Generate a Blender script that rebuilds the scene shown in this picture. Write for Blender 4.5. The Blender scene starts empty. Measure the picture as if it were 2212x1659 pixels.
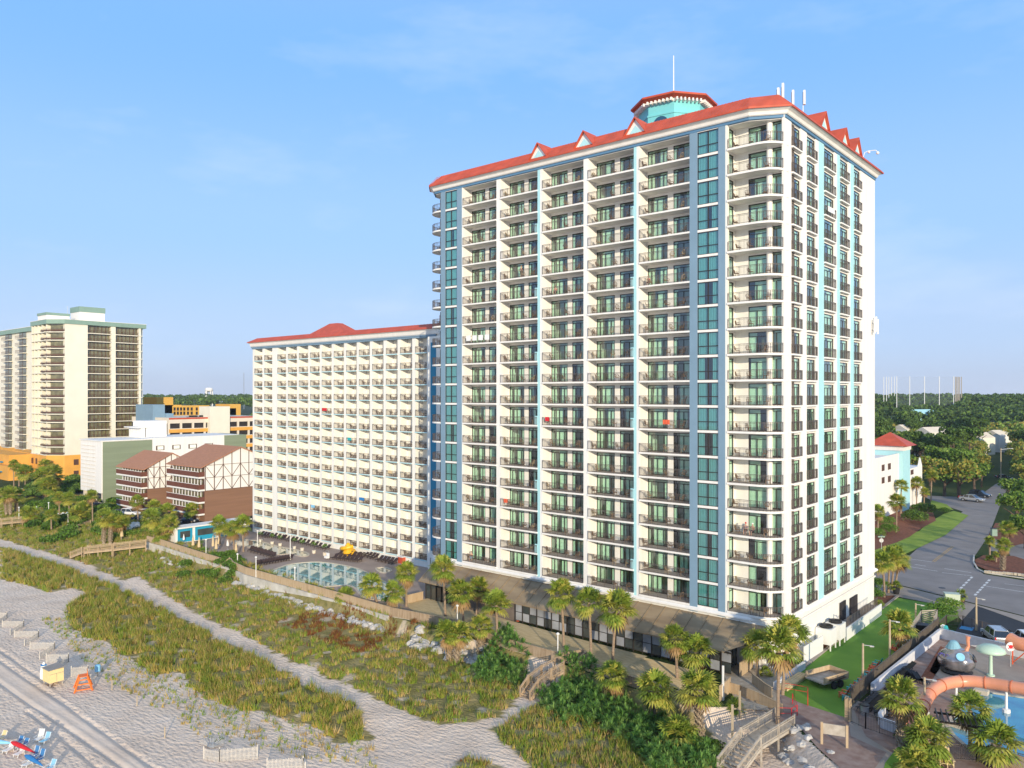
import bpy, math, random
from math import sin, cos, pi, radians, sqrt, floor, atan2, hypot
from mathutils import Vector, Matrix, noise
S = bpy.context.scene
COL = S.collection
R = random.Random(7)
# ---------------------------------------------------------------- view geometry (metres, Z up)
F, CX, HY, AZ, H = 1700., 1106., 853., radians(40.28), 30.
fw = (-sin(AZ), cos(AZ)); rt = (cos(AZ), sin(AZ))
def ray(x, y):
    k = (x-CX)/F
    return (fw[0]+k*rt[0], fw[1]+k*rt[1], -(y-HY)/F)
def P(x, y, z=0.):
    """ground point seen at a spot of the photograph (2212 wide) when the ground there is at height z"""
    d = ray(x, y); t = (z-H)/d[2]
    return (d[0]*t, d[1]*t)
def PY(x, y, Y):
    d = ray(x, y); t = Y/d[1]
    return (d[0]*t, H+d[2]*t)
def PX(x, y, X):
    d = ray(x, y); t = X/d[0]
    return (d[1]*t, H+d[2]*t)
def PP(pts, z=0.): return [P(x, y, z) for x, y in pts]
def depth(X, Y): return X*fw[0]+Y*fw[1]
# ---------------------------------------------------------------- mesh builder
class MB:
    def __init__(s): s.v = []; s.f = []; s.mi = []; s.M = None; s.m = 0
    def add(s, vs, fs):
        n = len(s.v)
        if s.M is not None: vs = [tuple(s.M @ Vector(v)) for v in vs]
        s.v += [tuple(v) for v in vs]
        s.f += [tuple(i+n for i in f) for f in fs]
        s.mi += [s.m]*len(fs)
    def box(s, x0, x1, y0, y1, z0, z1):
        s.add([(x0,y0,z0),(x1,y0,z0),(x1,y1,z0),(x0,y1,z0),(x0,y0,z1),(x1,y0,z1),(x1,y1,z1),(x0,y1,z1)],
              [(0,3,2,1),(4,5,6,7),(0,1,5,4),(1,2,6,5),(2,3,7,6),(3,0,4,7)])
    def rbox(s, c, size, rz=0., tilt=0.):
        x, y, z = size[0]/2, size[1]/2, size[2]/2
        M = Matrix.Translation(c) @ Matrix.Rotation(rz, 4, 'Z') @ Matrix.Rotation(tilt, 4, 'X')
        vs = [tuple(M @ Vector(v)) for v in [(-x,-y,-z),(x,-y,-z),(x,y,-z),(-x,y,-z),(-x,-y,z),(x,-y,z),(x,y,z),(-x,y,z)]]
        s.add(vs, [(0,3,2,1),(4,5,6,7),(0,1,5,4),(1,2,6,5),(2,3,7,6),(3,0,4,7)])
    def bar(s, a, b, w, h=None, up=(0,0,1)):
        h = h or w; a = Vector(a); b = Vector(b); d = (b-a).normalized(); u = Vector(up)
        if abs(d.dot(u)) > .98: u = Vector((1,0,0))
        r = d.cross(u).normalized(); u = r.cross(d)
        vs = []
        for p in (a, b):
            for i, j in ((-1,-1),(1,-1),(1,1),(-1,1)): vs.append(tuple(p + r*i*w/2 + u*j*h/2))
        s.add(vs, [(0,1,2,3),(7,6,5,4),(0,4,5,1),(1,5,6,2),(2,6,7,3),(3,7,4,0)])
    def tube(s, pts, rs, n=8, cap=True, closed=False):
        pts = [Vector(p) for p in pts]
        if not hasattr(rs, '__len__'): rs = [rs]*len(pts)
        vs = []; prev = None
        for i, p in enumerate(pts):
            a = pts[max(i-1, 0)]; b = pts[min(i+1, len(pts)-1)]
            d = (b-a).normalized()
            if prev is None:
                u = Vector((0,0,1)) if abs(d.z) < .9 else Vector((1,0,0))
                r = d.cross(u).normalized()
            else:
                r = (prev - d*prev.dot(d)).normalized()
            prev = r; q = d.cross(r)
            for k in range(n):
                t = 2*pi*k/n
                vs.append(tuple(p + (r*cos(t)+q*sin(t))*rs[i]))
        fs = []
        for i in range(len(pts)-1):
            for k in range(n):
                k2 = (k+1) % n
                fs.append((i*n+k, i*n+k2, (i+1)*n+k2, (i+1)*n+k))
        if cap:
            fs.append(tuple(range(n))[::-1]); fs.append(tuple((len(pts)-1)*n+k for k in range(n)))
        s.add(vs, fs)
    def cyl(s, x, y, z0, z1, r, r2=None, n=12): s.tube([(x,y,z0),(x,y,z1)], [r, r if r2 is None else r2], n)
    def lathe(s, prof, c=(0,0,0), n=16, ph=0.):
        vs = []
        for r, z in prof:
            for k in range(n):
                t = 2*pi*k/n+ph
                vs.append((c[0]+r*cos(t), c[1]+r*sin(t), c[2]+z))
        fs = []
        for i in range(len(prof)-1):
            for k in range(n):
                k2 = (k+1) % n
                fs.append((i*n+k, i*n+k2, (i+1)*n+k2, (i+1)*n+k))
        fs.append(tuple(range(n))[::-1]); fs.append(tuple((len(prof)-1)*n+k for k in range(n)))
        s.add(vs, fs)
    def prism(s, poly, z0, z1):
        a = sum(poly[i][0]*poly[(i+1) % len(poly)][1]-poly[(i+1) % len(poly)][0]*poly[i][1] for i in range(len(poly)))
        if a < 0: poly = poly[::-1]
        n = len(poly)
        vs = [(p[0],p[1],z0) for p in poly]+[(p[0],p[1],z1) for p in poly]
        s.add(vs, [tuple(range(n))[::-1], tuple(range(n,2*n))]+[(i,(i+1) % n,n+(i+1) % n,n+i) for i in range(n)])
    def quad(s, a, b, c, d): s.add([a,b,c,d], [(0,1,2,3)])
    def sheet(s, poly, z):
        a = sum(poly[i][0]*poly[(i+1) % len(poly)][1]-poly[(i+1) % len(poly)][0]*poly[i][1] for i in range(len(poly)))
        if a < 0: poly = poly[::-1]
        s.add([(p[0],p[1],z) for p in poly], [tuple(range(len(poly)))])
    def ellips(s, c, r, n=12, m=8):
        vs = []; fs = []
        for i in range(m+1):
            p = pi*i/m
            for k in range(n):
                t = 2*pi*k/n
                vs.append((c[0]+r[0]*sin(p)*cos(t), c[1]+r[1]*sin(p)*sin(t), c[2]-r[2]*cos(p)))
        for i in range(m):
            for k in range(n):
                k2 = (k+1) % n
                fs.append((i*n+k, i*n+k2, (i+1)*n+k2, (i+1)*n+k))
        s.add(vs, fs)
    def mesh(s, name, mats, smooth=False):
        me = bpy.data.meshes.new(name)
        me.from_pydata(s.v, [], s.f)
        if not isinstance(mats, (list, tuple)): mats = [mats]
        for m in mats: me.materials.append(m)
        if len(mats) > 1: me.polygons.foreach_set('material_index', s.mi)
        if smooth: me.polygons.foreach_set('use_smooth', [True]*len(s.f))
        me.update()
        return me
    def build(s, name, mats, parent=None, smooth=False, loc=None):
        return place(s.mesh(name, mats, smooth), name, parent, loc)
def place(me, name, parent=None, loc=None, rz=0., sc=None):
    o = bpy.data.objects.new(name, me); COL.objects.link(o)
    if parent: o.parent = parent
    if loc: o.location = loc
    if rz: o.rotation_euler = (0, 0, rz)
    if sc: o.scale = (sc, sc, sc) if not hasattr(sc, '__len__') else sc
    return o
def tag(o, label=None, cat=None, group=None, kind=None):
    if label: o['label'] = label
    if cat: o['category'] = cat
    if group: o['group'] = group
    if kind: o['kind'] = kind
    return o
def empty(name, loc, label, cat, group=None, rz=0.):
    o = bpy.data.objects.new(name, None); COL.objects.link(o)
    o.location = loc; o.rotation_euler = (0,0,rz); o.empty_display_size = .3
    return tag(o, label, cat, group)
def copy_tree(o, parent=None):
    c = o.copy(); COL.objects.link(c)
    if parent: c.parent = parent
    for ch in list(o.children): copy_tree(ch, c)
    return c
def relabel(o, label, group=None):
    o['label'] = label
    if group: o['group'] = group
    return o
ORD = ['zeroth','first','second','third','fourth','fifth','sixth','seventh','eighth','ninth','tenth','eleventh','twelfth','thirteenth','fourteenth','fifteenth','sixteenth','seventeenth','eighteenth','nineteenth','twentieth']
# ---------------------------------------------------------------- materials
def lin(c): return tuple(((x/12.92) if x <= .04045 else ((x+.055)/1.055)**2.4) for x in c)
MATS = {}
def mat(name, col, rough=.7, var=.12, scale=1.5, bump=0., bscale=20., metal=0., col2=None, stretch=None, spec=.4, emit=None, detail=4):
    m = bpy.data.materials.new(name); m.use_nodes = True
    nt = m.node_tree; N = nt.nodes; L = nt.links; b = N['Principled BSDF']
    b.inputs['Roughness'].default_value = rough; b.inputs['Metallic'].default_value = metal
    b.inputs['Specular IOR Level'].default_value = spec
    c = tuple(col)+(1,)
    if var or col2:
        tc = N.new('ShaderNodeTexCoord'); no = N.new('ShaderNodeTexNoise'); no.inputs['Scale'].default_value = scale; no.inputs['Detail'].default_value = detail
        src = tc.outputs['Object']
        geo = N.new('ShaderNodeNewGeometry'); src = geo.outputs['Position']
        if stretch:
            mp = N.new('ShaderNodeMapping'); mp.inputs['Scale'].default_value = stretch; L.new(src, mp.inputs['Vector']); src = mp.outputs[0]
        L.new(src, no.inputs['Vector'])
        rp = N.new('ShaderNodeValToRGB'); rp.color_ramp.elements[0].position = .3; rp.color_ramp.elements[1].position = .7
        c2 = tuple(col2) if col2 else tuple(min(1, x*(1+var)) for x in col)
        c1 = tuple(col) if col2 else tuple(x*(1-var) for x in col)
        rp.color_ramp.elements[0].color = c1+(1,); rp.color_ramp.elements[1].color = c2+(1,)
        L.new(no.outputs['Fac'], rp.inputs['Fac']); L.new(rp.outputs[0], b.inputs['Base Color'])
    else:
        b.inputs['Base Color'].default_value = c
    if bump:
        geo2 = N.new('ShaderNodeNewGeometry'); n2 = N.new('ShaderNodeTexNoise'); n2.inputs['Scale'].default_value = bscale; n2.inputs['Detail'].default_value = 3
        L.new(geo2.outputs['Position'], n2.inputs['Vector'])
        bp = N.new('ShaderNodeBump'); bp.inputs['Strength'].default_value = min(1, bump); bp.inputs['Distance'].default_value = .05
        L.new(n2.outputs['Fac'], bp.inputs['Height']); L.new(bp.outputs[0], b.inputs['Normal'])
    MATS[name] = m
    return m
M = {}
M['cream'] = mat('cream_stucco', (.80,.78,.715), .8, .05, .9, .05, 8, stretch=(1.6,1.6,.12))
M['white'] = mat('white_stucco', (.80,.775,.73), .75, .05, .9, .05, 8, stretch=(1.6,1.6,.12))
M['soffit'] = mat('balcony_slab_concrete', (.74,.71,.66), .8, .04, .6)
M['deckfloor'] = mat('balcony_floor', (.42,.37,.33), .8, .1, 1.)
M['teal'] = mat('turquoise_paint', (.40,.68,.72), .7, .04, .5)
M['slate'] = mat('blue_grey_paint', (.19,.295,.39), .7, .05, .5)
M['navy'] = mat('blue_trim', (.10,.22,.36), .6, .05, .5)
M['bluewall'] = mat('deep_blue_wall', (.03,.22,.36), .7, .05, .5)
M['rail'] = mat('dark_bronze_metal', (.105,.085,.075), .5, 0, spec=.5)
M['frame'] = mat('dark_window_frame', (.035,.028,.022), .5, 0)
M['curtain'] = mat('pale_curtain', (.88,.90,.78), .9, .05, 3.)
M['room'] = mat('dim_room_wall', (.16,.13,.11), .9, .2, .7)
M['redroof'] = mat('red_metal_roof', (.50,.085,.04), .55, .16, .8)
M['wicker'] = mat('brown_wicker', (.24,.16,.10), .8, .2, 8)
M['wicker2'] = mat('tan_wicker', (.42,.32,.19), .8, .2, 8)
M['wht'] = mat('white_plastic', (.78,.78,.76), .5, 0)
M['steel'] = mat('galvanised_metal', (.45,.46,.47), .4, .1, 3, metal=.6)
M['black'] = mat('black_plastic', (.02,.02,.022), .5, 0)
def glass(name, tint, refl=.10, gcol=(.9,.95,1)):
    m = bpy.data.materials.new(name); m.use_nodes = True; nt = m.node_tree; N = nt.nodes; L = nt.links
    N.remove(N['Principled BSDF']); out = N['Material Output']
    tr = N.new('ShaderNodeBsdfTransparent'); tr.inputs[0].default_value = tuple(tint)+(1,)
    gl = N.new('ShaderNodeBsdfGlossy'); gl.inputs['Roughness'].default_value = .03; gl.inputs[0].default_value = tuple(gcol)+(1,)
    geo = N.new('ShaderNodeNewGeometry'); no = N.new('ShaderNodeTexNoise'); no.inputs['Scale'].default_value = .6
    L.new(geo.outputs['Position'], no.inputs['Vector']); bp = N.new('ShaderNodeBump'); bp.inputs['Strength'].default_value = .12; bp.inputs['Distance'].default_value = .05
    L.new(no.outputs['Fac'], bp.inputs['Height']); L.new(bp.outputs[0], gl.inputs['Normal'])
    dt = N.new('ShaderNodeVectorMath'); dt.operation = 'DOT_PRODUCT'; L.new(geo.outputs['Normal'], dt.inputs[0]); L.new(geo.outputs['Incoming'], dt.inputs[1])
    ab = N.new('ShaderNodeMath'); ab.operation = 'ABSOLUTE'; L.new(dt.outputs['Value'], ab.inputs[0])
    om = N.new('ShaderNodeMath'); om.operation = 'SUBTRACT'; om.inputs[0].default_value = 1.; om.use_clamp = True; L.new(ab.outputs[0], om.inputs[1])
    fr = N.new('ShaderNodeMath'); fr.operation = 'POWER'; fr.inputs[1].default_value = 4.; L.new(om.outputs[0], fr.inputs[0])
    ad = N.new('ShaderNodeMath'); ad.operation = 'ADD'; ad.inputs[1].default_value = refl; ad.use_clamp = True
    mx = N.new('ShaderNodeMixShader')
    L.new(fr.outputs[0], ad.inputs[0]); L.new(ad.outputs[0], mx.inputs[0]); L.new(tr.outputs[0], mx.inputs[1]); L.new(gl.outputs[0], mx.inputs[2]); L.new(mx.outputs[0], out.inputs['Surface'])
    MATS[name] = m
    return m
M['glass'] = glass('green_tinted_glass', (.64,.84,.75), .14)
M['glass2'] = glass('blue_tinted_glass', (.28,.53,.57), .15)
# ---------------------------------------------------------------- camera, sun, sky
cam = bpy.data.cameras.new('camera'); cam.sensor_width = 36; cam.lens = F/2212*36; cam.shift_y = (HY-829.5)/2212; cam.clip_end = 20000; cam.clip_start = .5
co = bpy.data.objects.new('camera', cam); COL.objects.link(co); co.location = (0,0,H); co.rotation_euler = (pi/2, 0, AZ); S.camera = co
SUN_H = Vector((.80,-.60)).normalized(); EL = radians(12)
sv = Vector((SUN_H.x*cos(EL), SUN_H.y*cos(EL), sin(EL)))
sl = bpy.data.lights.new('sun', 'SUN'); sl.energy = 4.3; sl.angle = radians(.5); sl.color = (1., .86, .64)
so = bpy.data.objects.new('sun', sl); COL.objects.link(so); so.rotation_euler = sv.to_track_quat('Z','Y').to_euler(); so.location = (60,-60,90)
W = bpy.data.worlds.new('World'); S.world = W; W.use_nodes = True
nt = W.node_tree; N = nt.nodes; L = nt.links; bg = N['Background']
sky = N.new('ShaderNodeTexSky'); sky.sky_type = 'NISHITA'; sky.sun_disc = False; sky.sun_elevation = EL; sky.sun_rotation = atan2(SUN_H.x, SUN_H.y)
sky.altitude = 0; sky.air_density = 1.; sky.dust_density = .3; sky.ozone_density = 3.
tc = N.new('ShaderNodeTexCoord'); sp = N.new('ShaderNodeSeparateXYZ'); L.new(tc.outputs['Generated'], sp.inputs[0])
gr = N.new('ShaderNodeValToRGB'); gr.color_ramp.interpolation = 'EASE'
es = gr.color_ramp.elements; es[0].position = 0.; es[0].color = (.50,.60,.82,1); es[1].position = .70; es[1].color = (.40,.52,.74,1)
for p_, c_ in ((.07,(.45,.60,.88)),(.2,(.35,.58,.96)),(.40,(.225,.49,1.)),(.50,(.27,.50,.92))):  # upper stops, out of view, are greyed to make the skylight less blue
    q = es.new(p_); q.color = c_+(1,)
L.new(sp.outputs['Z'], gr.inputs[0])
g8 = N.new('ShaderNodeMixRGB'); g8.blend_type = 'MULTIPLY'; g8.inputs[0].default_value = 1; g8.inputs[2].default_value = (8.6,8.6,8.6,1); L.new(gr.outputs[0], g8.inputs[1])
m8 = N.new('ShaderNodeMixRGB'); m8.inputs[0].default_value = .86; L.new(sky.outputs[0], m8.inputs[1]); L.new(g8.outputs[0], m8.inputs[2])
mp = N.new('ShaderNodeMapping'); mp.inputs['Scale'].default_value = (1.0,1.0,3.2); mp.inputs['Rotation'].default_value = (.55,.35,.5)
cn = N.new('ShaderNodeTexNoise'); cn.inputs['Scale'].default_value = 2.2; cn.inputs['Detail'].default_value = 6; cn.inputs['Roughness'].default_value = .6
cr = N.new('ShaderNodeValToRGB'); cr.color_ramp.elements[0].position = .52; cr.color_ramp.elements[1].position = .85
cr.color_ramp.elements[0].color = (0,0,0,1); cr.color_ramp.elements[1].color = (.45,.45,.45,1)
mx = N.new('ShaderNodeMixRGB'); mx.inputs[2].default_value = (6.6,7.2,8.3,1)
L.new(tc.outputs['Generated'], mp.inputs[0]); L.new(mp.outputs[0], cn.inputs['Vector']); L.new(cn.outputs['Fac'], cr.inputs[0])
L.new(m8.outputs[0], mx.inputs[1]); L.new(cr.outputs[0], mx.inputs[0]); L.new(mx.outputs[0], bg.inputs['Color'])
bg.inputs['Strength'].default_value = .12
S.view_settings.view_transform = 'Standard'; S.view_settings.look = 'None'; S.view_settings.exposure = .22; S.view_settings.gamma = 1
S.view_settings.use_curve_mapping = False
S.render.resolution_x = 1024; S.render.resolution_y = 768
S.render.engine = 'CYCLES'
S.cycles.max_bounces = 6; S.cycles.transparent_max_bounces = 12; S.cycles.sample_clamp_indirect = 4
# ================================================================ railing / door / furniture templates
def rail_line(mb, pts, z, h=1.05, sp=.14, n_ring=0, w=.045):
    """metal railing along a polyline of (x, y)"""
    for i in range(len(pts)-1):
        a = Vector((pts[i][0], pts[i][1], 0)); b = Vector((pts[i+1][0], pts[i+1][1], 0)); Ln = (b-a).length; d = (b-a)/Ln
        mb.bar((a.x,a.y,z+h), (b.x,b.y,z+h), w*1.3, w)
        mb.bar((a.x,a.y,z+h-.14), (b.x,b.y,z+h-.14), w*.7, w*.6)
        mb.bar((a.x,a.y,z+.08), (b.x,b.y,z+.08), w*.8, w*.8)
        k = max(1, int(Ln/sp))
        for j in range(k+1):
            p = a+d*(Ln*j/k); big = (j % max(1, int(1.3/sp)) == 0)
            ww = w*1.1 if big else .022
            mb.bar((p.x,p.y,z+.0 if big else z+.08), (p.x,p.y,z+h-.02), ww if big else .017)
def fold_sheet(mb, x0, x1, y, z0, z1, axis='x', pitch=.14, amp=.035):
    n = max(2, int((x1-x0)/pitch*2)); vs = []
    for i in range(n+1):
        t = x0+(x1-x0)*i/n; o = amp if i % 2 else -amp
        for z in (z0, z1): vs.append((t, y+o, z) if axis == 'x' else (y+o, t, z))
    mb.add(vs, [(2*i, 2*i+2, 2*i+3, 2*i+1) for i in range(n)])
def door_unit(D, x0, x1, y, z0, z1, var, axis='x', transom=.36, s=1.):
    """sliding glass door or window in a wall plane y; D = dict frame/glass/curtain of MBs; s = inward direction sign"""
    fr, gl, cu = D['frame'], D['glass'], D['curtain']
    def B(mb, a, b, ya, yb, c, d):
        ya, yb = (ya, yb) if ya < yb else (yb, ya)
        if axis == 'x': mb.box(a, b, ya, yb, c, d)
        else: mb.box(ya, yb, a, b, c, d)
    t = .07
    B(fr, x0, x0+t, y, y+.10*s, z0, z1); B(fr, x1-t, x1, y, y+.10*s, z0, z1)
    B(fr, x0+t, x1-t, y, y+.10*s, z1-t, z1); B(fr, x0+t, x1-t, y, y+.10*s, z0, z0+t)
    wd = x1-x0
    if transom: B(fr, x0+t, x1-t, y+.01*s, y+.09*s, z1-transom-.03, z1-transom+.03)
    if wd > 2.6: ms = [x0+wd*.2, x0+wd*.5, x0+wd*.8]
    elif wd > 1.2: ms = [x0+wd*.42]
    else: ms = []
    for q in ms: B(fr, q-.04, q+.04, y+.012*s, y+.088*s, z0+t, z1-transom-.03 if transom else z1-t)
    yy = y+.05*s
    if axis == 'x': gl.quad((x0+.03,yy,z0+.03),(x1-.03,yy,z0+.03),(x1-.03,yy,z1-.03),(x0+.03,yy,z1-.03))
    else: gl.quad((yy,x0+.03,z0+.03),(yy,x1-.03,z0+.03),(yy,x1-.03,z1-.03),(yy,x0+.03,z1-.03))
    yc = y+.18*s
    if wd > 2.6:
        w = [(.02,.2,.5,.8),(.02,.3,.62,.98),(.02,.2,.84,.98),(.3,.5,.5,.8),(.02,.2,.3,.66)][var % 5]
        fold_sheet(cu, x0+wd*w[0], x0+wd*w[1], yc, z0+.05, z1-.1, axis); fold_sheet(cu, x0+wd*w[2], x0+wd*w[3], yc, z0+.05, z1-.1, axis)
    else:
        w = [(.02,.55),(.02,.98),(.3,.98),(.02,.4),(.1,.9)][var % 5]
        fold_sheet(cu, x0+wd*w[0], x0+wd*w[1], yc, z0+.05, z1-.1, axis)
def DD(): return {'frame': MB(), 'glass': MB(), 'curtain': MB()}
def door_meshes(name, *a, **k):
    D = DD(); door_unit(D, *a, **k); gm = k.get('gm', None)
    return D['frame'].mesh(name, M['frame']), D['glass'].mesh('glass', M['glass']), D['curtain'].mesh('curtain', M['curtain'])
def place_door(ms, name, parent, loc, gmat=None):
    o = place(ms[0], name, parent, loc)
    place(ms[1], 'glass', o); place(ms[2], 'curtain', o)
    return o
def build_stuff_doors(D, name, parent, gmat='glass'):
    if not D['frame'].v: return
    o = D['frame'].build(name, M['frame'], parent); tag(o, kind='stuff')
    tag(D['glass'].build('glass', M[gmat], o), kind='stuff'); tag(D['curtain'].build('curtain', M['curtain'], o), kind='stuff')
# balcony chair: round-back wicker arm chair, and round table
def chair_mb():
    mb = MB()
    mb.lathe([(.23,.40),(.26,.42),(.26,.46),(.22,.47)], n=10)
    for sx, sy in ((-1,-1),(1,-1),(-1,1),(1,1)): mb.bar((sx*.22,sy*.2,.0),(sx*.19,sy*.17,.42),.035)
    pts = []
    for k in range(9):
        t = pi*k/8; pts.append((.28*cos(t), .22+.10*sin(t), .62+.32*sin(t)))
    mb.tube([(.27,-.18,.62)]+pts+[(-.27,-.18,.62)], .026, 5)
    for k in range(1, 8):
        t = pi*k/8; mb.bar((.23*cos(t)*.9, .2, .45), (.28*cos(t), .22+.1*sin(t), .62+.32*sin(t)), .028)
    for sx in (-1, 1): mb.bar((sx*.27,-.18,.62),(sx*.23,-.18,.42),.03)
    return mb
chair_me = [chair_mb().mesh('wicker_chair', M['wicker']), chair_mb().mesh('wicker_chair', M['wicker2'])]
def table_mb():
    mb = MB(); mb.lathe([(.32,.50),(.34,.51),(.34,.54),(.32,.55)], n=14); mb.cyl(0,0,.03,.5,.03,n=6)
    for k in range(3): mb.bar((0,0,.06),(.28*cos(k*2.1),.28*sin(k*2.1),.0),.03)
    return mb
table_me = table_mb().mesh('balcony_table', M['wicker'])
stuff_chairs = MB()
def add_stuff_chair(x, y, z, rz):
    # compact version of the same chair
    stuff_chairs.M = Matrix.Translation((x,y,z)) @ Matrix.Rotation(rz, 4, 'Z')
    stuff_chairs.box(-.24,.24,-.22,.22,.40,.46)
    for sx, sy in ((-1,-1),(1,-1),(-1,1),(1,1)): stuff_chairs.bar((sx*.22,sy*.2,0),(sx*.2,sy*.18,.4),.035)
    for i in range(5): stuff_chairs.bar((-.2+.1*i,.22,.46),(-.22+.11*i,.3,.9-.03*abs(i-2)**2),.045,.02)
    stuff_chairs.bar((-.24,.3,.84),(.24,.3,.84),.03); stuff_chairs.bar((-.26,-.2,.62),(-.26,.28,.62),.03); stuff_chairs.bar((.26,-.2,.62),(.26,.28,.62),.03)
    stuff_chairs.M = None
nchair = [0]
def put_chair(x, y, z, rz, label):
    if nchair[0] < 300:
        nchair[0] += 1
        o = place(chair_me[R.random() < .3], 'balcony_chair', None, (x,y,z), rz)
        tag(o, label, 'chair', 'chairs on the hotel balconies')
    else: add_stuff_chair(x, y, z, rz)
# ================================================================ the tall hotel tower
Z0, FH, NF = 5.8, 2.88, 19
ZT = Z0+FH*NF
T = empty('hotel_tower', (-60,90,0), 'tall white hotel tower with red metal roof, turquoise piers and curved corner balconies', 'building')
def tb(mb, name, m, parent=None, smooth=False):
    o = mb.build(name, m, parent or T, smooth)
    if parent is None: o.location = (60,-90,0)
    return o
def tp(me, name, loc=(0,0,0), parent=None):   # part at world coords under T
    return place(me, name, T, (loc[0]+60, loc[1]-90, loc[2]))
YF, YB, XS = 83.1, 84.95, -32.8
BAYS = [(-79.83,-73.3),(-72.52,-65.9),(-65.08,-58.38),(-57.69,-50.88),(-50.11,-43.34)]
wall = MB()
# base storey and cores
wall.prism([(-87,85),(-87,118),(-32.9,118),(-32.9,85.3),(-34.5,83.4),(-38.9,83.2),(-84.4,83.2)], -.5, Z0-.8)
wall.box(-87,-39.0,86.6,117.9,Z0-.8,ZT+.3)           # core block behind rooms
wall.box(-39.0,-34.8,88.0,117.9,Z0-.8,ZT+.3)
DOORS = []
for bi, (a, b) in enumerate(BAYS):
    w = b-a
    d1 = (a+.08, a+w*.42); d2 = (a+w*.535, b-.45)
    DOORS.append((d1, d2))
    for (p, q) in ((a, d1[0]), (d1[1], d2[0]), (d2[1], b)): wall.box(p, q, YB, YB+.2, Z0-.2, ZT)
    for f in range(NF):
        z = Z0+FH*f
        for (p, q) in (d1, d2): wall.box(p, q, YB, YB+.2, z+2.36, z+FH-.22)
tb(wall, 'wall', M['cream'])
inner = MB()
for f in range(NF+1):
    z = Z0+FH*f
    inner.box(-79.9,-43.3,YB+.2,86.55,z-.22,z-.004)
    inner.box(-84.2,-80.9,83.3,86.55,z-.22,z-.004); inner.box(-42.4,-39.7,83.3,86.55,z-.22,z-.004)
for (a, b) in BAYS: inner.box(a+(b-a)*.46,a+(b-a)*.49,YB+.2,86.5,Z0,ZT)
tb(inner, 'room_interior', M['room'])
# piers of the front
def pier(a, b, m, y0=YF, y1=86.6, z0=Z0-.8, z1=ZT+.3, off=0):
    mb = MB(); mb.box(a, b, y0-off, y1, z0, z1); return tb(mb, 'pier', M[m])
tealx = [(-65.9,-65.08),(-50.88,-50.11)]
pier(-73.3,-72.52,'white'); pier(-58.38,-57.69,'white'); pier(-79.98-.1,-79.83,'white',off=.05)
for (a, b) in tealx:
    mb = MB(); mb.m = 1; mb.box(a, b-.38, YF-.02, YF+.5, Z0-.8, ZT+.3); mb.m = 0; mb.box(b-.38, b, YF-.02, YF+.5, Z0-.8, ZT+.3); mb.box(a, b, YF+.5, 86.6, Z0-.8, ZT+.3)
    # stepped blocks that hide the rail ends on some floors
    for f in range(NF):
        if f % 6 in (1, 4):
            mb.m = 1; mb.box(a-.45, a, YF-.06, YF+.14, Z0+FH*f-.25, Z0+FH*f+1.2)
    tb(mb, 'pier', [M['white'], M['teal']])
for (a, b) in ((-73.3,-72.52),(-58.38,-57.69)):
    for f in range(NF):
        if f % 6 in (0, 3): mb = MB(); mb.box(b, b+.4, YF-.06, YF+.14, Z0+FH*f-.25, Z0+FH*f+1.2); tb(mb, 'rail_end_block', M['white'])
# slate pilasters round the window strips
for (a, b) in ((-84.35,-83.41),(-80.98,-79.98),(-43.34,-42.36),(-39.76,-38.93)):
    mb = MB(); mb.box(a, b, YF-.09, 86.6, Z0-.8, ZT-.22); tb(mb, 'pilaster', M['slate'])
# window strips: one window per floor, spandrel between
for (a, b), nm in (((-83.41,-80.98),'l'), ((-42.36,-39.76),'r')):
    sp = MB(); sp.box(0, b-a, 0, .22, -.30, -.02); sp = sp.mesh('spandrel', M['white'])
    for f in range(NF+1): tp(sp, 'spandrel', (a, YF-.02, Z0+FH*f))
    var = []
    for v in range(5):
        D = DD(); zz = 0
        x0, x1 = 0, b-a; h = FH-.30
        fr, gl, cu = D['frame'], D['glass'], D['curtain']
        for (p, q, c, d) in ((0,.06,0,h),(x1-.06,x1,0,h),(.06,x1-.06,h-.06,h),(.06,x1-.06,0,.06),(x1/2-.05,x1/2+.05,.06,h-.06)): fr.box(p, q, 0, .1, c, d)
        fr.box(.06,x1/2-.05,.01,.09,h*.37,h*.37+.08); fr.box(x1/2+.05,x1-.06,.01,.09,h*.37,h*.37+.08)
        gl.quad((.03,.05,.03),(x1-.03,.05,.03),(x1-.03,.05,h-.03),(.03,.05,h-.03))
        c = [((.03,.49),(.52,.97)),((.03,.3),(.7,.97)),((.02,.98),),((.03,.49),(.66,.98)),((.03,.18),(.85,.97))][v]
        for (p, q) in c: fold_sheet(cu, x1*p, x1*q, .2, .02, h-.05, pitch=.2)
        var.append((fr.mesh('window', M['frame']), gl.mesh('glass', M['glass2']), cu.mesh('curtain', M['curtain'])))
    for f in range(NF):
        place_door(var[R.choice([0,0,1,2,2,3,3,4])], 'window', T, (a+60, YF+.0-90, Z0+FH*f-.02))
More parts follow.
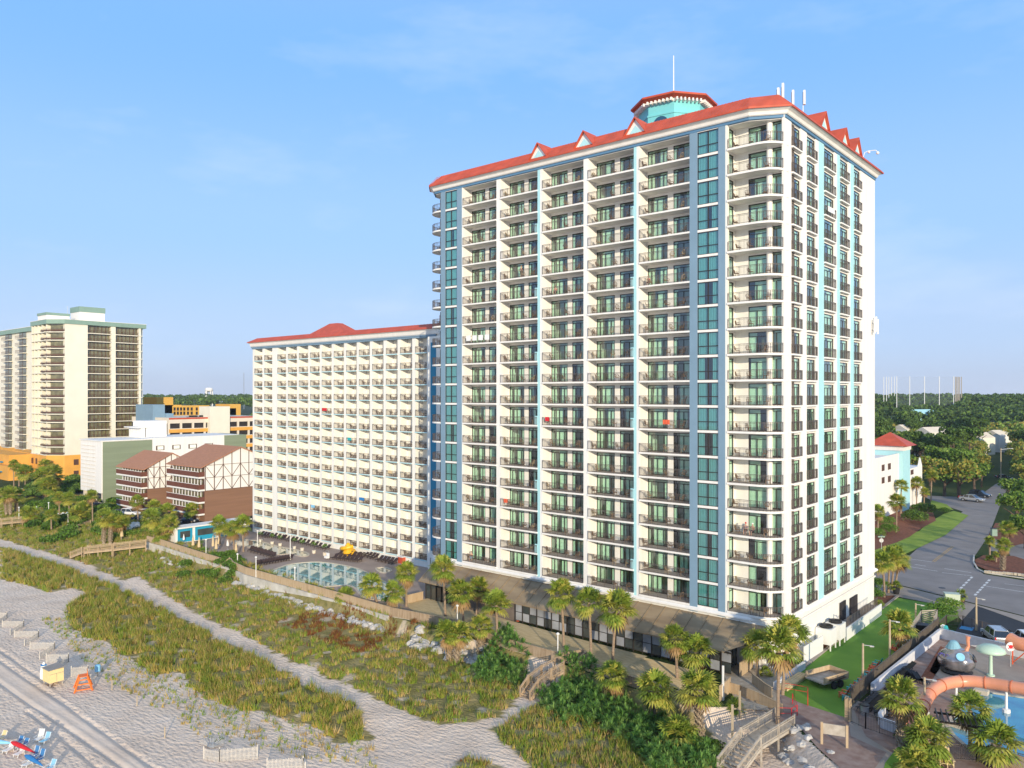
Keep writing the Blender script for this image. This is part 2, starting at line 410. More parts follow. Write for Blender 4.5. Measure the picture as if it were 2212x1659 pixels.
# balconies and doors of the five front bays
def slab_mesh(w, yo=YF-.14, yi=YB):
    mb = MB(); mb.m = 0; mb.box(0, w, 0, yi-yo, -.22, -.02); mb.m = 1; mb.box(.02, w-.02, .06, yi-yo-.01, -.02, 0.004)
    return mb.mesh('balcony', [M['white'], M['deckfloor']])
def railing_mesh(w):
    mb = MB(); rail_line(mb, [(.05,.06),(w-.05,.06)], 0); return mb.mesh('railing', M['rail'])
ind = 0
sbal = MB(); srail = MB(); sdoor = DD()
order = ['leftmost','second','third','fourth','fifth']
BC = {}
for bi in (4,3,2,1,0):
    a, b = BAYS[bi]; w = b-a
    sm = slab_mesh(w); rm = railing_mesh(w)
    (d1, d2) = DOORS[bi]
    dm = [door_meshes('sliding_door', d1[0]-a, d1[1]-a, 0, 0, 2.36, v) for v in range(5)]
    dn = [door_meshes('sliding_door', d2[0]-a, d2[1]-a, 0, 0, 2.36, v) for v in range(5)]
    for f in range(NF):
        z = Z0+FH*f
        lead = (bi > 0 or f >= NF-5) and ind < 81
        if lead:
            ind += 1
            o = tp(sm, 'balcony', (a, YF-.14, z)); place(rm, 'railing', o)
        else:
            sbal.m = 0; sbal.box(a, b, YF-.14, YB, z-.22, z-.02); sbal.m = 1; sbal.box(a+.02, b-.02, YF-.08, YB-.01, z-.02, z+.004); rail_line(srail, [(a+.05,YF-.08),(b-.05,YF-.08)], z)
        v1 = R.randrange(5); v2 = R.randrange(5)
        if bi >= 3:
            place_door(dm[v1], 'sliding_door', T, (a+60, YB+.03-90, z)); place_door(dn[v2], 'sliding_door', T, (a+60, YB+.03-90, z))
        else:
            door_unit(sdoor, d1[0], d1[1], YB+.03, z, z+2.36, v1); door_unit(sdoor, d2[0], d2[1], YB+.03, z, z+2.36, v2)
        side = order[bi]; row = 'the %s balcony up, %s column of the tall tower' % (ORD[f+1], side if bi else 'leftmost')
        for k, (xx, yy, rr) in enumerate(((.35+R.random()*.8, .75, R.uniform(1.2,2.2)), (w*.45+R.random(), .8, R.uniform(-.6,.6)+pi), (w-1.1-R.random()*.5, .75, R.uniform(-2.4,-1.2)))):
            put_chair(a+xx, YF+yy, z+.005, rr, '%s chair on %s' % (('left','middle','right')[k], row))
# corner balconies at the right end: rounded slab, curved rail, two doors, round column
ctr = MB()
arc = [(-38.72,YF-.15)] + [(-35.3+2.55*sin(t), 85.35-2.45*cos(t)+.05) for t in [radians(x) for x in range(0, 91, 9)]]
poly = arc+[(-32.85,86.5),(-38.72,86.5)]
sm = MB(); sm.m = 0; sm.prism([(x+38.72,y-83) for x, y in poly], -.24, -.02); sm.m = 1
inn = [(-38.6,YF-.05)]+[(-35.3+2.42*sin(radians(x)), 85.35-2.3*cos(radians(x))) for x in range(0, 91, 9)]+[(-32.9,86.4),(-38.6,86.4)]
sm.prism([(x+38.72,y-83) for x, y in inn], -.02, .004)
sm = sm.mesh('balcony', [M['white'], M['deckfloor']])
rp = [(-38.6,YF-.07)]+[(-35.3+2.46*sin(radians(x)), 85.35-2.36*cos(radians(x))) for x in range(0, 86, 9)]
rm = MB(); rail_line(rm, [(x+38.72, y-83) for x, y in rp], 0, sp=.16); rm = rm.mesh('railing', M['rail'])
cw = MB()
cw.box(-38.93,-38.70,YF-.05,83.5,Z0-.8,ZT+.3); cw.box(-38.93,-38.70,84.6,86.6,Z0-.8,ZT)
for f in range(NF): cw.box(-38.93,-38.70,83.5,84.6,Z0+FH*f+2.4,Z0+FH*(f+1)-.2)
cw.box(-38.70,-37.1,85.1,85.3,Z0-.2,ZT); cw.box(-34.75,-34.45,85.1,85.3,Z0-.2,ZT)
for f in range(NF): cw.box(-37.1,-34.75,85.1,85.3,Z0+FH*f+2.45,Z0+FH*(f+1)-.2); cw.box(-34.45,-33.1,85.1,85.3,Z0+FH*f+2.55,Z0+FH*(f+1)-.2)
tb(cw, 'corner_wall', M['cream'])
mb = MB(); mb.cyl(-34.6,84.95,Z0-.2,ZT,.33,n=16); tb(mb, 'round_column', M['white'], smooth=False)
dm = [door_meshes('sliding_door', 0, 2.35, 0, 0, 2.45, v, transom=.5) for v in range(5)]
dn = [door_meshes('sliding_door', 0, 1.1, 0, 0, 2.4, v, axis='y', s=-1.) for v in range(3)]
dw = [door_meshes('window', 0, 1.35, 0, 0.1, 2.55, v, transom=.3) for v in range(3)]
for f in range(NF):
    z = Z0+FH*f
    o = tp(sm, 'balcony', (-38.72, 83, z)); place(rm, 'railing', o)
    place_door(dm[R.randrange(5)], 'sliding_door', T, (-37.1+60, 85.13-90, z)); place_door(dn[R.randrange(3)], 'sliding_door', T, (-38.68+60, 83.5-90, z))
    place_door(dw[1 if R.random() < .7 else 2], 'window', T, (-34.45+60, 85.13-90, z))
    for k, (xx, yy, rr) in enumerate(((-37.9,83.9,1.6), (-36.4,83.8,R.uniform(2.6,3.6)), (-34.6,84.1,R.uniform(3.4,4.4)))):
        if f in (3,4) and k == 1: continue
        put_chair(xx+R.uniform(-.2,.2), yy, z+.005, rr, '%s chair on the %s rounded corner balcony up of the tall tower' % (('left','middle','right')[k], ORD[f+1]))
inner = MB()
inner.box(-38.7,-32.95,86.6,87.9,Z0-.2,ZT)
tb(inner, 'room_interior', M['room'])
# left rounded corner balconies
lp = [(-84.4,YF-.15)]+[(-85.1-2.4*sin(radians(x)), 85.3-2.4*cos(radians(x))) for x in range(0, 91, 15)]+[(-87.5,88)]
for f in range(NF):
    z = Z0+FH*f
    sbal.m = 0; sbal.prism(lp+[(-84.4,88)], z-.24, z-.02); sbal.m = 1; sbal.prism([(x*.999-.08, y+.06) for x, y in lp]+[(-84.5,87.9)], z-.02, z+.004)
    rail_line(srail, [(x+.05, y+.06) for x, y in lp], z, sp=.2)
    door_unit(sdoor, -86.9, -84.8, 85.4, z, z+2.4, f)
    if f < NF: add_stuff_chair(-85.6, 84.3, z, 2.5); add_stuff_chair(-86.4, 84.9, z, 1.2)
mb = MB(); mb.box(-87,-84.35,86.2,86.7,Z0-.8,ZT+.2); mb.box(-84.5,-84.35,83.3,86.2,Z0-.8,ZT+.2); mb.box(-87,-84.5,85.42,85.7,ZT-.5,ZT+.2); tb(mb, 'corner_wall', M['white'])
# ---- side facade (faces +X)
SIDE = [(86.68,89.39),(91.4,94.28),(97.08,100.86),(102.96,106.26),(108.53,111.44)]
SD = .16
sw = MB()
ys = [84.64]
segs = [(84.64,86.68),(89.39,91.4),(94.28,97.08),(100.86,102.96),(106.26,108.53),(111.44,118.0)]
for (a, b) in segs[1:]: sw.box(XS-2.0, XS, a, b, Z0-.8, ZT+.3)
cp_ = MB(); cp_.box(XS-.3, XS, 84.64, 86.68, Z0-.8, ZT+.3); cp_.box(XS-2., XS-.3, 86.4, 86.68, Z0-.8, ZT+.3); tb(cp_, 'corner_pier', M['white'])
for (a, b) in SIDE:
    sw.box(XS-2., XS-1.9, a, b, Z0-.8, ZT+.2)
    for f in range(NF): sw.box(XS-SD-.2, XS-SD, a, b, Z0+FH*f+2.42, Z0+FH*(f+1)-.2)
tb(sw, 'side_wall', M['white'])
tl = MB()
for (a, b) in ((95.24,97.06),(101.9,102.94),(107.2,108.5)): tl.box(XS-.3, XS+.05, a, b, Z0-.8, ZT+.2)
tb(tl, 'turquoise_strip', M['teal'])
swin = DD(); nw = 0
for bi, (a, b) in enumerate(SIDE):
    w = b-a
    sm = MB(); sm.m = 0; sm.box(-1.9, .40, 0, w, -.22, -.02); sm.m = 1; sm.box(-SD, .05, .02, w-.02, -.02, .004); sm = sm.mesh('balcony', [M['white'], M['deckfloor']])
    rm = MB(); rail_line(rm, [(.02,.05),(.02,w-.05)], 0, sp=.14, w=.055); rm = rm.mesh('railing', M['rail'])
    dm = [door_meshes('window', 0, w, 0, 0, 2.42, v, axis='y', s=-1., transom=.4) for v in range(5)]
    for f in range(NF):
        z = Z0+FH*f; v = R.randrange(5)
        sbal.m = 0; sbal.box(XS-1.9, XS+.26, a-.12, b+.12, z-.2, z-.02); sbal.m = 1; sbal.box(XS-SD, XS+.22, a+.02, b-.02, z-.02, z+.004)
        rail_line(srail, [(XS+.03,a-.02),(XS+.2,a-.02),(XS+.2,b+.02),(XS+.03,b+.02)], z, sp=.14, w=.055)
        if nw < 43: nw += 1; place_door(dm[v], 'window', T, (XS-SD+.02+60, a-90, z))
        else: door_unit(swin, a, b, XS-SD+.02, z, z+2.42, v, axis='y', s=-1., transom=.4)
o = tb(sbal, 'balcony', [M['white'], M['deckfloor']]); tag(o, kind='stuff'); tag(srail.build('railing', M['rail'], o), kind='stuff')
for D, nm in ((sdoor,'sliding_door'), (swin,'window')):
    o = tb(D['frame'], nm, M['frame']); tag(o, kind='stuff')
    tag(D['glass'].build('glass', M['glass'], o), kind='stuff'); tag(D['curtain'].build('curtain', M['curtain'], o), kind='stuff')
# ---- fascia, cornice, roof
def ring(out):
    o = out; c = o*.414
    return [(-85.6-c,83.1-o),(-36.2+c,83.1-o),(XS+o,84.2-c+.6),(XS+o,118+o),(-87-o,118+o),(-87-o,84.5-c+.1)]
def ring_band(mb, o0, z0, o1, z1):
    a = ring(o0); b = ring(o1); n = len(a)
    mb.add([(p[0],p[1],z0) for p in a]+[(p[0],p[1],z1) for p in b], [(i,(i+1) % n,n+(i+1) % n,n+i) for i in range(n)])
mb = MB(); ring_band(mb,.0,ZT-.25,.12,ZT-.2); ring_band(mb,.12,ZT-.2,.12,ZT+.05); ring_band(mb,.12,ZT+.05,.22,ZT+.08); mb.prism(ring(.0), ZT-.24, ZT-.1); tb(mb, 'blue_trim', M['navy'])
mb = MB(); mb.prism(ring(-.1), ZT-.32, ZT-.245); tb(mb, 'top_soffit', M['soffit'])
mb = MB(); ring_band(mb,.15,ZT+.085,.30,ZT+.2); ring_band(mb,.30,ZT+.2,.42,ZT+.5); ring_band(mb,.42,ZT+.5,.8,ZT+.72); tb(mb, 'fascia', M['white'])
mb = MB(); ring_band(mb,.8,ZT+.72,.95,ZT+.72); ring_band(mb,.95,ZT+.72,.95,ZT+.92); ring_band(mb,.95,ZT+.92,-.9,ZT+2.6)
mb.prism(ring(-.9), ZT+2.4, ZT+2.6)
for i in range(120):  # standing seams
    x = -86+50.*i/120
    mb.bar((x,83.1-.93,ZT+.94),(x,83.1+.88,ZT+2.61),.05)
for i in range(80):
    y = 85.5+33.*i/80
    mb.bar((XS+.93,y,ZT+.94),(XS-.88,y,ZT+2.61),.05)
tb(mb, 'roof', M['redroof'])
def gable(cx, cy, ax, parts):
    """small gable with its own ridge; ax = 'y' faces -Y, 'x' faces +X"""
    wmb, tmb, rmb = parts
    h = 2.15; hw = 1.6; z = ZT+.78
    def Q(u, v, w): return (cx+u, cy+v, w) if ax == 'y' else (cx-v, cy+u, w)
    f = -.02
    wmb.add([Q(-hw-.1,f,z),Q(hw+.1,f,z),Q(0,f,z+h),Q(-hw-.1,.5,z),Q(hw+.1,.5,z),Q(0,.5,z+h)], [(0,1,2),(0,2,5,3),(1,4,5,2),(3,5,4)])
    tmb.add([Q(-hw+.55,f-.03,z+.3),Q(hw-.55,f-.03,z+.3),Q(0,f-.03,z+h-.75),Q(-hw+.55,f+.1,z+.3),Q(hw-.55,f+.1,z+.3),Q(0,f+.1,z+h-.75)], [(0,1,2),(0,3,4,1),(1,4,5,2),(2,5,3,0)])
    for s in (-1, 1):
        a, b, c, d = Q(s*(hw+.16),f-.3,z+.06), Q(0,f-.35,z+h+.25), Q(0,2.6,z+h+.25), Q(s*(hw+.16),2.6,z+.06)
        a2, b2, c2, d2 = [(q[0],q[1],q[2]-.14) for q in (a,b,c,d)]
        rmb.add([a,b,c,d,a2,b2,c2,d2], [(0,1,2,3),(7,6,5,4),(0,4,5,1),(1,5,6,2),(2,6,7,3),(3,7,4,0)])
for cx, cy, ax in ((-65.3,82.55,'y'),(-57.85,82.55,'y'),(-50.3,82.55,'y'),(XS+.55,95.4,'x'),(XS+.55,102.9,'x'),(XS+.55,107.9,'x')):
    w_, t_, r_ = MB(), MB(), MB(); gable(cx, cy, ax, (w_, t_, r_))
    g = tb(w_, 'gable', M['white']); t_.build('gable_panel', M['teal'], g); r_.build('gable_roof', M['redroof'], g)
mb = MB(); ring_band(mb,.0,Z0-.75,.35,Z0-.62); ring_band(mb,.35,Z0-.62,.35,Z0-.45); ring_band(mb,.35,Z0-.45,.15,Z0-.3); ring_band(mb,.15,Z0-.3,.12,Z0-.26); ring_band(mb,.12,Z0-.26,-.1,Z0-.25)
ring_band(mb,.0,Z0-1.6,.1,Z0-1.5); ring_band(mb,.1,Z0-1.5,.1,Z0-1.35); ring_band(mb,.1,Z0-1.35,0,Z0-1.3)
tb(mb, 'cornice', M['white'])
mb = MB(); mb.prism([(-38.9,83.1),(-35.9,83.0),(-33.6,84.0),(-32.85,85.6),(-32.85,86.6),(-38.9,86.6)], -.5, Z0-.26); tb(mb, 'corner_base', M['white'])
# cupola
cc = (-53.6, 98.)
mb = MB(); mb.lathe([(4.9,-4),(4.9,4.6),(5.0,4.62),(5.0,4.85),(4.8,4.9),(4.8,6.6)], (cc[0],cc[1],ZT+2.4), 8, pi/8+.12); cu = tb(mb, 'cupola', mat('strong_turquoise_paint', (.17,.55,.58), .7, .05, .5))
mb = MB(); mb.lathe([(4.8,6.6),(5.9,6.9),(5.95,7.1),(5.9,7.15),(2.7,8.15),(2.6,8.2)], (cc[0],cc[1],ZT+2.4), 8, pi/8+.12); mb.build('cupola_roof', M['redroof'], cu)
mb = MB(); br = MB()
for k in range(8):
    t0 = 2*pi*k/8+pi/8+.12; t1 = t0+pi/4; p0 = Vector((cos(t0),sin(t0),0)); p1 = Vector((cos(t1),sin(t1),0))
    nrm = ((p0+p1)/2).normalized()
    for j in range(7):
        p = p0*5.15+(p1-p0)*5.15*((j+.5)/7); br.rbox((cc[0]+p.x,cc[1]+p.y,ZT+2.4+6.35), (.22,.85,.38), atan2(nrm.y,nrm.x)-pi/2)
    p = (p0+p1)/2*4.9
    q = Vector((cc[0]+p.x,cc[1]+p.y,ZT+2.4+3.4)); tt = Vector((-nrm.y,nrm.x,0)); up = Vector((0,0,1))
    vs = [q+nrm*.06+tt*(-1.1)+up*-2.5, q+nrm*.06+tt*1.1+up*-2.5]+[q+nrm*.06+tt*1.1*cos(radians(a))+up*1.1*sin(radians(a)) for a in range(0, 181, 15)]
    n = len(vs); mb.add([tuple(v) for v in vs]+[tuple(v-nrm*.2) for v in vs], [tuple(range(n))]+[(i,(i+1) % n,n+(i+1) % n,n+i) for i in range(n)])
br.build('eave_bracket', M['white'], cu)
mb.build('arched_window', mat('dark_blue_glass', (.02,.07,.12), .08, 0, spec=.8), cu)
mst = empty('antenna_mast', (cc[0],cc[1],ZT+10.55), 'tall thin white mast on top of the turquoise rooftop cupola', 'mast')
mb = MB(); mb.cyl(0,0,0,6.1,.09,.06,8); mb.build('pole', M['wht'], mst)
mb = MB(); mb.lathe([(.35,0),(.35,.15),(.18,.5),(.1,.6)], n=10); mb.build('base', M['steel'], mst)
for k, (px, y0, y1, lb) in enumerate(((1678,191,212,'leftmost'),(1688,181,215,'tallest'),(1710,196,222,'third'),(1734.6,196,232,'rightmost'))):
    X = -34.2; Yk = PX(px, 0, X)[0]
    a = empty('cell_antenna', (X, Yk, PX(px, y0, X)[1]-2.35-.25*(k == 1)), '%s of the white panel antennas behind the roof edge at the tower corner' % lb, 'antenna', 'panel antennas on the tower roof')
    mb = MB(); mb.rbox((.18,0,1.5+.25*(k == 1)),(.22,.36,1.7),.2); mb.build('panel', M['wht'], a)
    mb = MB(); mb.cyl(0,0,-.9,2.2,.05,n=6); mb.bar((0,0,1.1),(.2,0,1.1),.06); mb.bar((0,0,2.),(.2,0,2.),.06); mb.build('pole', M['steel'], a)
a = empty('wall_antenna', (XS, 117.3, 39.6), 'cluster of white panel antennas bracketed to the edge of the blank side wall', 'antenna')
for k in range(3):
    mb = MB(); mb.rbox((.45, -.9+k*.75, .3*(k == 1)), (.22,.36,2.1), .2); mb.build('panel', M['wht'], a)
mb = MB(); mb.bar((0,-.4,.5),(.4,-.2,.5),.07); mb.bar((0,-.4,-.5),(.4,-.2,-.5),.07); mb.bar((.35,-1.,.5),(.35,.8,.5),.07); mb.bar((.35,-1.,-.5),(.35,.8,-.5),.07); mb.build('bracket', M['wht'], a)
a = empty('roof_camera_arm', (XS+.2, 111.8, ZT+1.4), 'white curved arm with camera sticking out over the side roof edge', 'security camera')
mb = MB(); mb.tube([(0,0,0),(.2,.1,.8),(.6,.3,1.),(1.5,.6,1.),(1.7,.7,.7)], .05, 6); mb.build('arm', M['wht'], a)
mb = MB(); mb.ellips((1.7,.7,.6),(.22,.22,.2)); mb.ellips((.7,.3,.8),(.18,.18,.16)); mb.build('camera_dome', M['wht'], a)
# ================================================================ the lower hotel building
LB = empty('hotel_wing', (-125,100,0), 'long white fourteen storey hotel wing with red roof edge left of the tall tower', 'building')
def lb(mb, name, m, parent=None):
    o = mb.build(name, m, parent or LB)
    if parent is None: o.location = (125,-100,0)
    return o
LF, LBK, LZ, LH = 94.8, 96.5, 1.25, 2.785
LT = LZ+LH*14
LX = [(-153.93,-150.98),(-150.11,-147.24)]+[(-145.16+3.862*i, -145.16+3.862*i+3.05) for i in range(12)]
LX[-1] = (-102.6,-99.7)
w_ = MB()
prev = -154.8
for (a, b) in LX:
    w_.box(prev, a, LF, LBK+.2, -.3, LT+.2); prev = b
w_.box(prev,-96.,LF,LBK+.2,-.3,LT+.2)
w_.box(-154.8,-97.5,97.9,112,-.3,LT+.2)
w_.box(-154.8,-97.5,LF+.02,97.9,-.3,LZ-.2)
w_.box(-154.8,-154.6,LBK+.2,97.9,LZ-.2,LT)
for (a, b) in LX:
    w_.box(a, b-1.25, LBK, LBK+.2, LZ-.2, LT)
    for f in range(14): w_.box(b-1.25, b, LBK, LBK+.2, LZ+LH*f+2.3, LZ+LH*(f+1)-.18)
w_.box(-96,-87.1,91.5,112,-.3,LT-.5)
lb(w_, 'wall', M['cream'])
mb = MB(); mb.box(-95.3,-94.06,91.43,91.6,4,LT-1.5); lb(mb, 'blue_stripe', M['bluewall'])
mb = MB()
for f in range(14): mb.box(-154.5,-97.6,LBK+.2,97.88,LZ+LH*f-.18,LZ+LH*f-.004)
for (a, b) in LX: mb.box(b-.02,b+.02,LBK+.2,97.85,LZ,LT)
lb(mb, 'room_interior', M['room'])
sm = {}; ind = 0
sb = MB(); sr = MB(); sdr = DD(); dcount = 0
wv = 2.9
def wing_slab(w):
    mb = MB(); mb.m = 0; mb.box(-.05, w+.05, -.12, LBK-LF, -.18, -.02); mb.m = 1; mb.box(0, w, -.06, LBK-LF, -.02, .004); mb.m = 2; mb.box(-.05,w+.05,-.15,-.12,-.2,-.06)
    return mb.mesh('balcony', [M['white'], M['deckfloor'], M['teal']])
dm = [door_meshes('sliding_door', 0, 1.25, 0, 0, 2.3, v, transom=.25) for v in range(5)]
for ci in range(13, -1, -1):
    a, b = LX[ci]; w = b-a
    smw = wing_slab(w); rm = MB(); rail_line(rm, [(.03,-.08),(w-.03,-.08)], 0, sp=.16, w=.05); rm = rm.mesh('railing', M['rail'])
    for f in range(14):
        z = LZ+LH*f
        if ind < 100: ind += 1; o = place(smw, 'balcony', LB, (a+125, LF-100, z)); place(rm, 'railing', o); place_door(dm[R.randrange(5)], 'sliding_door', LB, (b-1.25+125, LBK+.03-100, z))
        else:
            sb.m = 0; sb.box(a-.05, b+.05, LF-.12, LBK, z-.18, z-.02); sb.m = 1; sb.box(a, b, LF-.06, LBK, z-.02, z+.004); sb.m = 2; sb.box(a-.05, b+.05, LF-.15, LF-.12, z-.2, z-.06)
            rail_line(sr, [(a+.03,LF-.08),(b-.03,LF-.08)], z, sp=.16, w=.05); door_unit(sdr, b-1.25, b, LBK+.03, z, z+2.3, R.randrange(5), transom=.25)
        add_stuff_chair(a+.6+R.random()*.3, LF+.6, z, R.uniform(1,2.5)); add_stuff_chair(b-.9, LF+.55, z, R.uniform(3,5))
        if R.random() < .6: stuff_chairs.box(a+1.2, a+1.7, LF+.35, LF+.8, z+.45, z+.5); stuff_chairs.box(a+1.4,a+1.48,LF+.5,LF+.58,z,z+.45)
o = lb(sb, 'balcony', [M['white'], M['deckfloor'], M['teal']]); tag(o, kind='stuff'); tag(sr.build('railing', M['rail'], o), kind='stuff')
o = lb(sdr['frame'], 'sliding_door', M['frame']); tag(o, kind='stuff'); tag(sdr['glass'].build('glass', M['glass'], o), kind='stuff'); tag(sdr['curtain'].build('curtain', M['curtain'], o), kind='stuff')
mb = MB(); mb.box(-155.,-97.3,LF-.15,112.1,LT-.25,LT+.2); mb.box(-155.1,-97.3,LF-.28,112.2,LT+.02,LT+.2); lb(mb, 'blue_trim', M['slate'])
def lring(mb, o0, z0, o1, z1):
    a = [(-154.8-o0,LF-o0),(-96.5+o0*0,LF-o0),(-96.5,112+o0),(-154.8-o0,112+o0)]; b = [(-154.8-o1,LF-o1),(-96.5,LF-o1),(-96.5,112+o1),(-154.8-o1,112+o1)]
    mb.add([(p[0],p[1],z0) for p in a]+[(p[0],p[1],z1) for p in b], [(i,(i+1) % 4,4+(i+1) % 4,4+i) for i in range(4)])
mb = MB(); lring(mb,.2,LT+.2,.35,LT+.35); lring(mb,.35,LT+.35,.5,LT+.9); lring(mb,.5,LT+.9,.8,LT+1.1); lb(mb, 'fascia', M['white'])
mb = MB(); lring(mb,.8,LT+1.1,.9,LT+1.1); lring(mb,.9,LT+1.1,.9,LT+1.25); lring(mb,.9,LT+1.25,-.7,LT+2.15); mb.prism([(-154.1,95.5),(-97.2,95.5),(-97.2,111),(-154.1,111)],LT+2.,LT+2.12)
# raised hip
mb.add([(-135.5,94.6,LT+1.5),(-123.5,94.6,LT+1.5),(-123.5,101,LT+1.5),(-135.5,101,LT+1.5),(-130.6,97.2,LT+4.1),(-128.0,97.2,LT+4.1),(-128.0,98.5,LT+4.1),(-130.6,98.5,LT+4.1)],[(0,1,5,4),(1,2,6,5),(2,3,7,6),(3,0,4,7),(4,5,6,7)])
for i in range(70):
    x = -154.+57*i/70; mb.bar((x,LF-.88,LT+1.27),(x,LF+.68,LT+2.16),.05)
lb(mb, 'roof', M['redroof'])
mb = MB(); mb.box(-103,-95,101,107,LT+1,LT+4.3); lb(mb, 'roof_penthouse', M['white'])
mb = MB(); mb.box(-140,-138.8,101,102,LT+2,LT+3.6); mb.box(-137,-133,101,103,LT+2,LT+3.); lb(mb, 'roof_vent', M['white'])
tag(stuff_chairs.build('balcony_furniture', M['wicker']), 'dark wicker chairs and small tables on the many balconies of the long hotel wing', 'chairs', None, 'stuff')
# ================================================================ terrain
def poly_in(x, y, poly):
    c = False; n = len(poly); j = n-1
    for i in range(n):
        xi, yi = poly[i]; xj, yj = poly[j]
        if (yi > y) != (yj > y) and x < (xj-xi)*(y-yi)/(yj-yi)+xi: c = not c
        j = i
    return c
def pl_dist(x, y, pts):
    best = 1e9
    for i in range(len(pts)-1):
        ax, ay = pts[i]; bx, by = pts[i+1]; dx, dy = bx-ax, by-ay
        t = max(0, min(1, ((x-ax)*dx+(y-ay)*dy)/(dx*dx+dy*dy))); d = hypot(x-ax-t*dx, y-ay-t*dy)
        if d < best: best = d
    return best
YS_PTS = [(-900,84),(-400,82),(-200,79),(-161,76),(-155,74.6),(-137,73.4),(-124,72.4),(-94,71.1),(-50,70.6),(-40,69.2),(-35,70),(-31,73.5),(-28,72.5),(-26,70.5),(-22.6,67.1),(-19.6,64.9),(-10,60.),(40,50)]
def ysea(x):
    for i in range(len(YS_PTS)-1):
        a, b = YS_PTS[i], YS_PTS[i+1]
        if x <= b[0]: return a[1]+(b[1]-a[1])*max(0, (x-a[0]))/(b[0]-a[0])
    return 50.
PC = [(-60,1152,8),(0,1169,9),(78,1195,10),(156,1217,12),(234,1247,13),(312,1280,14),(391,1318,15),(469,1358,16),(504,1373,17),(582,1412,18),(660,1452,20),(738,1489,22)]
PATH = PP([(x,y) for x, y, h in PC], -2.1)
RUTS = [PP(r, -2.5) for r in ([(-80,1372),(0,1427),(131,1515),(219,1578),(335,1659),(420,1720)], [(-80,1420),(0,1475),(72,1526),(153,1578),(271,1659),(350,1715)], [(60,1536),(131,1590),(210,1657),(260,1700)], [(-80,1352),(0,1405),(120,1485)])]
def smooth(t): t = max(0, min(1, t)); return t*t*(3-2*t)
def terrain_z(x, y):
    ys = ysea(x)
    w = 1.0 if -160 < x < -36 else (14. if x <= -175 else (1.+13.*(-160-x)/15. if x <= -160 else 3.))
    d = ys-y
    if d <= 0: return -.06
    low = -1.75-.45*smooth((ys-y)/14.)-.35*smooth((62-y)/20.)
    z = -.06+(low+.06)*smooth(d/w)
    if d > w:
        n = noise.noise((x*.11, y*.11, 0))*.28+noise.noise((x*.35, y*.35, 3))*.09
        pd = pl_dist(x, y, PATH) if y > 40 else 99
        fl = min(1, max(0, (pd-1.)/2.5))
        beach = smooth((y-37-(x+100)*.02)/10.)
        z += n*(.25+.75*fl*beach)-.22*(1-fl)
        if y < 47:
            rd = min(pl_dist(x, y, r) for r in RUTS)
            if rd < .9: z += -.14*math.exp(-(rd/.24)**2)+.09*math.exp(-((rd-.48)/.18)**2)
    return z
# areas of dune vegetation, photograph outline -> ground
G_UP = PP([(0,1095),(180,1085),(330,1120),(330,1165),(420,1195),(520,1235),(600,1262),(730,1306),(850,1345),(1000,1400),(1080,1450),(1130,1480),(1120,1510),(1075,1545),(960,1560),(870,1530),(829,1510)]+[(x,y-h) for x, y, h in PC[:0:-1] if x > 320]+[(330,1262),(300,1243),(280,1248),(270,1250)]+[(x,y-h) for x, y, h in PC[:0:-1] if x < 240], -2)
G_DN = PP([(x,y+h) for x, y, h in PC[1:]]+[(775,1525),(802,1560),(790,1592),(740,1598),(690,1570),(620,1550),(576,1530),(521,1528),(482,1512),(430,1499),(400,1460),(385,1447),(328,1452),(295,1425),(260,1405),(234,1382),(182,1371),(160,1350),(140,1320),(146,1302),(195,1279),(156,1268),(104,1276),(50,1258),(0,1248)], -2.2)
G_RT = PP([(1070,1575),(1130,1530),(1175,1530),(1240,1550),(1300,1560),(1500,1590),(1560,1659),(1480,1700),(1200,1700),(1140,1640),(1080,1600)], -2.)
G_BT = PP([(975,1645),(1010,1632),(1060,1640),(1090,1659),(1100,1700),(960,1700)], -2.2)
G_SP = PP([(90,1330),(150,1330),(190,1370),(300,1420),(420,1470),(560,1530),(700,1570),(800,1600),(830,1659),(600,1620),(500,1600),(430,1590),(400,1560),(300,1500),(230,1470),(150,1400)], -2.2)
G_YU = PP([(1015,1475),(1035,1435),(1060,1420),(1110,1425),(1152,1450),(1150,1475),(1120,1490),(1080,1485)], -2.)
G_YV = PP([(1150,1530),(1190,1485),(1225,1465),(1280,1465),(1340,1500),(1420,1530),(1540,1590),(1570,1640),(1540,1700),(1400,1700),(1300,1600),(1230,1570)], -2.)
G_GRN = PP([(0,1040),(160,1040),(300,1080),(390,1150),(330,1165),(180,1175),(0,1120)], -.5)
def veg(x, y):
    n = noise.noise((x*.22, y*.22, 9))*1.0+noise.noise((x*.8, y*.8, 5))*.9
    x2, y2 = x+n, y+n*.7
    if poly_in(x2, y2, G_UP) or poly_in(x2, y2, G_DN): return .45 if noise.noise((x*.45, y*.45, 21)) > .38 else 1.
    if poly_in(x2, y2, G_RT): return .9
    if poly_in(x2, y2, G_BT): return .9
    if poly_in(x2, y2, G_YU) or poly_in(x2, y2, G_YV): return 1.
    if poly_in(x2, y2, G_SP): return .07
    return 0.
def axis(*segs):
    out = []
    for a, b, st in segs:
        n = max(1, int(round((b-a)/st))); out += [a+(b-a)*i/n for i in range(n)]
    return out+[segs[-1][1]]
XA = axis((-3000,-1000,1000),(-1000,-260,37),(-260,-160,1.2),(-160,-112,.6),(-112,-55,.25),(-55,-20,.5),(-20,20,5),(20,200,60),(200,1500,650))
YA = axis((-600,-20,100),(-20,22,7),(22,50,.25),(50,76,.4),(76,90,1.4),(90,200,10),(200,1000,100),(1000,2600,400))
vs = []; vg = []
for y in YA:
    for x in XA:
        dense = -262 < x < 0 and 20 < y < 92
        z = terrain_z(x, y) if (-1000 < x < 60 and -20 < y < 95) else (-.06 if y > 85 else -2.55)
        vs.append((x, y, z)); vg.append(veg(x, y) if dense else 0.)
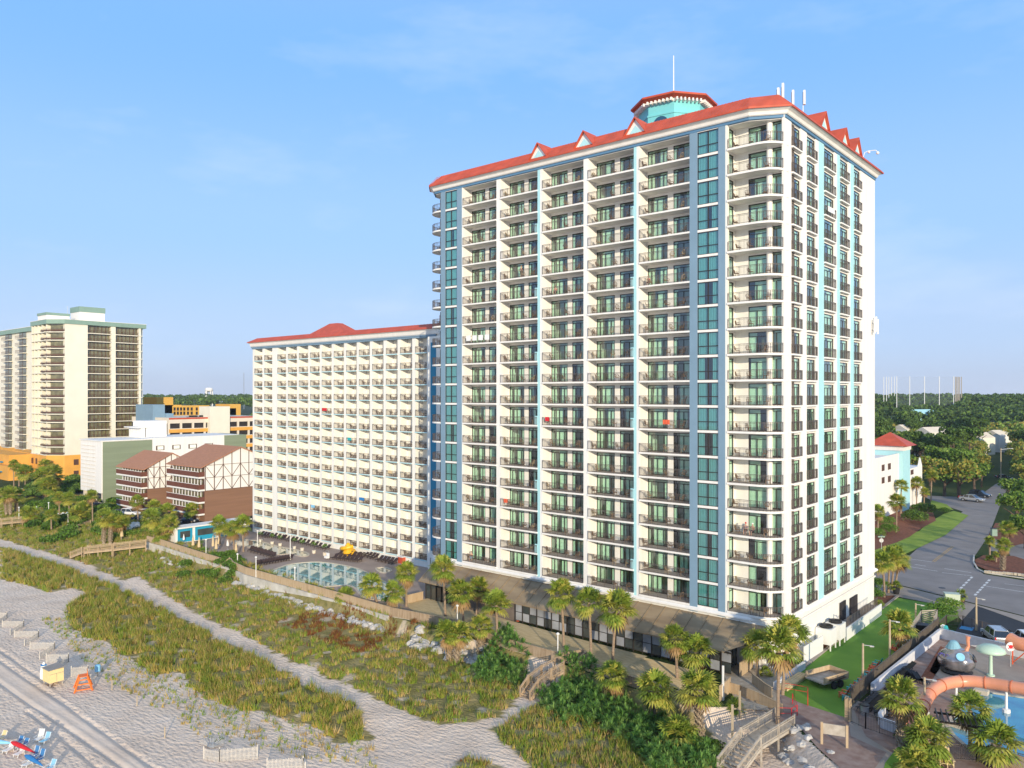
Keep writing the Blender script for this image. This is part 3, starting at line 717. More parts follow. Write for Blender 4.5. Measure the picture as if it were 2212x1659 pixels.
nx = len(XA)
fs = [(j*nx+i, j*nx+i+1, (j+1)*nx+i+1, (j+1)*nx+i) for j in range(len(YA)-1) for i in range(nx-1)]
me = bpy.data.meshes.new('ground'); me.from_pydata(vs, [], fs); me.polygons.foreach_set('use_smooth', [True]*len(fs))
BAND = PP([(-80,1372),(0,1429),(131,1517),(219,1580),(335,1661),(420,1722),(350,1715),(271,1657),(153,1576),(72,1524),(0,1473),(-80,1420)], -2.5)
tk = [1. if (-125 < v[0] < -50 and 22 < v[1] < 44 and poly_in(v[0], v[1], BAND)) else 0. for v in vs]
at2 = me.attributes.new('track', 'FLOAT', 'POINT'); at2.data.foreach_set('value', tk)
at = me.attributes.new('veg', 'FLOAT', 'POINT'); at.data.foreach_set('value', vg)
# sand / dune soil material
m = bpy.data.materials.new('sand_and_dune_soil'); m.use_nodes = True; nt = m.node_tree; N = nt.nodes; L = nt.links; b = N['Principled BSDF']
b.inputs['Roughness'].default_value = .95; b.inputs['Specular IOR Level'].default_value = .1
geo = N.new('ShaderNodeNewGeometry'); sx = N.new('ShaderNodeSeparateXYZ'); L.new(geo.outputs['Position'], sx.inputs[0])
def nz(sc, det=4, rough=.5, vec=None):
    n = N.new('ShaderNodeTexNoise'); n.inputs['Scale'].default_value = sc; n.inputs['Detail'].default_value = det; n.inputs['Roughness'].default_value = rough
    L.new(vec or geo.outputs['Position'], n.inputs['Vector']); return n.outputs['Fac']
def ramp(src, p0, c0, p1, c1):
    r = N.new('ShaderNodeValToRGB'); r.color_ramp.elements[0].position = p0; r.color_ramp.elements[0].color = tuple(c0)+(1,); r.color_ramp.elements[1].position = p1; r.color_ramp.elements[1].color = tuple(c1)+(1,)
    L.new(src, r.inputs[0]); return r.outputs[0]
def mixc(f, a, b2):
    x = N.new('ShaderNodeMixRGB'); 
    for i, s in ((0,f),(1,a),(2,b2)):
        if hasattr(s, 'links') or hasattr(s, 'is_linked'): L.new(s, x.inputs[i])
        else: x.inputs[i].default_value = s if i == 0 else tuple(s)+(1,)
    return x.outputs[0]
sand = ramp(nz(.25,5), .3, (.70,.555,.43), .7, (.82,.675,.54))
soil = ramp(nz(.5,5), .35, (.20,.18,.06), .65, (.36,.29,.13))
atn = N.new('ShaderNodeAttribute'); atn.attribute_name = 'veg'
inl = ramp(nz(.02,6), .35, (.03,.055,.015), .65, (.07,.09,.03))
col = mixc(atn.outputs['Fac'], sand, soil)
cmp = N.new('ShaderNodeMath'); cmp.operation = 'GREATER_THAN'; cmp.inputs[1].default_value = -.1; L.new(sx.outputs['Z'], cmp.inputs[0])
col = mixc(cmp.outputs[0], col, inl); L.new(col, b.inputs['Base Color'])
bp = N.new('ShaderNodeBump'); bp.inputs['Strength'].default_value = .9; bp.inputs['Distance'].default_value = .16
mpn = N.new('ShaderNodeMapping'); mpn.inputs['Scale'].default_value = (1.3,3.2,1.); L.new(geo.outputs['Position'], mpn.inputs[0])
vo = N.new('ShaderNodeTexVoronoi'); vo.feature = 'SMOOTH_F1'; vo.inputs['Scale'].default_value = 1.1; L.new(mpn.outputs[0], vo.inputs['Vector'])
ad = N.new('ShaderNodeMath'); ad.operation = 'ADD'; L.new(vo.outputs['Distance'], ad.inputs[0]); L.new(nz(3.,4,.6), ad.inputs[1])
at3 = N.new('ShaderNodeAttribute'); at3.attribute_name = 'track'; ms_ = N.new('ShaderNodeMath'); ms_.operation = 'MULTIPLY_ADD'; ms_.inputs[1].default_value = -.8; ms_.inputs[2].default_value = 1.; L.new(at3.outputs['Fac'], ms_.inputs[0]); L.new(ms_.outputs[0], bp.inputs['Strength'])
L.new(ad.outputs[0], bp.inputs['Height']); L.new(bp.outputs[0], b.inputs['Normal'])
me.materials.append(m)
g = place(me, 'ground'); tag(g, kind='structure')
# ================================================================ flat surfaces
M['concrete'] = mat('pale_concrete', (.34,.29,.25), .85, .1, .6, .1, 20)
M['pooldeck'] = mat('pool_deck_concrete', (.36,.28,.235), .85, .12, .3, .1, 15)
M['asphalt'] = mat('worn_asphalt', (.25,.225,.21), .9, .12, .3, .1, 30)
M['newasphalt'] = mat('fresh_asphalt', (.028,.03,.036), .8, .15, .5, .1, 30)
M['lawn'] = mat('green_turf', (.09,.23,.02), .9, 0, .15, .4, 40, col2=(.18,.34,.035))
M['grassv'] = mat('verge_grass', (.16,.26,.02), .9, 0, .4, .4, 30, col2=(.27,.36,.04))
M['mulch'] = mat('red_mulch', (.20,.07,.035), .95, .3, 2., .5, 25)
M['brick'] = mat('brick_paving', (.24,.15,.12), .85, 0, 1.2, .2, 10, col2=(.36,.27,.23))
M['paintw'] = mat('white_road_paint', (.7,.69,.66), .7, .1, 4)
M['painty'] = mat('yellow_road_paint', (.6,.33,.04), .7, .1, 4)
M['paintb'] = mat('blue_parking_paint', (.05,.25,.5), .7, .1, 4)
M['plank'] = mat('weathered_deck_plank', (.52,.39,.20), .85, 0, .8, .1, 10, col2=(.70,.56,.33), stretch=(1,6,1))
M['fencew'] = mat('weathered_fence_wood', (.30,.21,.13), .9, 0, 1.2, .2, 10, col2=(.46,.35,.24), stretch=(4,4,.6))
M['fencet'] = mat('tan_fence_wood', (.42,.30,.18), .9, 0, .8, .2, 10, col2=(.52,.40,.26), stretch=(4,4,.6))
M['greyw'] = mat('grey_timber', (.34,.29,.23), .9, 0, 2, .2, 10, col2=(.48,.43,.36))
M['conwall'] = mat('stained_sea_wall', (.45,.42,.36), .9, 0, .6, .1, 5, col2=(.68,.64,.56))
M['rock'] = mat('pale_rock', (.34,.33,.32), .9, 0, 1.5, .6, 6, col2=(.58,.56,.53))
M['coping'] = mat('pool_coping', (.55,.48,.38), .8, .08, 2)
def sheet(name, poly, z, m):
    mb = MB(); mb.sheet(poly, z); o = mb.build(name, M[m]); tag(o, kind='structure'); return o
def strip(mb, a, b, w, z):
    a = Vector((a[0],a[1],0)); b = Vector((b[0],b[1],0)); d = (b-a).normalized(); n = Vector((-d.y,d.x,0))*w/2
    mb.add([tuple(p+Vector((0,0,z))) for p in (a+n,b+n,b-n,a-n)], [(3,2,1,0)])
sheet('pool_terrace', [(-161,76.4),(-155.2,75),(-137,73.8),(-124,72.8),(-94,71.5),(-81,71.2),(-81,84),(-95,94.8),(-154.6,94.8),(-160,95)], 0., 'pooldeck')
sheet('service_yard', [(-260,84),(-161.1,77),(-160.2,94.7),(-154.9,95),(-154.9,118),(-260,130)], -.02, 'newasphalt')
sheet('courtyard', [(-96,84.2),(-81,84),(-81,83.2),(-95,89)], -.02, 'concrete')
sheet('brick_path', PP([(1690,1500),(1728,1516),(1760,1516),(1832,1549),(1838,1590),(1915,1625),(1890,1659),(1860,1700),(1812,1656),(1768,1617),(1730,1574),(1700,1555),(1675,1560),(1660,1530)]), .0, 'brick')
lawn_poly = PP([(1932,1290),(2060,1312),(2075,1330),(2030,1356),(1995,1390),(1835,1527),(1830,1551),(1728,1518),(1690,1500),(1728,1449),(1890,1324)])
sheet('turf_lawn', lawn_poly, .004, 'lawn')
sheet('mulch_bed', PP([(1930,1286),(1936,1291),(1893,1324),(1866,1331),(1880,1290)]), .012, 'mulch')
mb = MB(); pts = PP([(1940,1288),(1893,1324),(1880,1327),(1728,1449),(1700,1478)])
for i in range(len(pts)-1): mb.bar(pts[i]+(.06,), pts[i+1]+(.06,), .35, .16)
tag(mb.build('lawn_kerb', M['concrete']), kind='structure')
sheet('red_path', PP([(1856,1331),(1884,1321),(1730,1445),(1728,1435)]), .016, 'mulch')
sheet('dirt_ground', PP([(1560,1440),(1640,1400),(1735,1440),(1700,1475),(1700,1510),(1662,1535),(1600,1530),(1570,1480)]), -.004, 'greyw')
sheet('paving', PP([(1690,1500),(1850,1512),(2060,1600),(2330,1700),(1850,1700),(1812,1652),(1768,1613),(1735,1572)]), -.006, 'concrete')
# boulevard and side street
sheet('road', PP([(1700,1190),(1850,1195),(1965,1200),(2030,1140),(2080,1105),(2020,1085),(1990,1070),(2110,1075),(2150,1046),(2189,1030),(2181,1046),(2167,1074),(2136,1156),(2103,1205),(2104,1225),(2125,1240),(2212,1254),(2800,1331),(2800,1477),(2212,1330),(2060,1292),(1937,1262),(1780,1222)]), .0, 'asphalt')
sheet('side_parking', PP([(2136,1156),(2167,1150),(2600,1230),(2600,1285),(2190,1215),(2180,1195),(2140,1190)]), .004, 'asphalt')
sheet('sidewalk', PP([(1890,1262),(1937,1264),(2060,1294),(2212,1332),(2800,1479),(2800,1497),(2212,1345),(2120,1312),(2105,1320),(2080,1342),(2060,1322),(2058,1312),(1934,1288),(1900,1285)]), .008, 'concrete')
sheet('parking_lot', PP([(2108,1308),(2212,1346),(2800,1498),(2800,1584),(2212,1412),(2062,1368),(2075,1344),(2092,1325)]), .012, 'newasphalt')
sheet('verge', PP([(1888,1206),(1950,1200),(1976,1188),(2043,1156),(2092,1114),(2075,1108),(2060,1104),(2040,1110),(2005,1130),(1985,1148),(1940,1158),(1888,1190)]), .06, 'grassv')
sheet('mulch_bed', PP([(1880,1192),(1938,1172),(1965,1160),(1990,1142),(2022,1125),(2012,1098),(1985,1082),(1930,1106),(1880,1128)]), .07, 'mulch')
sheet('verge', PP([(2012,1098),(2060,1102),(2045,1090),(2010,1080)]), .06, 'grassv')
sheet('mulch_island', PP([(2106,1210),(2125,1200),(2190,1202),(2230,1215),(2230,1246),(2130,1232),(2108,1222)]), .1, 'mulch')
sheet('mulch_bed', PP([(2136,1156),(2150,1130),(2230,1140),(2230,1170),(2180,1182)]), .07, 'mulch')
mb = MB()
pts = PP([(2104,1200),(2103,1215),(2112,1230),(2128,1238),(2212,1250),(2300,1262)])
for i in range(len(pts)-1): mb.bar(pts[i]+(.07,), pts[i+1]+(.07,), .25, .15)
tag(mb.build('kerb', M['conwall']), kind='structure')
mb = MB()
def rl(a, b, w=.15): strip(mb, P(*a), P(*b), w, .008)
rl((1965,1207),(2013,1214)); rl((1976,1219),(2000,1223)); rl((1965,1224),(2025,1234)); rl((2040,1228),(2098,1237)); rl((2035,1237),(2100,1244)); rl((2130,1266),(2212,1279)); rl((2170,1261),(2212,1266),.12)
for i in range(7):
    t0, t1 = i/7, i/7+.09; a, b = (2100,1246), (2062,1284)
    rl((a[0]+(b[0]-a[0])*t0,a[1]+(b[1]-a[1])*t0),(a[0]+(b[0]-a[0])*t1,a[1]+(b[1]-a[1])*t1),.35)
    a, b = (2138,1252), (2104,1288)
    rl((a[0]+(b[0]-a[0])*t0,a[1]+(b[1]-a[1])*t0),(a[0]+(b[0]-a[0])*t1,a[1]+(b[1]-a[1])*t1),.35)
for i in range(2): rl((2178+i*36,1385+i*8),(2196+i*36,1366+i*8),.12)
o = mb.build('road_marking', M['paintw']); tag(o, kind='structure')
mb = MB(); strip(mb, P(2014,1213), P(2056,1180), .1, .0085); strip(mb, P(2018,1214), P(2060,1181), .1, .0085); tag(mb.build('centre_line', M['painty']), kind='structure')
sheet('blue_parking_sign_paint', PP([(2072,1358),(2077,1352),(2105,1356),(2100,1363)]), .017, 'paintb')
# ================================================================ base storey with sloping metal roof
M['brownroof'] = mat('weathered_brown_metal_roof', (.20,.145,.09), .4, 0, .25, .05, 5, col2=(.38,.29,.18), stretch=(.6,3,1))
M['dglass'] = mat('dark_restaurant_glass', (.05,.06,.06), .08, .3, .5, spec=.9)
M['pglass'] = mat('papered_window', (.30,.31,.33), .35, .3, .35)
B = empty('beach_restaurant', (-60,80,0), 'low glazed restaurant with sloping brown metal roof along the foot of the tall tower', 'building')
def bb(mb, name, m, parent=None):
    o = mb.build(name, m, parent or B)
    if parent is None: o.location = (60,-80,0)
    return o
EV, GZ = 77.9, 2.62
def ey(x): return 79.6+(x+85.4)*(-1.0)/48.2   # eave line
mb = MB()
for (a, b) in ((-85.6,-60),(-60,-37.0)):
    mb.add([(a,ey(a),GZ),(b,ey(b),GZ),(b,83.05,4.85),(a,83.05,4.85),(a,ey(a),GZ-.12),(b,ey(b),GZ-.12),(b,83.05,4.7),(a,83.05,4.7)],[(0,1,2,3),(7,6,5,4),(0,4,5,1),(1,5,6,2),(2,6,7,3),(3,7,4,0)])
mb.add([(-37.0,ey(-37),GZ),(-33.4,81,4.2),(-34,83.0,4.85),(-37.,83.05,4.85)],[(0,1,2,3)])
bb(mb, 'roof', M['brownroof'])
mb = MB()
for i in range(27):
    x = -85.4+48.2*i/26; mb.bar((x,ey(x),GZ+.02),(x,83.05,4.88),.07,.06)
bb(mb, 'roof_seam', M['brownroof'])
mb = MB(); x0 = -84.6
gx = []; x = -66.9
while x < -37.6: gx.append(x); x += 1.22
fr = MB(); g1 = MB(); g2 = MB()
for i, x in enumerate(gx):
    y = ey(x)+.45; y2 = ey(x+1.22)+.45
    door = i in (7, 15)
    fr.bar((x,y,0),(x,y,GZ),.12 if i % 2 else .07)
    t = MB(); t.m = int((i % 5 in (0,1,3)) and not door)
    t.quad((x,y+.02,.3),(x+1.22,y2+.02,.3),(x+1.22,y2+.02,1.4),(x,y+.02,1.4))
    t.m = int(R.random() < .7)
    t.quad((x,y+.02,1.4),(x+1.22,y2+.02,1.4),(x+1.22,y2+.02,GZ),(x,y+.02,GZ)); bb(t, 'window', [M['dglass'],M['pglass']])
a, b = gx[0], gx[-1]+1.22
fr.bar((a,ey(a)+.45,1.4),(b,ey(b)+.45,1.4),.07); fr.bar((a,ey(a)+.45,.28),(b,ey(b)+.45,.28),.08); fr.bar((a,ey(a)+.43,GZ-.16),(b,ey(b)+.43,GZ-.16),.16)
for i in range(8):
    x = -84.6+i*1.1; fr.bar((x,ey(x)+.6,0),(x,ey(x)+.6,GZ),.09)
fr.bar((-84.6,ey(-84.6)+.6,2.1),(-76.9,ey(-76.9)+.6,2.1),.08)
for i in range(5): fr.bar((-84.6,80.3+i*.7,0),(-84.6,80.3+i*.7,GZ),.08); 
g2.quad((-84.6,80.25,.1),(-76.9,80.1,.1),(-76.9,80.1,GZ),(-84.6,80.25,GZ))
for i in range(5): fr.bar((-37.5,79.0+i*.95,0),(-37.5,79.0+i*.95,GZ+i*.4),.09)
bb(g2, 'glazing', M['dglass']); g2 = MB()
g2.add([(-37.5,79.0,.1),(-37.5,82.9,.1),(-37.5,82.9,4.5),(-37.5,79.0,GZ)],[(0,1,2,3)])
bb(fr, 'window_frame', M['frame']); bb(g2, 'glazing', M['dglass'])
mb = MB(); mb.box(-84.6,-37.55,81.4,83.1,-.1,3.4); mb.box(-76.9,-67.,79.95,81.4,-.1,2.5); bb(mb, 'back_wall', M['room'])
# ================================================================ decks and sea wall
sheet('timber_deck', [(-84.5,80.4),(-84.5,76),(-81.2,74.5),(-81.2,70.9),(-68.7,72.2),(-64.9,70.7),(-52.75,70.6),(-51.3,73.5),(-46.5,74.5),(-46.5,78.9),(-60,79.2),(-76.9,80.1)], .024, 'plank')
mb = MB()
for i in range(40):   # exposed joists and loose boards of the unfinished part
    t = i/39; x0 = -51.0+.6*t; mb.bar((-51.2+R.uniform(-.5,.3),70.8+7.6*t,.0),(-38.2+R.uniform(-1.4,.2),69.8+8.2*t,.0),.10,.06)
for i in range(9): mb.bar((-50.5+i*1.45,70.6,-.1),(-50.3+i*1.45,78.4,-.1),.08,.14)
d = mb.build('deck_boards', M['plank']); tag(d, 'unfinished timber deck of spaced loose boards in front of the glazed restaurant', 'deck')
def picket(name, pts, z, h, m, label, cat='fence', group=None, gap=.16, w=.13, post=2.4, cap=True, solid=False):
    e = empty(name, (pts[0][0],pts[0][1],z), label, cat, group)
    pk = MB(); ps = MB(); rl_ = MB(); ox, oy = pts[0]
    for i in range(len(pts)-1):
        a = Vector((pts[i][0]-ox,pts[i][1]-oy,0)); b = Vector((pts[i+1][0]-ox,pts[i+1][1]-oy,0)); Ln = (b-a).length; d = (b-a)/Ln; rz = atan2(d.y,d.x)
        for j in range(int(Ln/gap)+1):
            p = a+d*min(Ln, j*gap); pk.rbox((p.x,p.y,h/2+R.uniform(-.015,.015)),(w,.03,h-.02),rz)
        for j in range(int(Ln/post)+1):
            p = a+d*min(Ln, j*post)+Vector((-d.y,d.x,0))*.07; ps.rbox((p.x,p.y,h/2-.25),(.11,.09,h+.5),rz)
        nrm = Vector((-d.y,d.x,0))*.05
        rl_.bar(tuple(a+nrm+Vector((0,0,h*.25))),tuple(b+nrm+Vector((0,0,h*.25))),.05,.09); rl_.bar(tuple(a+nrm+Vector((0,0,h*.8))),tuple(b+nrm+Vector((0,0,h*.8))),.05,.09)
        if cap: rl_.bar(tuple(a+Vector((0,0,h+.03))),tuple(b+Vector((0,0,h+.03))),.16,.04)
    pk.build('pickets', M[m], e); ps.build('posts', M[m], e); rl_.build('rails', M[m], e)
    return e
sw_pts = [(-161,74.5),(-155,74.5),(-137.6,73.3),(-129.2,72.9)]
picket('wooden_fence', sw_pts, .0, 1.15, 'fencet', 'tan board fence on the sea wall beside the turquoise snack cabin')
picket('wooden_fence', [(-127.8,73.9),(-124.7,72.6),(-119,71.6),(-94,71.3),(-81.8,70.9)], .0, 1.15, 'fencet', 'long tan board fence on the white sea wall in front of the big pool')
picket('wooden_fence', [(-81.7,70.85),(-68.7,72.5),(-64.9,70.9),(-59.7,70.55),(-52.75,70.55)], .0, 1.15, 'fencew', 'grey brown picket fence along the raised timber deck')
picket('wooden_fence', [(-52.7,70.6),(-51.4,73.3)], .0, 1.15, 'fencew', 'short return of picket fence at the corner of the raised deck')
picket('wooden_fence', [(-51.0,73.2),(-50.4,70.8),(-46.,70.1),(-40.5,69.3),(-36.2,69.)], .0, 1.05, 'fencew', 'grey picket fence along the unfinished deck behind the yuccas')
picket('wooden_fence', [(-84.6,76.2),(-84.4,79.5)], .0, 1.2, 'fencet', 'short board fence between big pool and restaurant deck')
mb = MB()
ln = [(-161,74.3),(-155,74.3),(-137.6,73.1),(-124.7,72.4),(-119,71.4),(-94,71.1),(-81.8,70.7)]
for i in range(len(ln)-1): mb.bar(ln[i]+(-1.,), ln[i+1]+(-1.,), .3, 2.0)
tag(mb.build('sea_wall', M['conwall']), 'stained white concrete wall under the tan fence in front of the pool', 'wall')
mb = MB()
ln = [(-81.7,70.9),(-68.7,72.4),(-64.9,70.9),(-52.75,70.6),(-51.2,73.2),(-36.2,69.1)]
for i in range(len(ln)-1):
    mb.bar(ln[i]+(-.12,), ln[i+1]+(-.12,), .08, .26); a = Vector(ln[i]); b = Vector(ln[i+1])
    for j in range(int((b-a).length/2)+1):
        p = a+(b-a).normalized()*j*2; mb.bar((p.x,p.y+.1,-2.2),(p.x,p.y+.1,-.1),.2)
    mb.bar((ln[i][0],ln[i][1]+.8,-1.3), (ln[i+1][0],ln[i+1][1]+.8,-1.3), .1, 2.0)
tag(mb.build('deck_framing', M['greyw']), 'rim boards and posts carrying the edge of the raised timber deck', 'deck frame')
# rocks at the wall foot
def rock_me(seed, s=1.):
    rr = random.Random(seed); mb = MB(); mb.ellips((0,0,0),(1,1,.7),7,5)
    mb.v = [(x*(1+rr.uniform(-.3,.25)), y*(1+rr.uniform(-.3,.25)), z*(1+rr.uniform(-.3,.2))) for x, y, z in mb.v]
    return mb.mesh('boulder', M['rock'])
rocks = [rock_me(i) for i in range(6)]
def put_rock(x, y, s, label, group):
    z = terrain_z(x, y); o = place(rocks[R.randrange(6)], 'boulder', None, (x,y,z+.12*s), R.uniform(0,6.28), (s,s*R.uniform(.6,.9),s*R.uniform(.6,.9))); tag(o, label, 'rock', group)
for i in range(78):
    t = i/77; x = -121+39.5*t+R.uniform(-.4,.4); y = ysea(x)-R.uniform(.7,1.9); put_rock(x, y, R.uniform(.45,.85), 'pale boulder in the row at the foot of the white sea wall', 'boulders along the sea wall')
for i in range(60):
    t = R.random(); x = -76+15*t+R.uniform(-.4,.4); y = ysea(x)-R.uniform(.3,3.2); put_rock(x, y, R.uniform(.5,1.0), 'pale boulder piled below the raised deck beside the stout palms', 'boulders below the deck')
for i in range(22):
    x = R.uniform(-150,-139); y = ysea(x)-R.uniform(.8,3.0); put_rock(x, y, R.uniform(.35,.7), 'pale boulder beside the wooden beach walkway and tan fence', 'boulders beside the walkway')
for i in range(42):
    px, py = R.uniform(1690,1860), R.uniform(1572,1665)
    if px > 1725+(py-1572)*.95 or px < 1690+(py-1600)*-.2: continue
    x, y = P(px, py, -1.2); put_rock(x, y, R.uniform(.3,.75), 'pale jagged boulder in the heap below the brick path', 'boulders below the brick path')
# ================================================================ pools
def water(name, c1, c2, rough=.03):
    m = bpy.data.materials.new(name); m.use_nodes = True; nt = m.node_tree; N = nt.nodes; L = nt.links; b = N['Principled BSDF']
    b.inputs['Roughness'].default_value = rough; b.inputs['Specular IOR Level'].default_value = .8; b.inputs['Coat Weight'].default_value = .6; b.inputs['Coat Roughness'].default_value = .02
    geo = N.new('ShaderNodeNewGeometry'); n = N.new('ShaderNodeTexNoise'); n.inputs['Scale'].default_value = .35; L.new(geo.outputs['Position'], n.inputs['Vector'])
    r = N.new('ShaderNodeValToRGB'); r.color_ramp.elements[0].position = .35; r.color_ramp.elements[1].position = .65; r.color_ramp.elements[0].color = c1+(1,); r.color_ramp.elements[1].color = c2+(1,)
    L.new(n.outputs['Fac'], r.inputs[0]); L.new(r.outputs[0], b.inputs['Base Color'])
    n2 = N.new('ShaderNodeTexNoise'); n2.inputs['Scale'].default_value = 1.2; L.new(geo.outputs['Position'], n2.inputs['Vector'])
    bp = N.new('ShaderNodeBump'); bp.inputs['Strength'].default_value = .04; bp.inputs['Distance'].default_value = .05; L.new(n2.outputs['Fac'], bp.inputs['Height']); L.new(bp.outputs[0], b.inputs['Normal']); L.new(bp.outputs[0], b.inputs['Coat Normal'])
    return m
M['pool'] = water('still_pool_water', (.03,.24,.28), (.08,.36,.38)); M['pool2'] = water('turquoise_water_park_pool', (.02,.20,.32), (.05,.34,.42)); M['pool3'] = water('river_water', (.12,.17,.13), (.17,.21,.17))
def spline(pts, n=6, closed=True):
    out = []; N_ = len(pts)
    rng = range(N_) if closed else range(N_-1)
    for i in rng:
        p0 = pts[(i-1) % N_] if closed or i > 0 else pts[i]; p1 = pts[i]; p2 = pts[(i+1) % N_]; p3 = pts[(i+2) % N_] if closed or i+2 < N_ else p2
        for k in range(n):
            t = k/n
            out.append(tuple(.5*((2*p1[j])+(-p0[j]+p2[j])*t+(2*p0[j]-5*p1[j]+4*p2[j]-p3[j])*t*t+(-p0[j]+3*p1[j]-3*p2[j]+p3[j])*t**3) for j in range(len(p1))))
    if not closed: out.append(tuple(pts[-1]))
    return out
def pool(name, pts, m, label, z=.02, curved=True, cw=.35):
    pts = spline(pts) if curved else pts
    e = empty(name, (pts[0][0],pts[0][1],z), label, 'pool')
    q = [(x-pts[0][0],y-pts[0][1]) for x, y in pts]
    mb = MB(); mb.sheet(q, .0); mb.build('water_surface', M[m], e)
    mb = MB(); n = len(q)
    for i in range(n): mb.bar(q[i]+(.03,), q[(i+1) % n]+(.03,), cw, .09)
    mb.build('coping', M['coping'], e)
    return e
pool('swimming_pool', PP([(582,1240),(613,1223),(650,1216),(700,1215),(764,1226),(800,1241),(840,1262),(869,1278),(868,1292),(827,1297),(790,1292),(776,1282),(766,1270),(745,1265),(700,1268),(665,1268),(625,1260)]), 'pool', 'large curved blue swimming pool with pale rim in front of the hotel wing')
pool('lazy_river', PP([(504,1166),(543,1167),(572,1172),(600,1180),(650,1190),(667,1198),(655,1203),(625,1197),(600,1198),(575,1190),(543,1183),(504,1176)]), 'pool3', 'narrow winding river pool with pale rim at the foot of the hotel wing')
pool('whirlpool_tub', PP([(812,1228),(830,1226),(845,1231),(840,1237),(822,1237)]), 'pool3', 'small oval whirlpool tub right of the big swimming pool', cw=.25)
# water park
sheet('park_paving', PP([(1843,1530),(2030,1378),(2240,1425),(2330,1450),(2800,1590),(2800,2000),(2050,1690),(1950,1640),(1870,1590)]), .004, 'brick')
sheet('splash_pad', PP([(2025,1415),(2075,1398),(2120,1405),(2240,1430),(2240,1470),(2170,1475),(2110,1480),(2040,1472),(2008,1450)]), .03, 'concrete')
pool('water_park_pool', PP([(2109,1492),(2240,1512),(2600,1595),(2600,1790),(2150,1640),(2085,1612),(2060,1590),(2045,1568),(2055,1552),(2075,1530),(2090,1500)]), 'pool2', 'bright turquoise water park pool under the orange slide', curved=False)
def wallthing(name, pts, z, h, t, m, label, cat='wall'):
    mb = MB()
    for i in range(len(pts)-1): mb.bar(pts[i]+(z+h/2,), pts[i+1]+(z+h/2,), t, h)
    o = mb.build(name, M[m]); tag(o, label, cat); return o
M['whitewall'] = mat('white_rendered_wall', (.62,.62,.64), .8, .08, 2, .1, 8)
wallthing('park_wall', PP([(1884,1500),(2030,1378)]), -.1, 1.2, .3, 'whitewall', 'white rendered wall below the dark screen fence beside the lawn')
wallthing('park_wall', PP([(2030,1378),(2212,1422),(2320,1450),(2800,1588)]), -.1, 1.3, .3, 'whitewall', 'white rendered wall between the parked cars and the splash pad')
wallthing('park_wall', PP([(1910,1548),(1900,1562),(1905,1572),(1960,1592),(2050,1615)]), -.1, 1.0, .3, 'whitewall', 'low white wall behind the black gate at the water park entrance')
# dark screen fence on lawn side
def metal_fence(name, pts, z, h, label, screen=None, group=None, gap=.14, rake=None):
    ox, oy = pts[0]; e = empty(name, (ox,oy,z), label, 'fence', group)
    q = [(x-ox,y-oy) for x, y in pts]; mb = MB(); rail_line(mb, q, 0, h, gap); mb.build('railing', M['rail'], e)
    ps = MB()
    for i in range(len(q)-1):
        a = Vector(q[i]); b = Vector(q[i+1]); Ln = (b-a).length; k = max(1, int(Ln/2.4))
        for j in range(k+1): p = a+(b-a)*(j/k); ps.bar((p.x,p.y,-.2),(p.x,p.y,h+.05),.09)
    ps.build('posts', M['rail'], e)
    if screen:
        sm_ = MB()
        for i in range(len(q)-1): sm_.bar(q[i]+(h*.52,), q[i+1]+(h*.52,), .015, h*.8)
        sm_.build('mesh_screen', M[screen], e)
    return e
M['screen'] = mat('brown_mesh_screen', (.10,.08,.055), .9, .2, .5)
metal_fence('screen_fence', PP([(1838,1528),(2028,1366)]), 0, 1.9, 'tall brown mesh screen fence between lawn and water park', 'screen')
metal_fence('metal_fence', PP([(1830,1556),(1870,1574),(1945,1600),(2040,1640)]), 0, 1.4, 'black metal fence and gate between brick path and water park')
metal_fence('metal_fence', PP([(2028,1366),(2045,1350),(2080,1352),(2212,1392),(2700,1536)]), .0, 1.3, 'black metal fence along the edge of the dark car park')
picket('wooden_fence', PP([(2150,1655),(2240,1690)]), 0, 1.5, 'fencet', 'pale board fence at the bottom right corner by the pool')
# boulevard-side objects come in the props part
# ================================================================ buildings on the left
M['cond'] = mat('pale_yellow_wall', (.74,.70,.58), .8, .04, .3)
M['orange'] = mat('orange_wall', (.72,.36,.07), .8, .08, .4)
M['sage'] = mat('sage_siding', (.22,.26,.17), .8, .08, .2, .1, 6, stretch=(.3,.3,6))
M['greenband'] = mat('green_roof_band', (.22,.33,.27), .6, .06, .5)
M['brownside'] = mat('brown_siding', (.24,.13,.08), .8, .1, .3, .1, 6, stretch=(.3,.3,6))
M['parapet'] = mat('brown_balcony_boards', (.15,.055,.035), .8, .1, 1)
M['shingle'] = mat('brown_shingle_roof', (.42,.20,.115), .9, .1, 1.5, .1, 10)
M['yellow'] = mat('yellow_wall', (.66,.38,.08), .8, .05, .3)
M['brpk'] = mat('tan_parking_wall', (.70,.62,.50), .8, .05, .4)
M['darkopen'] = mat('dark_opening', (.03,.025,.025), .8, .3, .5)
M['brglass'] = mat('bronze_glass', (.10,.09,.05), .12, .4, .6, spec=.9, col2=(.22,.21,.11))
M['bfr'] = mat('bronze_frame', (.10,.05,.035), .6, .1, 1)
def bld(name, loc, label, cat='building', group=None):
    e = empty(name, loc, label, cat, group)
    def b(mb, nm, m, parent=None):
        o = mb.build(nm, M[m] if isinstance(m, str) else m, parent or e)
        if parent is None: o.location = (-loc[0],-loc[1],-loc[2])
        return o
    return e, b
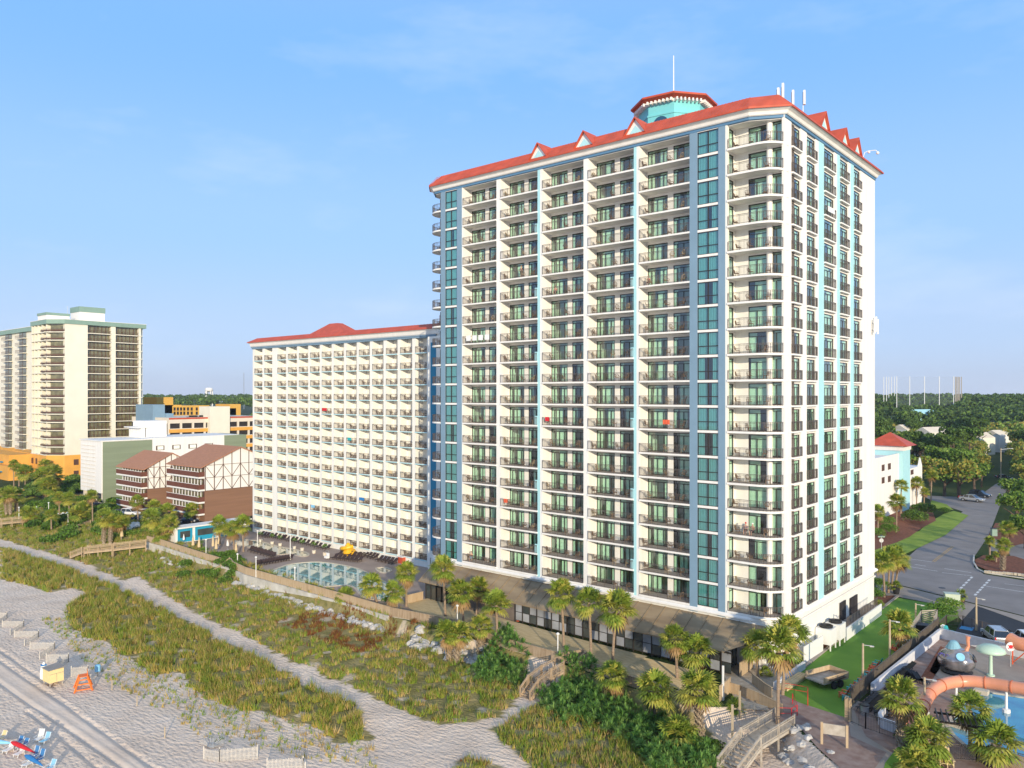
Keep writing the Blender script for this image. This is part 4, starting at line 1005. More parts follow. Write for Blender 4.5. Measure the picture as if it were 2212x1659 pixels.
# condo tower
e, b = bld('condo_tower', (-310,115,0), 'pale yellow condo tower with green roof band, right hand one of the two')
ZB, ZC, nF = 8.8, 55.0, 16; fh = (ZC-ZB)/nF
mb = MB(); foot = [(-298,109.2),(-298,137),(-322,137),(-319,105.7),(-303,105.3)]
xs0, ysR = -298., [PX(189.6,0,-298)[0], PX(240,0,-298)[0], PX(250,0,-298)[0], PX(300,0,-298)[0]]
mb.prism([(-299.6,109.4),(-299.6,137),(-322,137),(-319,107.2),(-304,106.9)], ZB, ZC)
mb.box(-299.6,-298,109.2,ysR[0],ZB,ZC); mb.box(-299.6,-298,ysR[1],ysR[2],ZB,ZC); mb.box(-299.6,-298,ysR[3],ysR[3]+.8,ZB,ZC)
for x in (-318.8,-316.4,-313.0,-309.2,-305.): mb.box(x,x+.6,105.5,107.1,ZB,ZC)
b(mb, 'wall', 'cond')
mb = MB(); mb.prism([(-297.9,109),(-297.9,140),(-340,140),(-340,106),(-303,105)], -.5, ZB); b(mb, 'orange_base', 'orange')
for k_ in range(9):
    for z_ in (1.2,5.2):
        mb = MB(); mb.box(-338+k_*4,-336.4+k_*4,105.2,105.9,z_,z_+2.) if k_ < 8 else mb.box(-297.95,-297.8,112,113.6,z_,z_+2); b(mb, 'window', 'bfr')
mb = MB()
def grow(poly, k): 
    cx = sum(p[0] for p in poly)/len(poly); cy = sum(p[1] for p in poly)/len(poly)
    return [(cx+(x-cx)*k, cy+(y-cy)*k) for x, y in poly]
mb.prism(grow(foot,1.03), ZC, ZC+1.5); b(mb, 'roof_band', 'greenband')
mb = MB(); mb.prism(grow(foot,1.035), ZC+1.5, ZC+1.62); b(mb, 'roof_edge', 'white')
for (p0, p1, yA, hgt, nm) in ((172,226,118,5.5,'lift_tower'),(100,150,113,2.5,'roof_plant')):
    X0 = PX(p1,0,-303)[0]; X1 = PX(p0,0,-303)[0]
    mb = MB(); mb.box(-311,-303,X1,X0,ZC+1.5,ZC+1.5+hgt*.65); o = b(mb, nm, 'white'); mb = MB(); mb.box(-311.2,-302.8,X1-.2,X0+.2,ZC+1.5+hgt*.65,ZC+1.5+hgt); mb.build('green_band', M['greenband'], o)
mb = MB(); mb.cyl(-306,113,ZC+1.5,ZC+7,.06,n=5); b(mb, 'aerial', 'steel')
for f in range(nF):
    z = ZB+fh*f
    for (y0, y1) in ((ysR[0],ysR[1]),(ysR[2],ysR[3])):
        mb = MB(); mb.m = 0; mb.box(-299.6,-297.8,y0,y1+(1.2 if y1 == ysR[3] else 0),z-.15,z+.12); mb.m = 1; mb.box(-299.5,-299.45,y0,y1,z+.12,z+fh-.2); mb.m = 2
        k = 6
        for j in range(k+1): yy = y0+(y1-y0)*j/k; mb.box(-299.45,-299.35,yy-.1,yy+.1,z+.12,z+fh-.2)
        mb.box(-297.9,-297.84,y0,y1,z+.12,z+.22); mb.box(-297.9,-297.84,y0,y1,z+1.1,z+1.18)
        for j in range(14): yy = y0+(y1-y0)*j/14; mb.box(-297.9,-297.85,yy,yy+.1,z+.2,z+1.1)
        b(mb, 'balcony', [M['cond'],M['brglass'],M['bfr']])
    mb = MB(); mb.m = 0; mb.prism([(-299.2,108.9),(-298,109.2),(-303,105.0),(-309,105.0),(-309,107.3),(-303.9,107)], z-.15, z+.12); mb.m = 1; mb.add([(-299.5,109.3,z+.1),(-303.9,106.8,z+.1),(-303.9,106.8,z+fh-.2),(-299.5,109.3,z+fh-.2)],[(0,1,2,3)]); mb.box(-308.9,-304,106.8,106.85,z+.1,z+fh-.2)
    mb.m = 2
    for p, q in (((-309,105.1),(-303,105.1)),((-303,105.1),(-298.2,109.1))): 
        mb.bar(p+(z+1.1,),q+(z+1.1,),.08); mb.bar(p+(z+.6,),q+(z+.6,),.05,.5)
    mb.box(-318.5,-316.5,106.9,107.1,z+.3,z+fh-.3); mb.m = 0; mb.box(-318.8,-309,105.2,107,z-.1,z+.1)
    b(mb, 'balcony', [M['cond'],M['brglass'],M['bfr']])
e, b = bld('condo_tower', (-335,120,0), 'pale yellow condo tower with green roof band, left hand block cut by the photo edge')
mb = MB(); mb.box(-400,-324,112,135,ZB,ZC-.4); b(mb, 'wall', 'cond')
mb = MB(); mb.box(-400,-323.6,111,136,-.5,ZB); b(mb, 'orange_base', 'orange')
mb = MB(); mb.box(-401,-323,111,136,ZC-.4,ZC+1.2); b(mb, 'roof_band', 'greenband'); mb = MB(); mb.box(-401.1,-322.9,110.9,136.1,ZC+1.2,ZC+1.35); b(mb, 'roof_edge', 'white')
for f in range(nF):
    z = ZB+fh*f
    for (pa, pb) in ((12,26),(42,57)):
        xa, xb = PY(pa,0,112)[0], PY(pb,0,112)[0]
        mb = MB(); mb.m = 0; mb.box(xa-.2,xb+1.4,110.4,112,z-.1,z+.12); mb.m = 1; mb.box(xa,xb,111.9,111.98,z+.12,z+fh-.25); mb.m = 2; mb.box(xa-.2,xb+1.4,110.45,110.5,z+1.1,z+1.2); mb.box((xa+xb)/2-.08,(xa+xb)/2+.08,111.85,111.9,z,z+fh-.2)
        for j in range(12): xx = xa+(xb+1.4-xa)*j/12; mb.box(xx,xx+.1,110.45,110.5,z+.1,z+1.1)
        b(mb, 'balcony', [M['cond'],M['brglass'],M['bfr']])
mb = MB(); mb.prism(PP([(-20,1040),(0,1000),(60,1010),(68,1032),(40,1050)]), -.2, 7); 
e, b = bld('pool_pavilion', (-300,95,0), 'low orange poolside building with turquoise awning at the foot of the condo towers')
mb = MB(); mb.box(-356,-318,98,106,-.3,8.5); mb.box(-330,-312,96,100,-.3,5); b(mb, 'wall', 'orange'); mb = MB(); mb.box(-322,-318,94,96,2.6,2.9); mb.box(-326,-323.5,97,97.9,5.6,6); b(mb, 'awning', 'bluewall')
mb = MB(); mb.box(-336,-334,97.9,97.99,4.4,7.2); b(mb, 'window', 'darkopen'); mb = MB(); mb.box(-344,-342,97.9,97.99,4.4,7.2); b(mb, 'window', 'darkopen')
pool('swimming_pool', PP([(0,1058),(50,1056),(62,1064),(30,1072),(0,1074)]), 'pool3', 'pool edge at the far left below the orange building')
pool('swimming_pool', PP([(60,1102),(150,1098),(170,1106),(110,1116),(70,1114)], -.2), 'pool3', 'pale pool with white loungers left of the sage building')
# sage / white motel block
e, b = bld('sage_motel', (-225,100,0), 'white and sage green flat roofed motel block behind the timber framed lodge')
mb = MB(); mb.box(-239,-225,91.7,105.6,3.0,17.2); o = b(mb, 'wall', 'white'); mb = MB(); mb.box(-224.98,-224.9,92,105.6,0,17.1); b(mb, 'sage_siding', 'sage')
mb = MB()
for x in (-238,-231.5,-226): mb.box(x-.4,x+.4,92.2,93,-.2,3)
mb.box(-239,-225.1,99,105,-.2,3); b(mb, 'ground_pillar', 'brpk')
mb = MB(); mb.box(-239.4,-224.85,91.4,105.7,17.2,17.45); b(mb, 'roof_edge', 'white')
mb = MB(); mb.box(-240,-225,105.6,133.,-.2,17.6); b(mb, 'white_wing', 'white'); mb = MB(); mb.box(-240,-224.9,128,135.5,-.2,17.5); b(mb, 'sage_wing', 'sage')
mb = MB()
for r_ in range(6):
    for c in range(3):
        x = -238.2+c*3.2; z = 4.2+r_*2.1; mb.box(x,x+2.8,91.55,91.7,z,z+.10); mb.box(x,x+2.8,91.5,91.7,z+1.1,z+1.16)
b(mb, 'balcony_ledges', 'brpk')
for k in range(4):
    px = 346+k*35.; Y0 = PX(px-9,0,-225)[0]; Y1 = PX(px+9,0,-225)[0]
    mb = MB(); mb.box(-225.02,-224.95,Y0,Y1,14.,15.3); w = b(mb, 'window', 'bfr'); mb = MB(); mb.box(-224.96,-224.92,Y0+.4,Y1-.3,14.15,15.15); mb.build('pane', M['curtain'], w)
mb = MB(); Y0 = PX(305,0,-232)[0]; Y1 = PX(360,0,-232)[0]; mb.box(-240,-232,Y0+1.2,Y1,17.5,22.3); mb.box(-240,-231.5,Y0-1.5,Y0+2.2,20.3,20.6); mb.box(-240,-232,Y0,Y0+1.4,17.5,20.3); b(mb, 'lift_tower', 'white')
# timber framed lodge: two gabled blocks
e, b = bld('timber_lodge', (-190,97,0), 'brown roofed lodge with white half timbered gables and stacked brown balconies')
def lodge(x0, x1, y0, y1, ze, zr, yr, white_from, floors, tag_):
    mb = MB(); mb.box(x0,x1,y0,y1,-.2,white_from)
    b(mb, 'brown_wall', 'brownside')
    mb = MB(); mb.box(x0,x1-.02,y0+.02,y1,white_from,ze)
    mb.add([(x1-.02,y0+.02,ze),(x1-.02,y1,ze),(x1-.02,yr,zr),(x1-.3,y0+.02,ze),(x1-.3,y1,ze),(x1-.3,yr,zr)],[(0,1,2),(5,4,3),(0,2,5,3),(1,4,5,2)])
    b(mb, 'white_gable', 'white')
    mb = MB(); ov = .9
    for (ya, za, yb_, zb_) in ((y0-1.2,ze-.45,yr,zr+.15),(y1+1,ze-.35,yr,zr+.15)):
        mb.add([(x0-ov,ya,za),(x1+.5,ya,za),(x1+.5,yb_,zb_),(x0-ov,yb_,zb_),(x0-ov,ya,za-.25),(x1+.5,ya,za-.25),(x1+.5,yb_,zb_-.25),(x0-ov,yb_,zb_-.25)],[(0,1,2,3),(7,6,5,4),(0,4,5,1),(1,5,6,2),(2,6,7,3),(3,7,4,0)])
    b(mb, 'roof', 'shingle')
    mb = MB(); n = 8; 
    def bt(p, q): mb.bar((x1+.02,p[0],p[1]),(x1+.02,q[0],q[1]),.16,.08)
    def top(y): return ze+(zr-ze)*(1-abs(y-yr)/(yr-y0 if y < yr else y1-yr))
    for i in range(n+1): y = y0+.1+(y1-y0-.2)*i/n; bt((y,white_from),(y,top(y)-.1))
    zz = [white_from, (white_from+ze)/2, ze-.1]
    for z in zz: bt((y0,z),(y1,z))
    for j in range(2):
        for i in range(n):
            ya = y0+.1+(y1-y0-.2)*i/n; yb_ = y0+.1+(y1-y0-.2)*(i+1)/n
            if i % 2: bt((ya,zz[j]),(yb_,zz[j+1]))
            else: bt((ya,zz[j+1]),(yb_,zz[j]))
    b(mb, 'timber_framing', 'bfr')
    for z in floors:
        mb = MB(); mb.m = 0; mb.box(x0,x1-.1,y0-1.5,y0,z-.5,z-.1); mb.box(x0,x1-.1,y0-1.56,y0-1.45,z+1.05,z+1.15); mb.m = 1; mb.box(x0,x1-.1,y0-1.52,y0-1.42,z-.1,z+1.05); mb.box(x1-.2,x1-.12,y0-1.42,y0,z-.1,z+1.05)
        b(mb, 'balcony', [M['white'],M['parapet']])
        wm = MB(); wm.m = 0; wm.box(x0+.2,x1-.2,y0-.06,y0-.02,z+.0,z+2.3)
        k = int((x1-x0)/1.5)
        for i in range(k): 
            xx = x0+.4+i*1.5; wm.m = 1; wm.box(xx,xx+.45,y0-.12,y0-.06,z,z+2.2); wm.m = 2; wm.box(xx+.5,xx+1.1,y0-.1,y0-.06,z+.1,z+2.1)
        b(wm, 'window_wall', [M['bfr'],M['white'],M['brglass']])
lodge(-191.5,-175.7,95,113.5,13.4,17.2,104.2,7.3,(10.75,7.75,4.85,2.05),'')
lodge(-212.5,-198,91.8,104,11.8,15.0,98,6.3,(9.6,6.9,4.3,1.7),'')
mb = MB(); mb.box(-198,-191.4,101,104,-.2,11.); b(mb, 'link_wall', 'brownside')
mb = MB(); mb.add([(-199,101,11.),(-190,101,11.),(-190,106,14),(-199,106,14)],[(0,1,2,3)]); b(mb, 'link_roof', 'shingle')
# turquoise snack cabin
e, b = bld('snack_cabin', (-152,82,0), 'turquoise poolside cabin with white flat roof and large windows')
cx0 = -154.3
mb = MB(); mb.box(-157,cx0,77.2,93.5,0,2.9); b(mb, 'wall', 'white')
mb = MB(); mb.box(-157.3,cx0+.5,76.8,94,2.9,3.15); b(mb, 'roof', 'white')
for (y0, y1) in ((77.6,80.7),(81.3,85.8),(86.4,90)):
    mb = MB(); mb.box(cx0-.01,cx0+.08,y0,y1,.1,2.8); w = b(mb, 'turquoise_panel', mat('bright_turquoise', (.02,.30,.48), .6, .05, 1)); mb = MB(); mb.box(cx0+.08,cx0+.12,y0+.5,y1-.5,1.0,2.3); mb.build('pane', M['dglass'], w)
# parking garage and blocks behind
def far_box(name, label, p0, p1, ytop, X, parts, dep=14, base=-.2):
    """block with its long side in the plane x = X"""
    Y0, z = PX(p0, ytop, X); Y1 = PX(p1, ytop, X)[0]; z = PX((p0+p1)/2, ytop, X)[1]
    return Y0, Y1, z
e, b = bld('parking_garage', (-265,150,0), 'tan multi storey car park with orange bands and dark openings')
Y0 = PX(365,0,-262)[0]; Y1 = PX(560,0,-262)[0]; zt = PX(460,905,-262)[1]
mb = MB(); mb.box(-290,-262.5,Y0,Y1,-.2,zt-1.3); b(mb, 'dark_interior', 'darkopen')
for k in range(6):
    z = zt-1.2-k*3.1
    mb = MB(); mb.m = 0; mb.box(-290,-262,Y0,Y1,z,z+(1.3 if k else 1.9)); 
    if k: mb.m = 1; mb.box(-262.02,-261.9,Y0,Y1,z-.1,z+1.1)
    else: mb.m = 2; mb.box(-262.02,-261.9,Y0,Y1,z+1.35,z+1.9)
    b(mb, 'storey_band', [M['brpk'],M['orange'],M['redroof']])
mb = MB()
for j in range(9): yy = Y0+(Y1-Y0)*j/8; mb.box(-262.4,-261.95,yy-.35,yy+.35,-.2,zt-1.2)
b(mb, 'columns', 'brpk')
mb = MB(); mb.box(-268,-260.5,PX(452,0,-261)[0],PX(495,0,-261)[0],-.2,PX(475,878,-261)[1]); b(mb, 'stair_tower', 'cond')
for k, (px, lab) in enumerate(((418,'dark car on the left of the garage roof'),(440,'dark car on the right of the garage roof'))):
    Yc, z = PX(px, 0, -266)[0], zt+.7
    mb = MB(); mb.rbox((0,0,.5),(1.8,4.4,.7)); mb.rbox((0,-.1,1.05),(1.5,2.4,.5)); mb.cyl(.9,1.4,0,.01,.3); o = mb.build('parked_car', M['black']); o.location = (-266,Yc,zt); tag(o, lab, 'car', 'cars on the garage roof')
e, b = bld('blue_grey_block', (-275,128,0), 'blue grey tower block between the condo tower and the car park')
mb = MB(); mb.box(-285,-272,PX(330,0,-272)[0],PX(356,0,-272)[0],-.2,PX(345,874,-272)[1]); mb.box(-285,-271,PX(356,0,-272)[0],PX(372,0,-272)[0],-.2,PX(360,893,-272)[1]); b(mb, 'wall', 'slate'); mb = MB(); mb.box(-271.9,-271.8,PX(340,0,-272)[0],PX(352,0,-272)[0],20,22); b(mb, 'window', 'darkopen')
e, b = bld('yellow_apartments', (-330,190,0), 'long yellow apartment block far behind the car park')
XA_ = -330
for (pa, pb, yt, nm) in ((300,392,875,'wall'),(338,374,858,'penthouse'),(372,452,876,'wall'),(495,520,873,'penthouse'),(480,510,882,'wall')):
    ya, yb_ = PX(pa,0,XA_)[0], PX(pb,0,XA_)[0]; mb = MB(); mb.box(XA_-12,XA_+(.2 if nm == 'wall' and pa == 372 else 0),ya,yb_,-.2,PX((pa+pb)/2,yt,XA_)[1]); b(mb, nm, 'yellow')
for r_ in range(3):
    for px in (305,312,319,326,333,375,382,389,396,404,412,423,438,446):
        ya, z = PX(px,880+r_*9,XA_+.3); mb = MB(); mb.box(XA_+.2,XA_+.32,ya,ya+.9,z-1.4,z); b(mb, 'window', 'darkopen')
# water tower and radio mast
x, y = [v for v in (PX(451.5,0,-1700)[0],)][0], 0
Yw = x; e, b = bld('water_tower', (-1700,Yw,0), 'white water tower above the far tree line')
dW = depth(-1700,Yw); zt_ = H+(853-837)/F*dW
mb = MB(); rr = 8.5/F*dW
mb.lathe([(.3*rr,zt_-1.1*rr),(.95*rr,zt_-.85*rr),(rr,zt_-.45*rr),(.8*rr,zt_-.12*rr),(.2*rr,zt_)],(-1700,Yw,0),20); b(mb, 'tank', 'white')
mb = MB()
for k in range(6): mb.cyl(-1700+.8*rr*cos(k),Yw+.8*rr*sin(k),0,zt_-.8*rr,1.2)
b(mb, 'legs', 'white')
x = PX(527,0,-1500)[0]; mb = MB(); dm_ = depth(-1500,x)
for k in range(3): mb.bar((1.2*cos(k*2.1),1.2*sin(k*2.1),0),(.4*cos(k*2.1),.4*sin(k*2.1),H+48/F*dm_),.35)
for j in range(30): z = j*(H+46/F*dm_)/30; mb.bar((1,-1,z),(-1,1,z+2.2),.25)
o = mb.build('radio_mast', M['steel']); o.location = (-1500,x,0); tag(o, 'thin lattice radio mast on the horizon left of the hotel wing', 'mast')
# driving range net poles on the right
e = empty('range_net', (-330,600,0), 'tall curtain of golf range netting on white poles above the far trees', 'net')
Z9 = 640
def atd(px, d): k = (px-CX)/F; return ((fw[0]+k*rt[0])*d, (fw[1]+k*rt[1])*d)
mnet = bpy.data.materials.new('fine_netting'); mnet.use_nodes = True; nt = mnet.node_tree; nt.nodes.remove(nt.nodes['Principled BSDF'])
tr = nt.nodes.new('ShaderNodeBsdfTransparent'); df = nt.nodes.new('ShaderNodeBsdfDiffuse'); df.inputs[0].default_value = (.25,.3,.36,1); ms = nt.nodes.new('ShaderNodeMixShader'); ms.inputs[0].default_value = .10
nt.links.new(tr.outputs[0], ms.inputs[1]); nt.links.new(df.outputs[0], ms.inputs[2]); nt.links.new(ms.outputs[0], nt.nodes['Material Output'].inputs['Surface'])
dm_ = [(1909,700),(1915,720),(1920,745),(1926,775),(1932,800),(1937,640),(1965,640),(1997,640),(2029,640),(2060,640),(2064,665),(2067,690),(2070,715),(2073,740),(2077,770)]
for i, (px, d) in enumerate(dm_):
    x, y = atd(px, d); zt2 = H+(853-813+ (0 if 1935 < px < 2061 else -1))/F*d
    mb = MB(); mb.cyl(x+330,y-600,0,zt2,.28 if px < 2061 else .42,n=6); mb.build('pole', M['wht' if px < 2061 else 'greyw'], e)
nb = MB()
for (pa, da), (pb, db) in zip(dm_[5:9], dm_[6:10]):
    x0, y0 = atd(pa, da); x1, y1 = atd(pb, db); zt2 = H+39/F*640
    nb.quad((x0+330,y0-600,20),(x1+330,y1-600,20),(x1+330,y1-600,zt2),(x0+330,y0-600,zt2))
nb.build('netting', mnet, e)
# ================================================================ building to the right behind the tower
e, b = bld('white_annex', (-46,150,0), 'white low building with turquoise stair tower and small red pyramid roof at the right')
PBx = -55.
def pb_(px, py): return PX(px, py, PBx)
y0 = pb_(1880,0)[0]; y1 = pb_(1942,0)[0]; zt1 = pb_(1915,985)[1]
mb = MB(); mb.box(-79,PBx,y0-14,y1,-.2,zt1-.6); mb.box(PBx-.3,PBx,y0-14,y1,zt1-.6,zt1); yq = pb_(1957,0)[0]; y3 = pb_(1992,0)[0]; mb.box(-73,PBx+.0,yq,y3,-.2,pb_(1975,1010)[1])
mb.add([(PBx,y3-4,pb_(1975,1010)[1]),(PBx,y3,pb_(1975,1010)[1]),(PBx,y3-2,pb_(1975,1010)[1]+2.3),(PBx-.3,y3-4,pb_(1975,1010)[1]),(PBx-.3,y3,pb_(1975,1010)[1]),(PBx-.3,y3-2,pb_(1975,1010)[1]+2.3)],[(0,1,2),(5,4,3),(0,2,5,3),(1,4,5,2)])
b(mb, 'wall', 'white')
zt2 = pb_(1950,962)[1]
mb = MB(); mb.box(PBx-7,PBx+1,y1,yq,-.2,zt2-1.2); b(mb, 'stair_tower', 'teal'); mb = MB(); mb.box(PBx-7.2,PBx+1.2,y1-.3,yq+.3,zt2-1.2,zt2); b(mb, 'tower_cornice', 'white')
mb = MB(); cxx = PBx-3; cyy = (y1+yq)/2; hw = 5.4; hy = (yq-y1)/2+1.2
mb.add([(cxx-hw,cyy-hy,zt2),(cxx+hw,cyy-hy,zt2),(cxx+hw,cyy+hy,zt2),(cxx-hw,cyy+hy,zt2),(cxx,cyy,zt2+3.4)],[(3,2,1,0),(0,1,4),(1,2,4),(2,3,4),(3,0,4)]); b(mb, 'pyramid_roof', 'redroof')
for (px, py) in ((1907,1092),(1907,1132),(1921,1091),(1921,1131),(1960,1114),(1970,1113)):
    py = py-792+792 if False else py
for (px, ya, yb2) in ((1907,1084,1106),(1921,1081,1103),(1907,1122,1143),(1921,1119,1140)):
    yc, z0_ = pb_(px, yb2/1.0-0); 
for (px, t, bt_) in ((1907.5,1003,1018),(1921,1000,1015),(1907.5,1030,1045),(1921,1027,1042),(1960,1018,1028),(1970,1014,1026)):
    ya, za = pb_(px-3, bt_); yb_, zb_ = pb_(px+3, t); mb = MB(); mb.box(PBx,PBx+.05,ya,yb_,min(za,zb_),max(za,zb_)); b(mb, 'window', 'bfr')
for k, (p0, p1, yt, d, col, lb_) in enumerate(((2002,2015,905,300,'white','x'),(1958,1992,913,420,'white','small white roofed house among the far trees'),(2010,2052,918,380,'cond','wide cream gabled roof among the far trees'),(2085,2110,922,400,'white','white gabled house among the trees on the right'),(2110,2150,930,390,'cond','long low cream building among the trees on the right'),(1980,2024,881,560,'teal','pale turquoise roof just above the far trees'),(2160,2190,925,410,'white','white cottage roof behind trees near the right edge'))):
    if lb_ == 'x': continue
    x0, y0 = atd(p0, d); x1, y1 = atd(p1, d+6); z = H-(yt-853)/F*d-2.2
    e, b = bld('distant_house', (x0,y0,0), lb_)
    dx, dy = (x1-x0), (y1-y0); Ln = hypot(dx,dy); ux, uy = dx/Ln, dy/Ln; nx_, ny_ = -uy, ux
    mb = MB(); mb.prism([(x0,y0),(x1,y1),(x1+nx_*9,y1+ny_*9),(x0+nx_*9,y0+ny_*9)], 0, z-1.6); b(mb, 'wall', col)
    mb = MB(); q = [(x0,y0,z-1.6),(x1,y1,z-1.6),(x1+nx_*9,y1+ny_*9,z-1.6),(x0+nx_*9,y0+ny_*9,z-1.6),(x0+nx_*4.5,y0+ny_*4.5,z+1),(x1+nx_*4.5,y1+ny_*4.5,z+1)]
    mb.add(q, [(0,1,5,4),(2,3,4,5),(0,4,3),(1,2,5)]); b(mb, 'roof', 'brpk' if col != 'teal' else 'teal')
# ================================================================ vegetation
import numpy as np
nr = np.random.RandomState(3)
def leafmat(name, c1, c2, trans=.25, scale=.6):
    m = bpy.data.materials.new(name); m.use_nodes = True; nt = m.node_tree; N = nt.nodes; L = nt.links; b = N['Principled BSDF']
    b.inputs['Roughness'].default_value = .6; b.inputs['Specular IOR Level'].default_value = .25
    geo = N.new('ShaderNodeNewGeometry'); n = N.new('ShaderNodeTexNoise'); n.inputs['Scale'].default_value = scale; n.inputs['Detail'].default_value = 5; L.new(geo.outputs['Position'], n.inputs['Vector'])
    r = N.new('ShaderNodeValToRGB'); r.color_ramp.elements[0].position = .32; r.color_ramp.elements[1].position = .68; r.color_ramp.elements[0].color = c1+(1,); r.color_ramp.elements[1].color = c2+(1,)
    L.new(n.outputs['Fac'], r.inputs[0]); L.new(r.outputs[0], b.inputs['Base Color'])
    tl = N.new('ShaderNodeBsdfTranslucent'); L.new(r.outputs[0], tl.inputs[0]); mx = N.new('ShaderNodeMixShader'); mx.inputs[0].default_value = trans
    L.new(b.outputs[0], mx.inputs[1]); L.new(tl.outputs[0], mx.inputs[2]); L.new(mx.outputs[0], N['Material Output'].inputs['Surface'])
    return m
M['g_olive'] = leafmat('olive_grass', (.22,.26,.035), (.40,.39,.07))
M['g_green'] = leafmat('green_grass', (.15,.25,.03), (.28,.37,.05))
M['g_tan'] = leafmat('dry_tan_grass', (.42,.30,.12), (.56,.42,.18))
M['g_rust'] = leafmat('rust_brown_weed', (.16,.06,.02), (.28,.12,.04))
M['g_gold'] = leafmat('golden_sea_oats', (.42,.31,.07), (.56,.42,.12))
M['p_green'] = leafmat('palm_frond_green', (.15,.24,.03), (.33,.40,.06), .3, 2)
M['p_yel'] = leafmat('palm_frond_yellow', (.42,.42,.07), (.52,.48,.10), .3, 2)
M['p_dead'] = leafmat('dead_palm_frond', (.30,.18,.07), (.42,.28,.13), .2, 2)
M['t_dark'] = leafmat('dark_foliage', (.045,.09,.02), (.10,.16,.03), .2, .3)
M['t_mid'] = leafmat('green_foliage', (.09,.18,.03), (.19,.30,.05), .25, .3)
M['t_light'] = leafmat('bright_foliage', (.18,.29,.04), (.31,.41,.07), .3, .3)
M['t_gold'] = leafmat('olive_gold_foliage', (.30,.28,.05), (.48,.38,.08), .3, .3)
M['hedge'] = leafmat('hedge_foliage', (.05,.14,.015), (.14,.27,.03), .25, 2)
M['yucca'] = leafmat('yucca_leaf', (.07,.19,.03), (.24,.42,.10), .25, 1.5)
M['yucca_l'] = leafmat('yucca_leaf_pale', (.16,.30,.06), (.32,.48,.14), .25, 1.5)
M['bark'] = mat('palm_trunk', (.22,.15,.10), .9, 0, 3, .4, 12, col2=(.36,.27,.19), stretch=(1,1,4))
M['boots'] = mat('palm_boot_bark', (.20,.14,.09), .95, 0, 5, .8, 12, col2=(.46,.38,.28))
M['tbark'] = mat('tree_bark', (.12,.085,.06), .9, .3, 2)
def tri_mesh(name, V, FI, mats, mi):
    """V (n,3) array, FI (m,k) faces"""
    me = bpy.data.meshes.new(name); n, m, k = len(V), len(FI), FI.shape[1]
    me.vertices.add(n); me.vertices.foreach_set('co', V.astype(np.float32).ravel())
    me.loops.add(m*k); me.loops.foreach_set('vertex_index', FI.astype(np.int32).ravel())
    me.polygons.add(m); me.polygons.foreach_set('loop_start', np.arange(0, m*k, k, dtype=np.int32)); me.polygons.foreach_set('loop_total', np.full(m, k, dtype=np.int32))
    for q in mats: me.materials.append(q)
    me.polygons.foreach_set('material_index', mi.astype(np.int32)); me.update(); me.validate()
    return me
def scatter(poly, n):
    a = np.array(poly); x0, y0 = a.min(0); x1, y1 = a.max(0)
    out = []; 
    while len(out) < n:
        x, y = R.uniform(x0,x1), R.uniform(y0,y1)
        if poly_in(x, y, poly): out.append((x, y))
    return out
def area(poly): return abs(sum(poly[i][0]*poly[(i+1) % len(poly)][1]-poly[(i+1) % len(poly)][0]*poly[i][1] for i in range(len(poly))))/2
def gz(x, y): return terrain_z(x, y)
def grass_field(name, poly, dens, hmin, hmax, weights, thr=.0, lean=.35, width=.05):
    pts = scatter(poly, int(area(poly)*dens)); B_ = []
    for x, y in pts:
        c = noise.noise((x*.15, y*.15, 4)); c2 = noise.noise((x*.6, y*.6, 8))
        if veg(x, y) == 0. and R.random() > .10: continue
        if c2 < thr: continue
        if noise.noise((x*.45, y*.45, 21)) > .38 and R.random() < .75: continue
        h = R.uniform(hmin, hmax)*(1+.5*c2); w = list(weights)
        if -97 < x < -76 and y > 62+(-x-76)*.0 and c > -.22 and poly is G_UP: w = [.35,.3,.5,6.,0]; h *= .8
        if c > .1: w[1] += .6
        if c < -.2: w[2] += .4
        k = R.choices(range(5), w)[0]
        B_.append((x, y, gz(x, y), h, k))
    A = np.array(B_); nb = 5; n = len(A)
    A = np.repeat(A, nb, axis=0); N_ = len(A)
    A[:,0] += nr.uniform(-.16,.16,N_); A[:,1] += nr.uniform(-.16,.16,N_)
    th = nr.uniform(0,2*pi,N_); h = A[:,3]*nr.uniform(.6,1.15,N_); ln = h*nr.uniform(.05,lean*2,N_); la = nr.uniform(0,2*pi,N_)
    w = width*nr.uniform(.6,1.4,N_)
    V = np.zeros((N_,3,3))
    V[:,0,0] = A[:,0]-w*np.cos(th); V[:,0,1] = A[:,1]-w*np.sin(th); V[:,0,2] = A[:,2]-.05
    V[:,1,0] = A[:,0]+w*np.cos(th); V[:,1,1] = A[:,1]+w*np.sin(th); V[:,1,2] = A[:,2]-.05
    V[:,2,0] = A[:,0]+ln*np.cos(la); V[:,2,1] = A[:,1]+ln*np.sin(la); V[:,2,2] = A[:,2]+h
    o = place(tri_mesh(name, V.reshape(-1,3), np.arange(N_*3).reshape(-1,3), [M['g_olive'],M['g_green'],M['g_tan'],M['g_rust'],M['g_gold']], A[:,4]), name)
    return o
def inpoly_z(p): return p
G_DK = PP([(0,1100),(180,1090),(330,1125),(330,1160),(240,1170),(120,1160),(0,1140)], -1)
tag(grass_field('dune_grass', G_UP, 17, .35, .75, [1.2,1.0,.7,.06,.25]), 'rough green and tan dune grass with a rusty brown patch between sand path and sea wall', 'grass', None, 'stuff')
tag(grass_field('sea_oats', G_DN, 22, .5, 1.0, [1.4,.7,.4,.02,.9]), 'tall golden green sea oats between the sand path and the open beach', 'grass', None, 'stuff')
tag(grass_field('dune_grass', G_RT, 14, .35, .8, [1.,.8,.6,.0,.6], thr=-.25), 'dune grass in front of the yucca thicket below the stairs', 'grass', None, 'stuff')
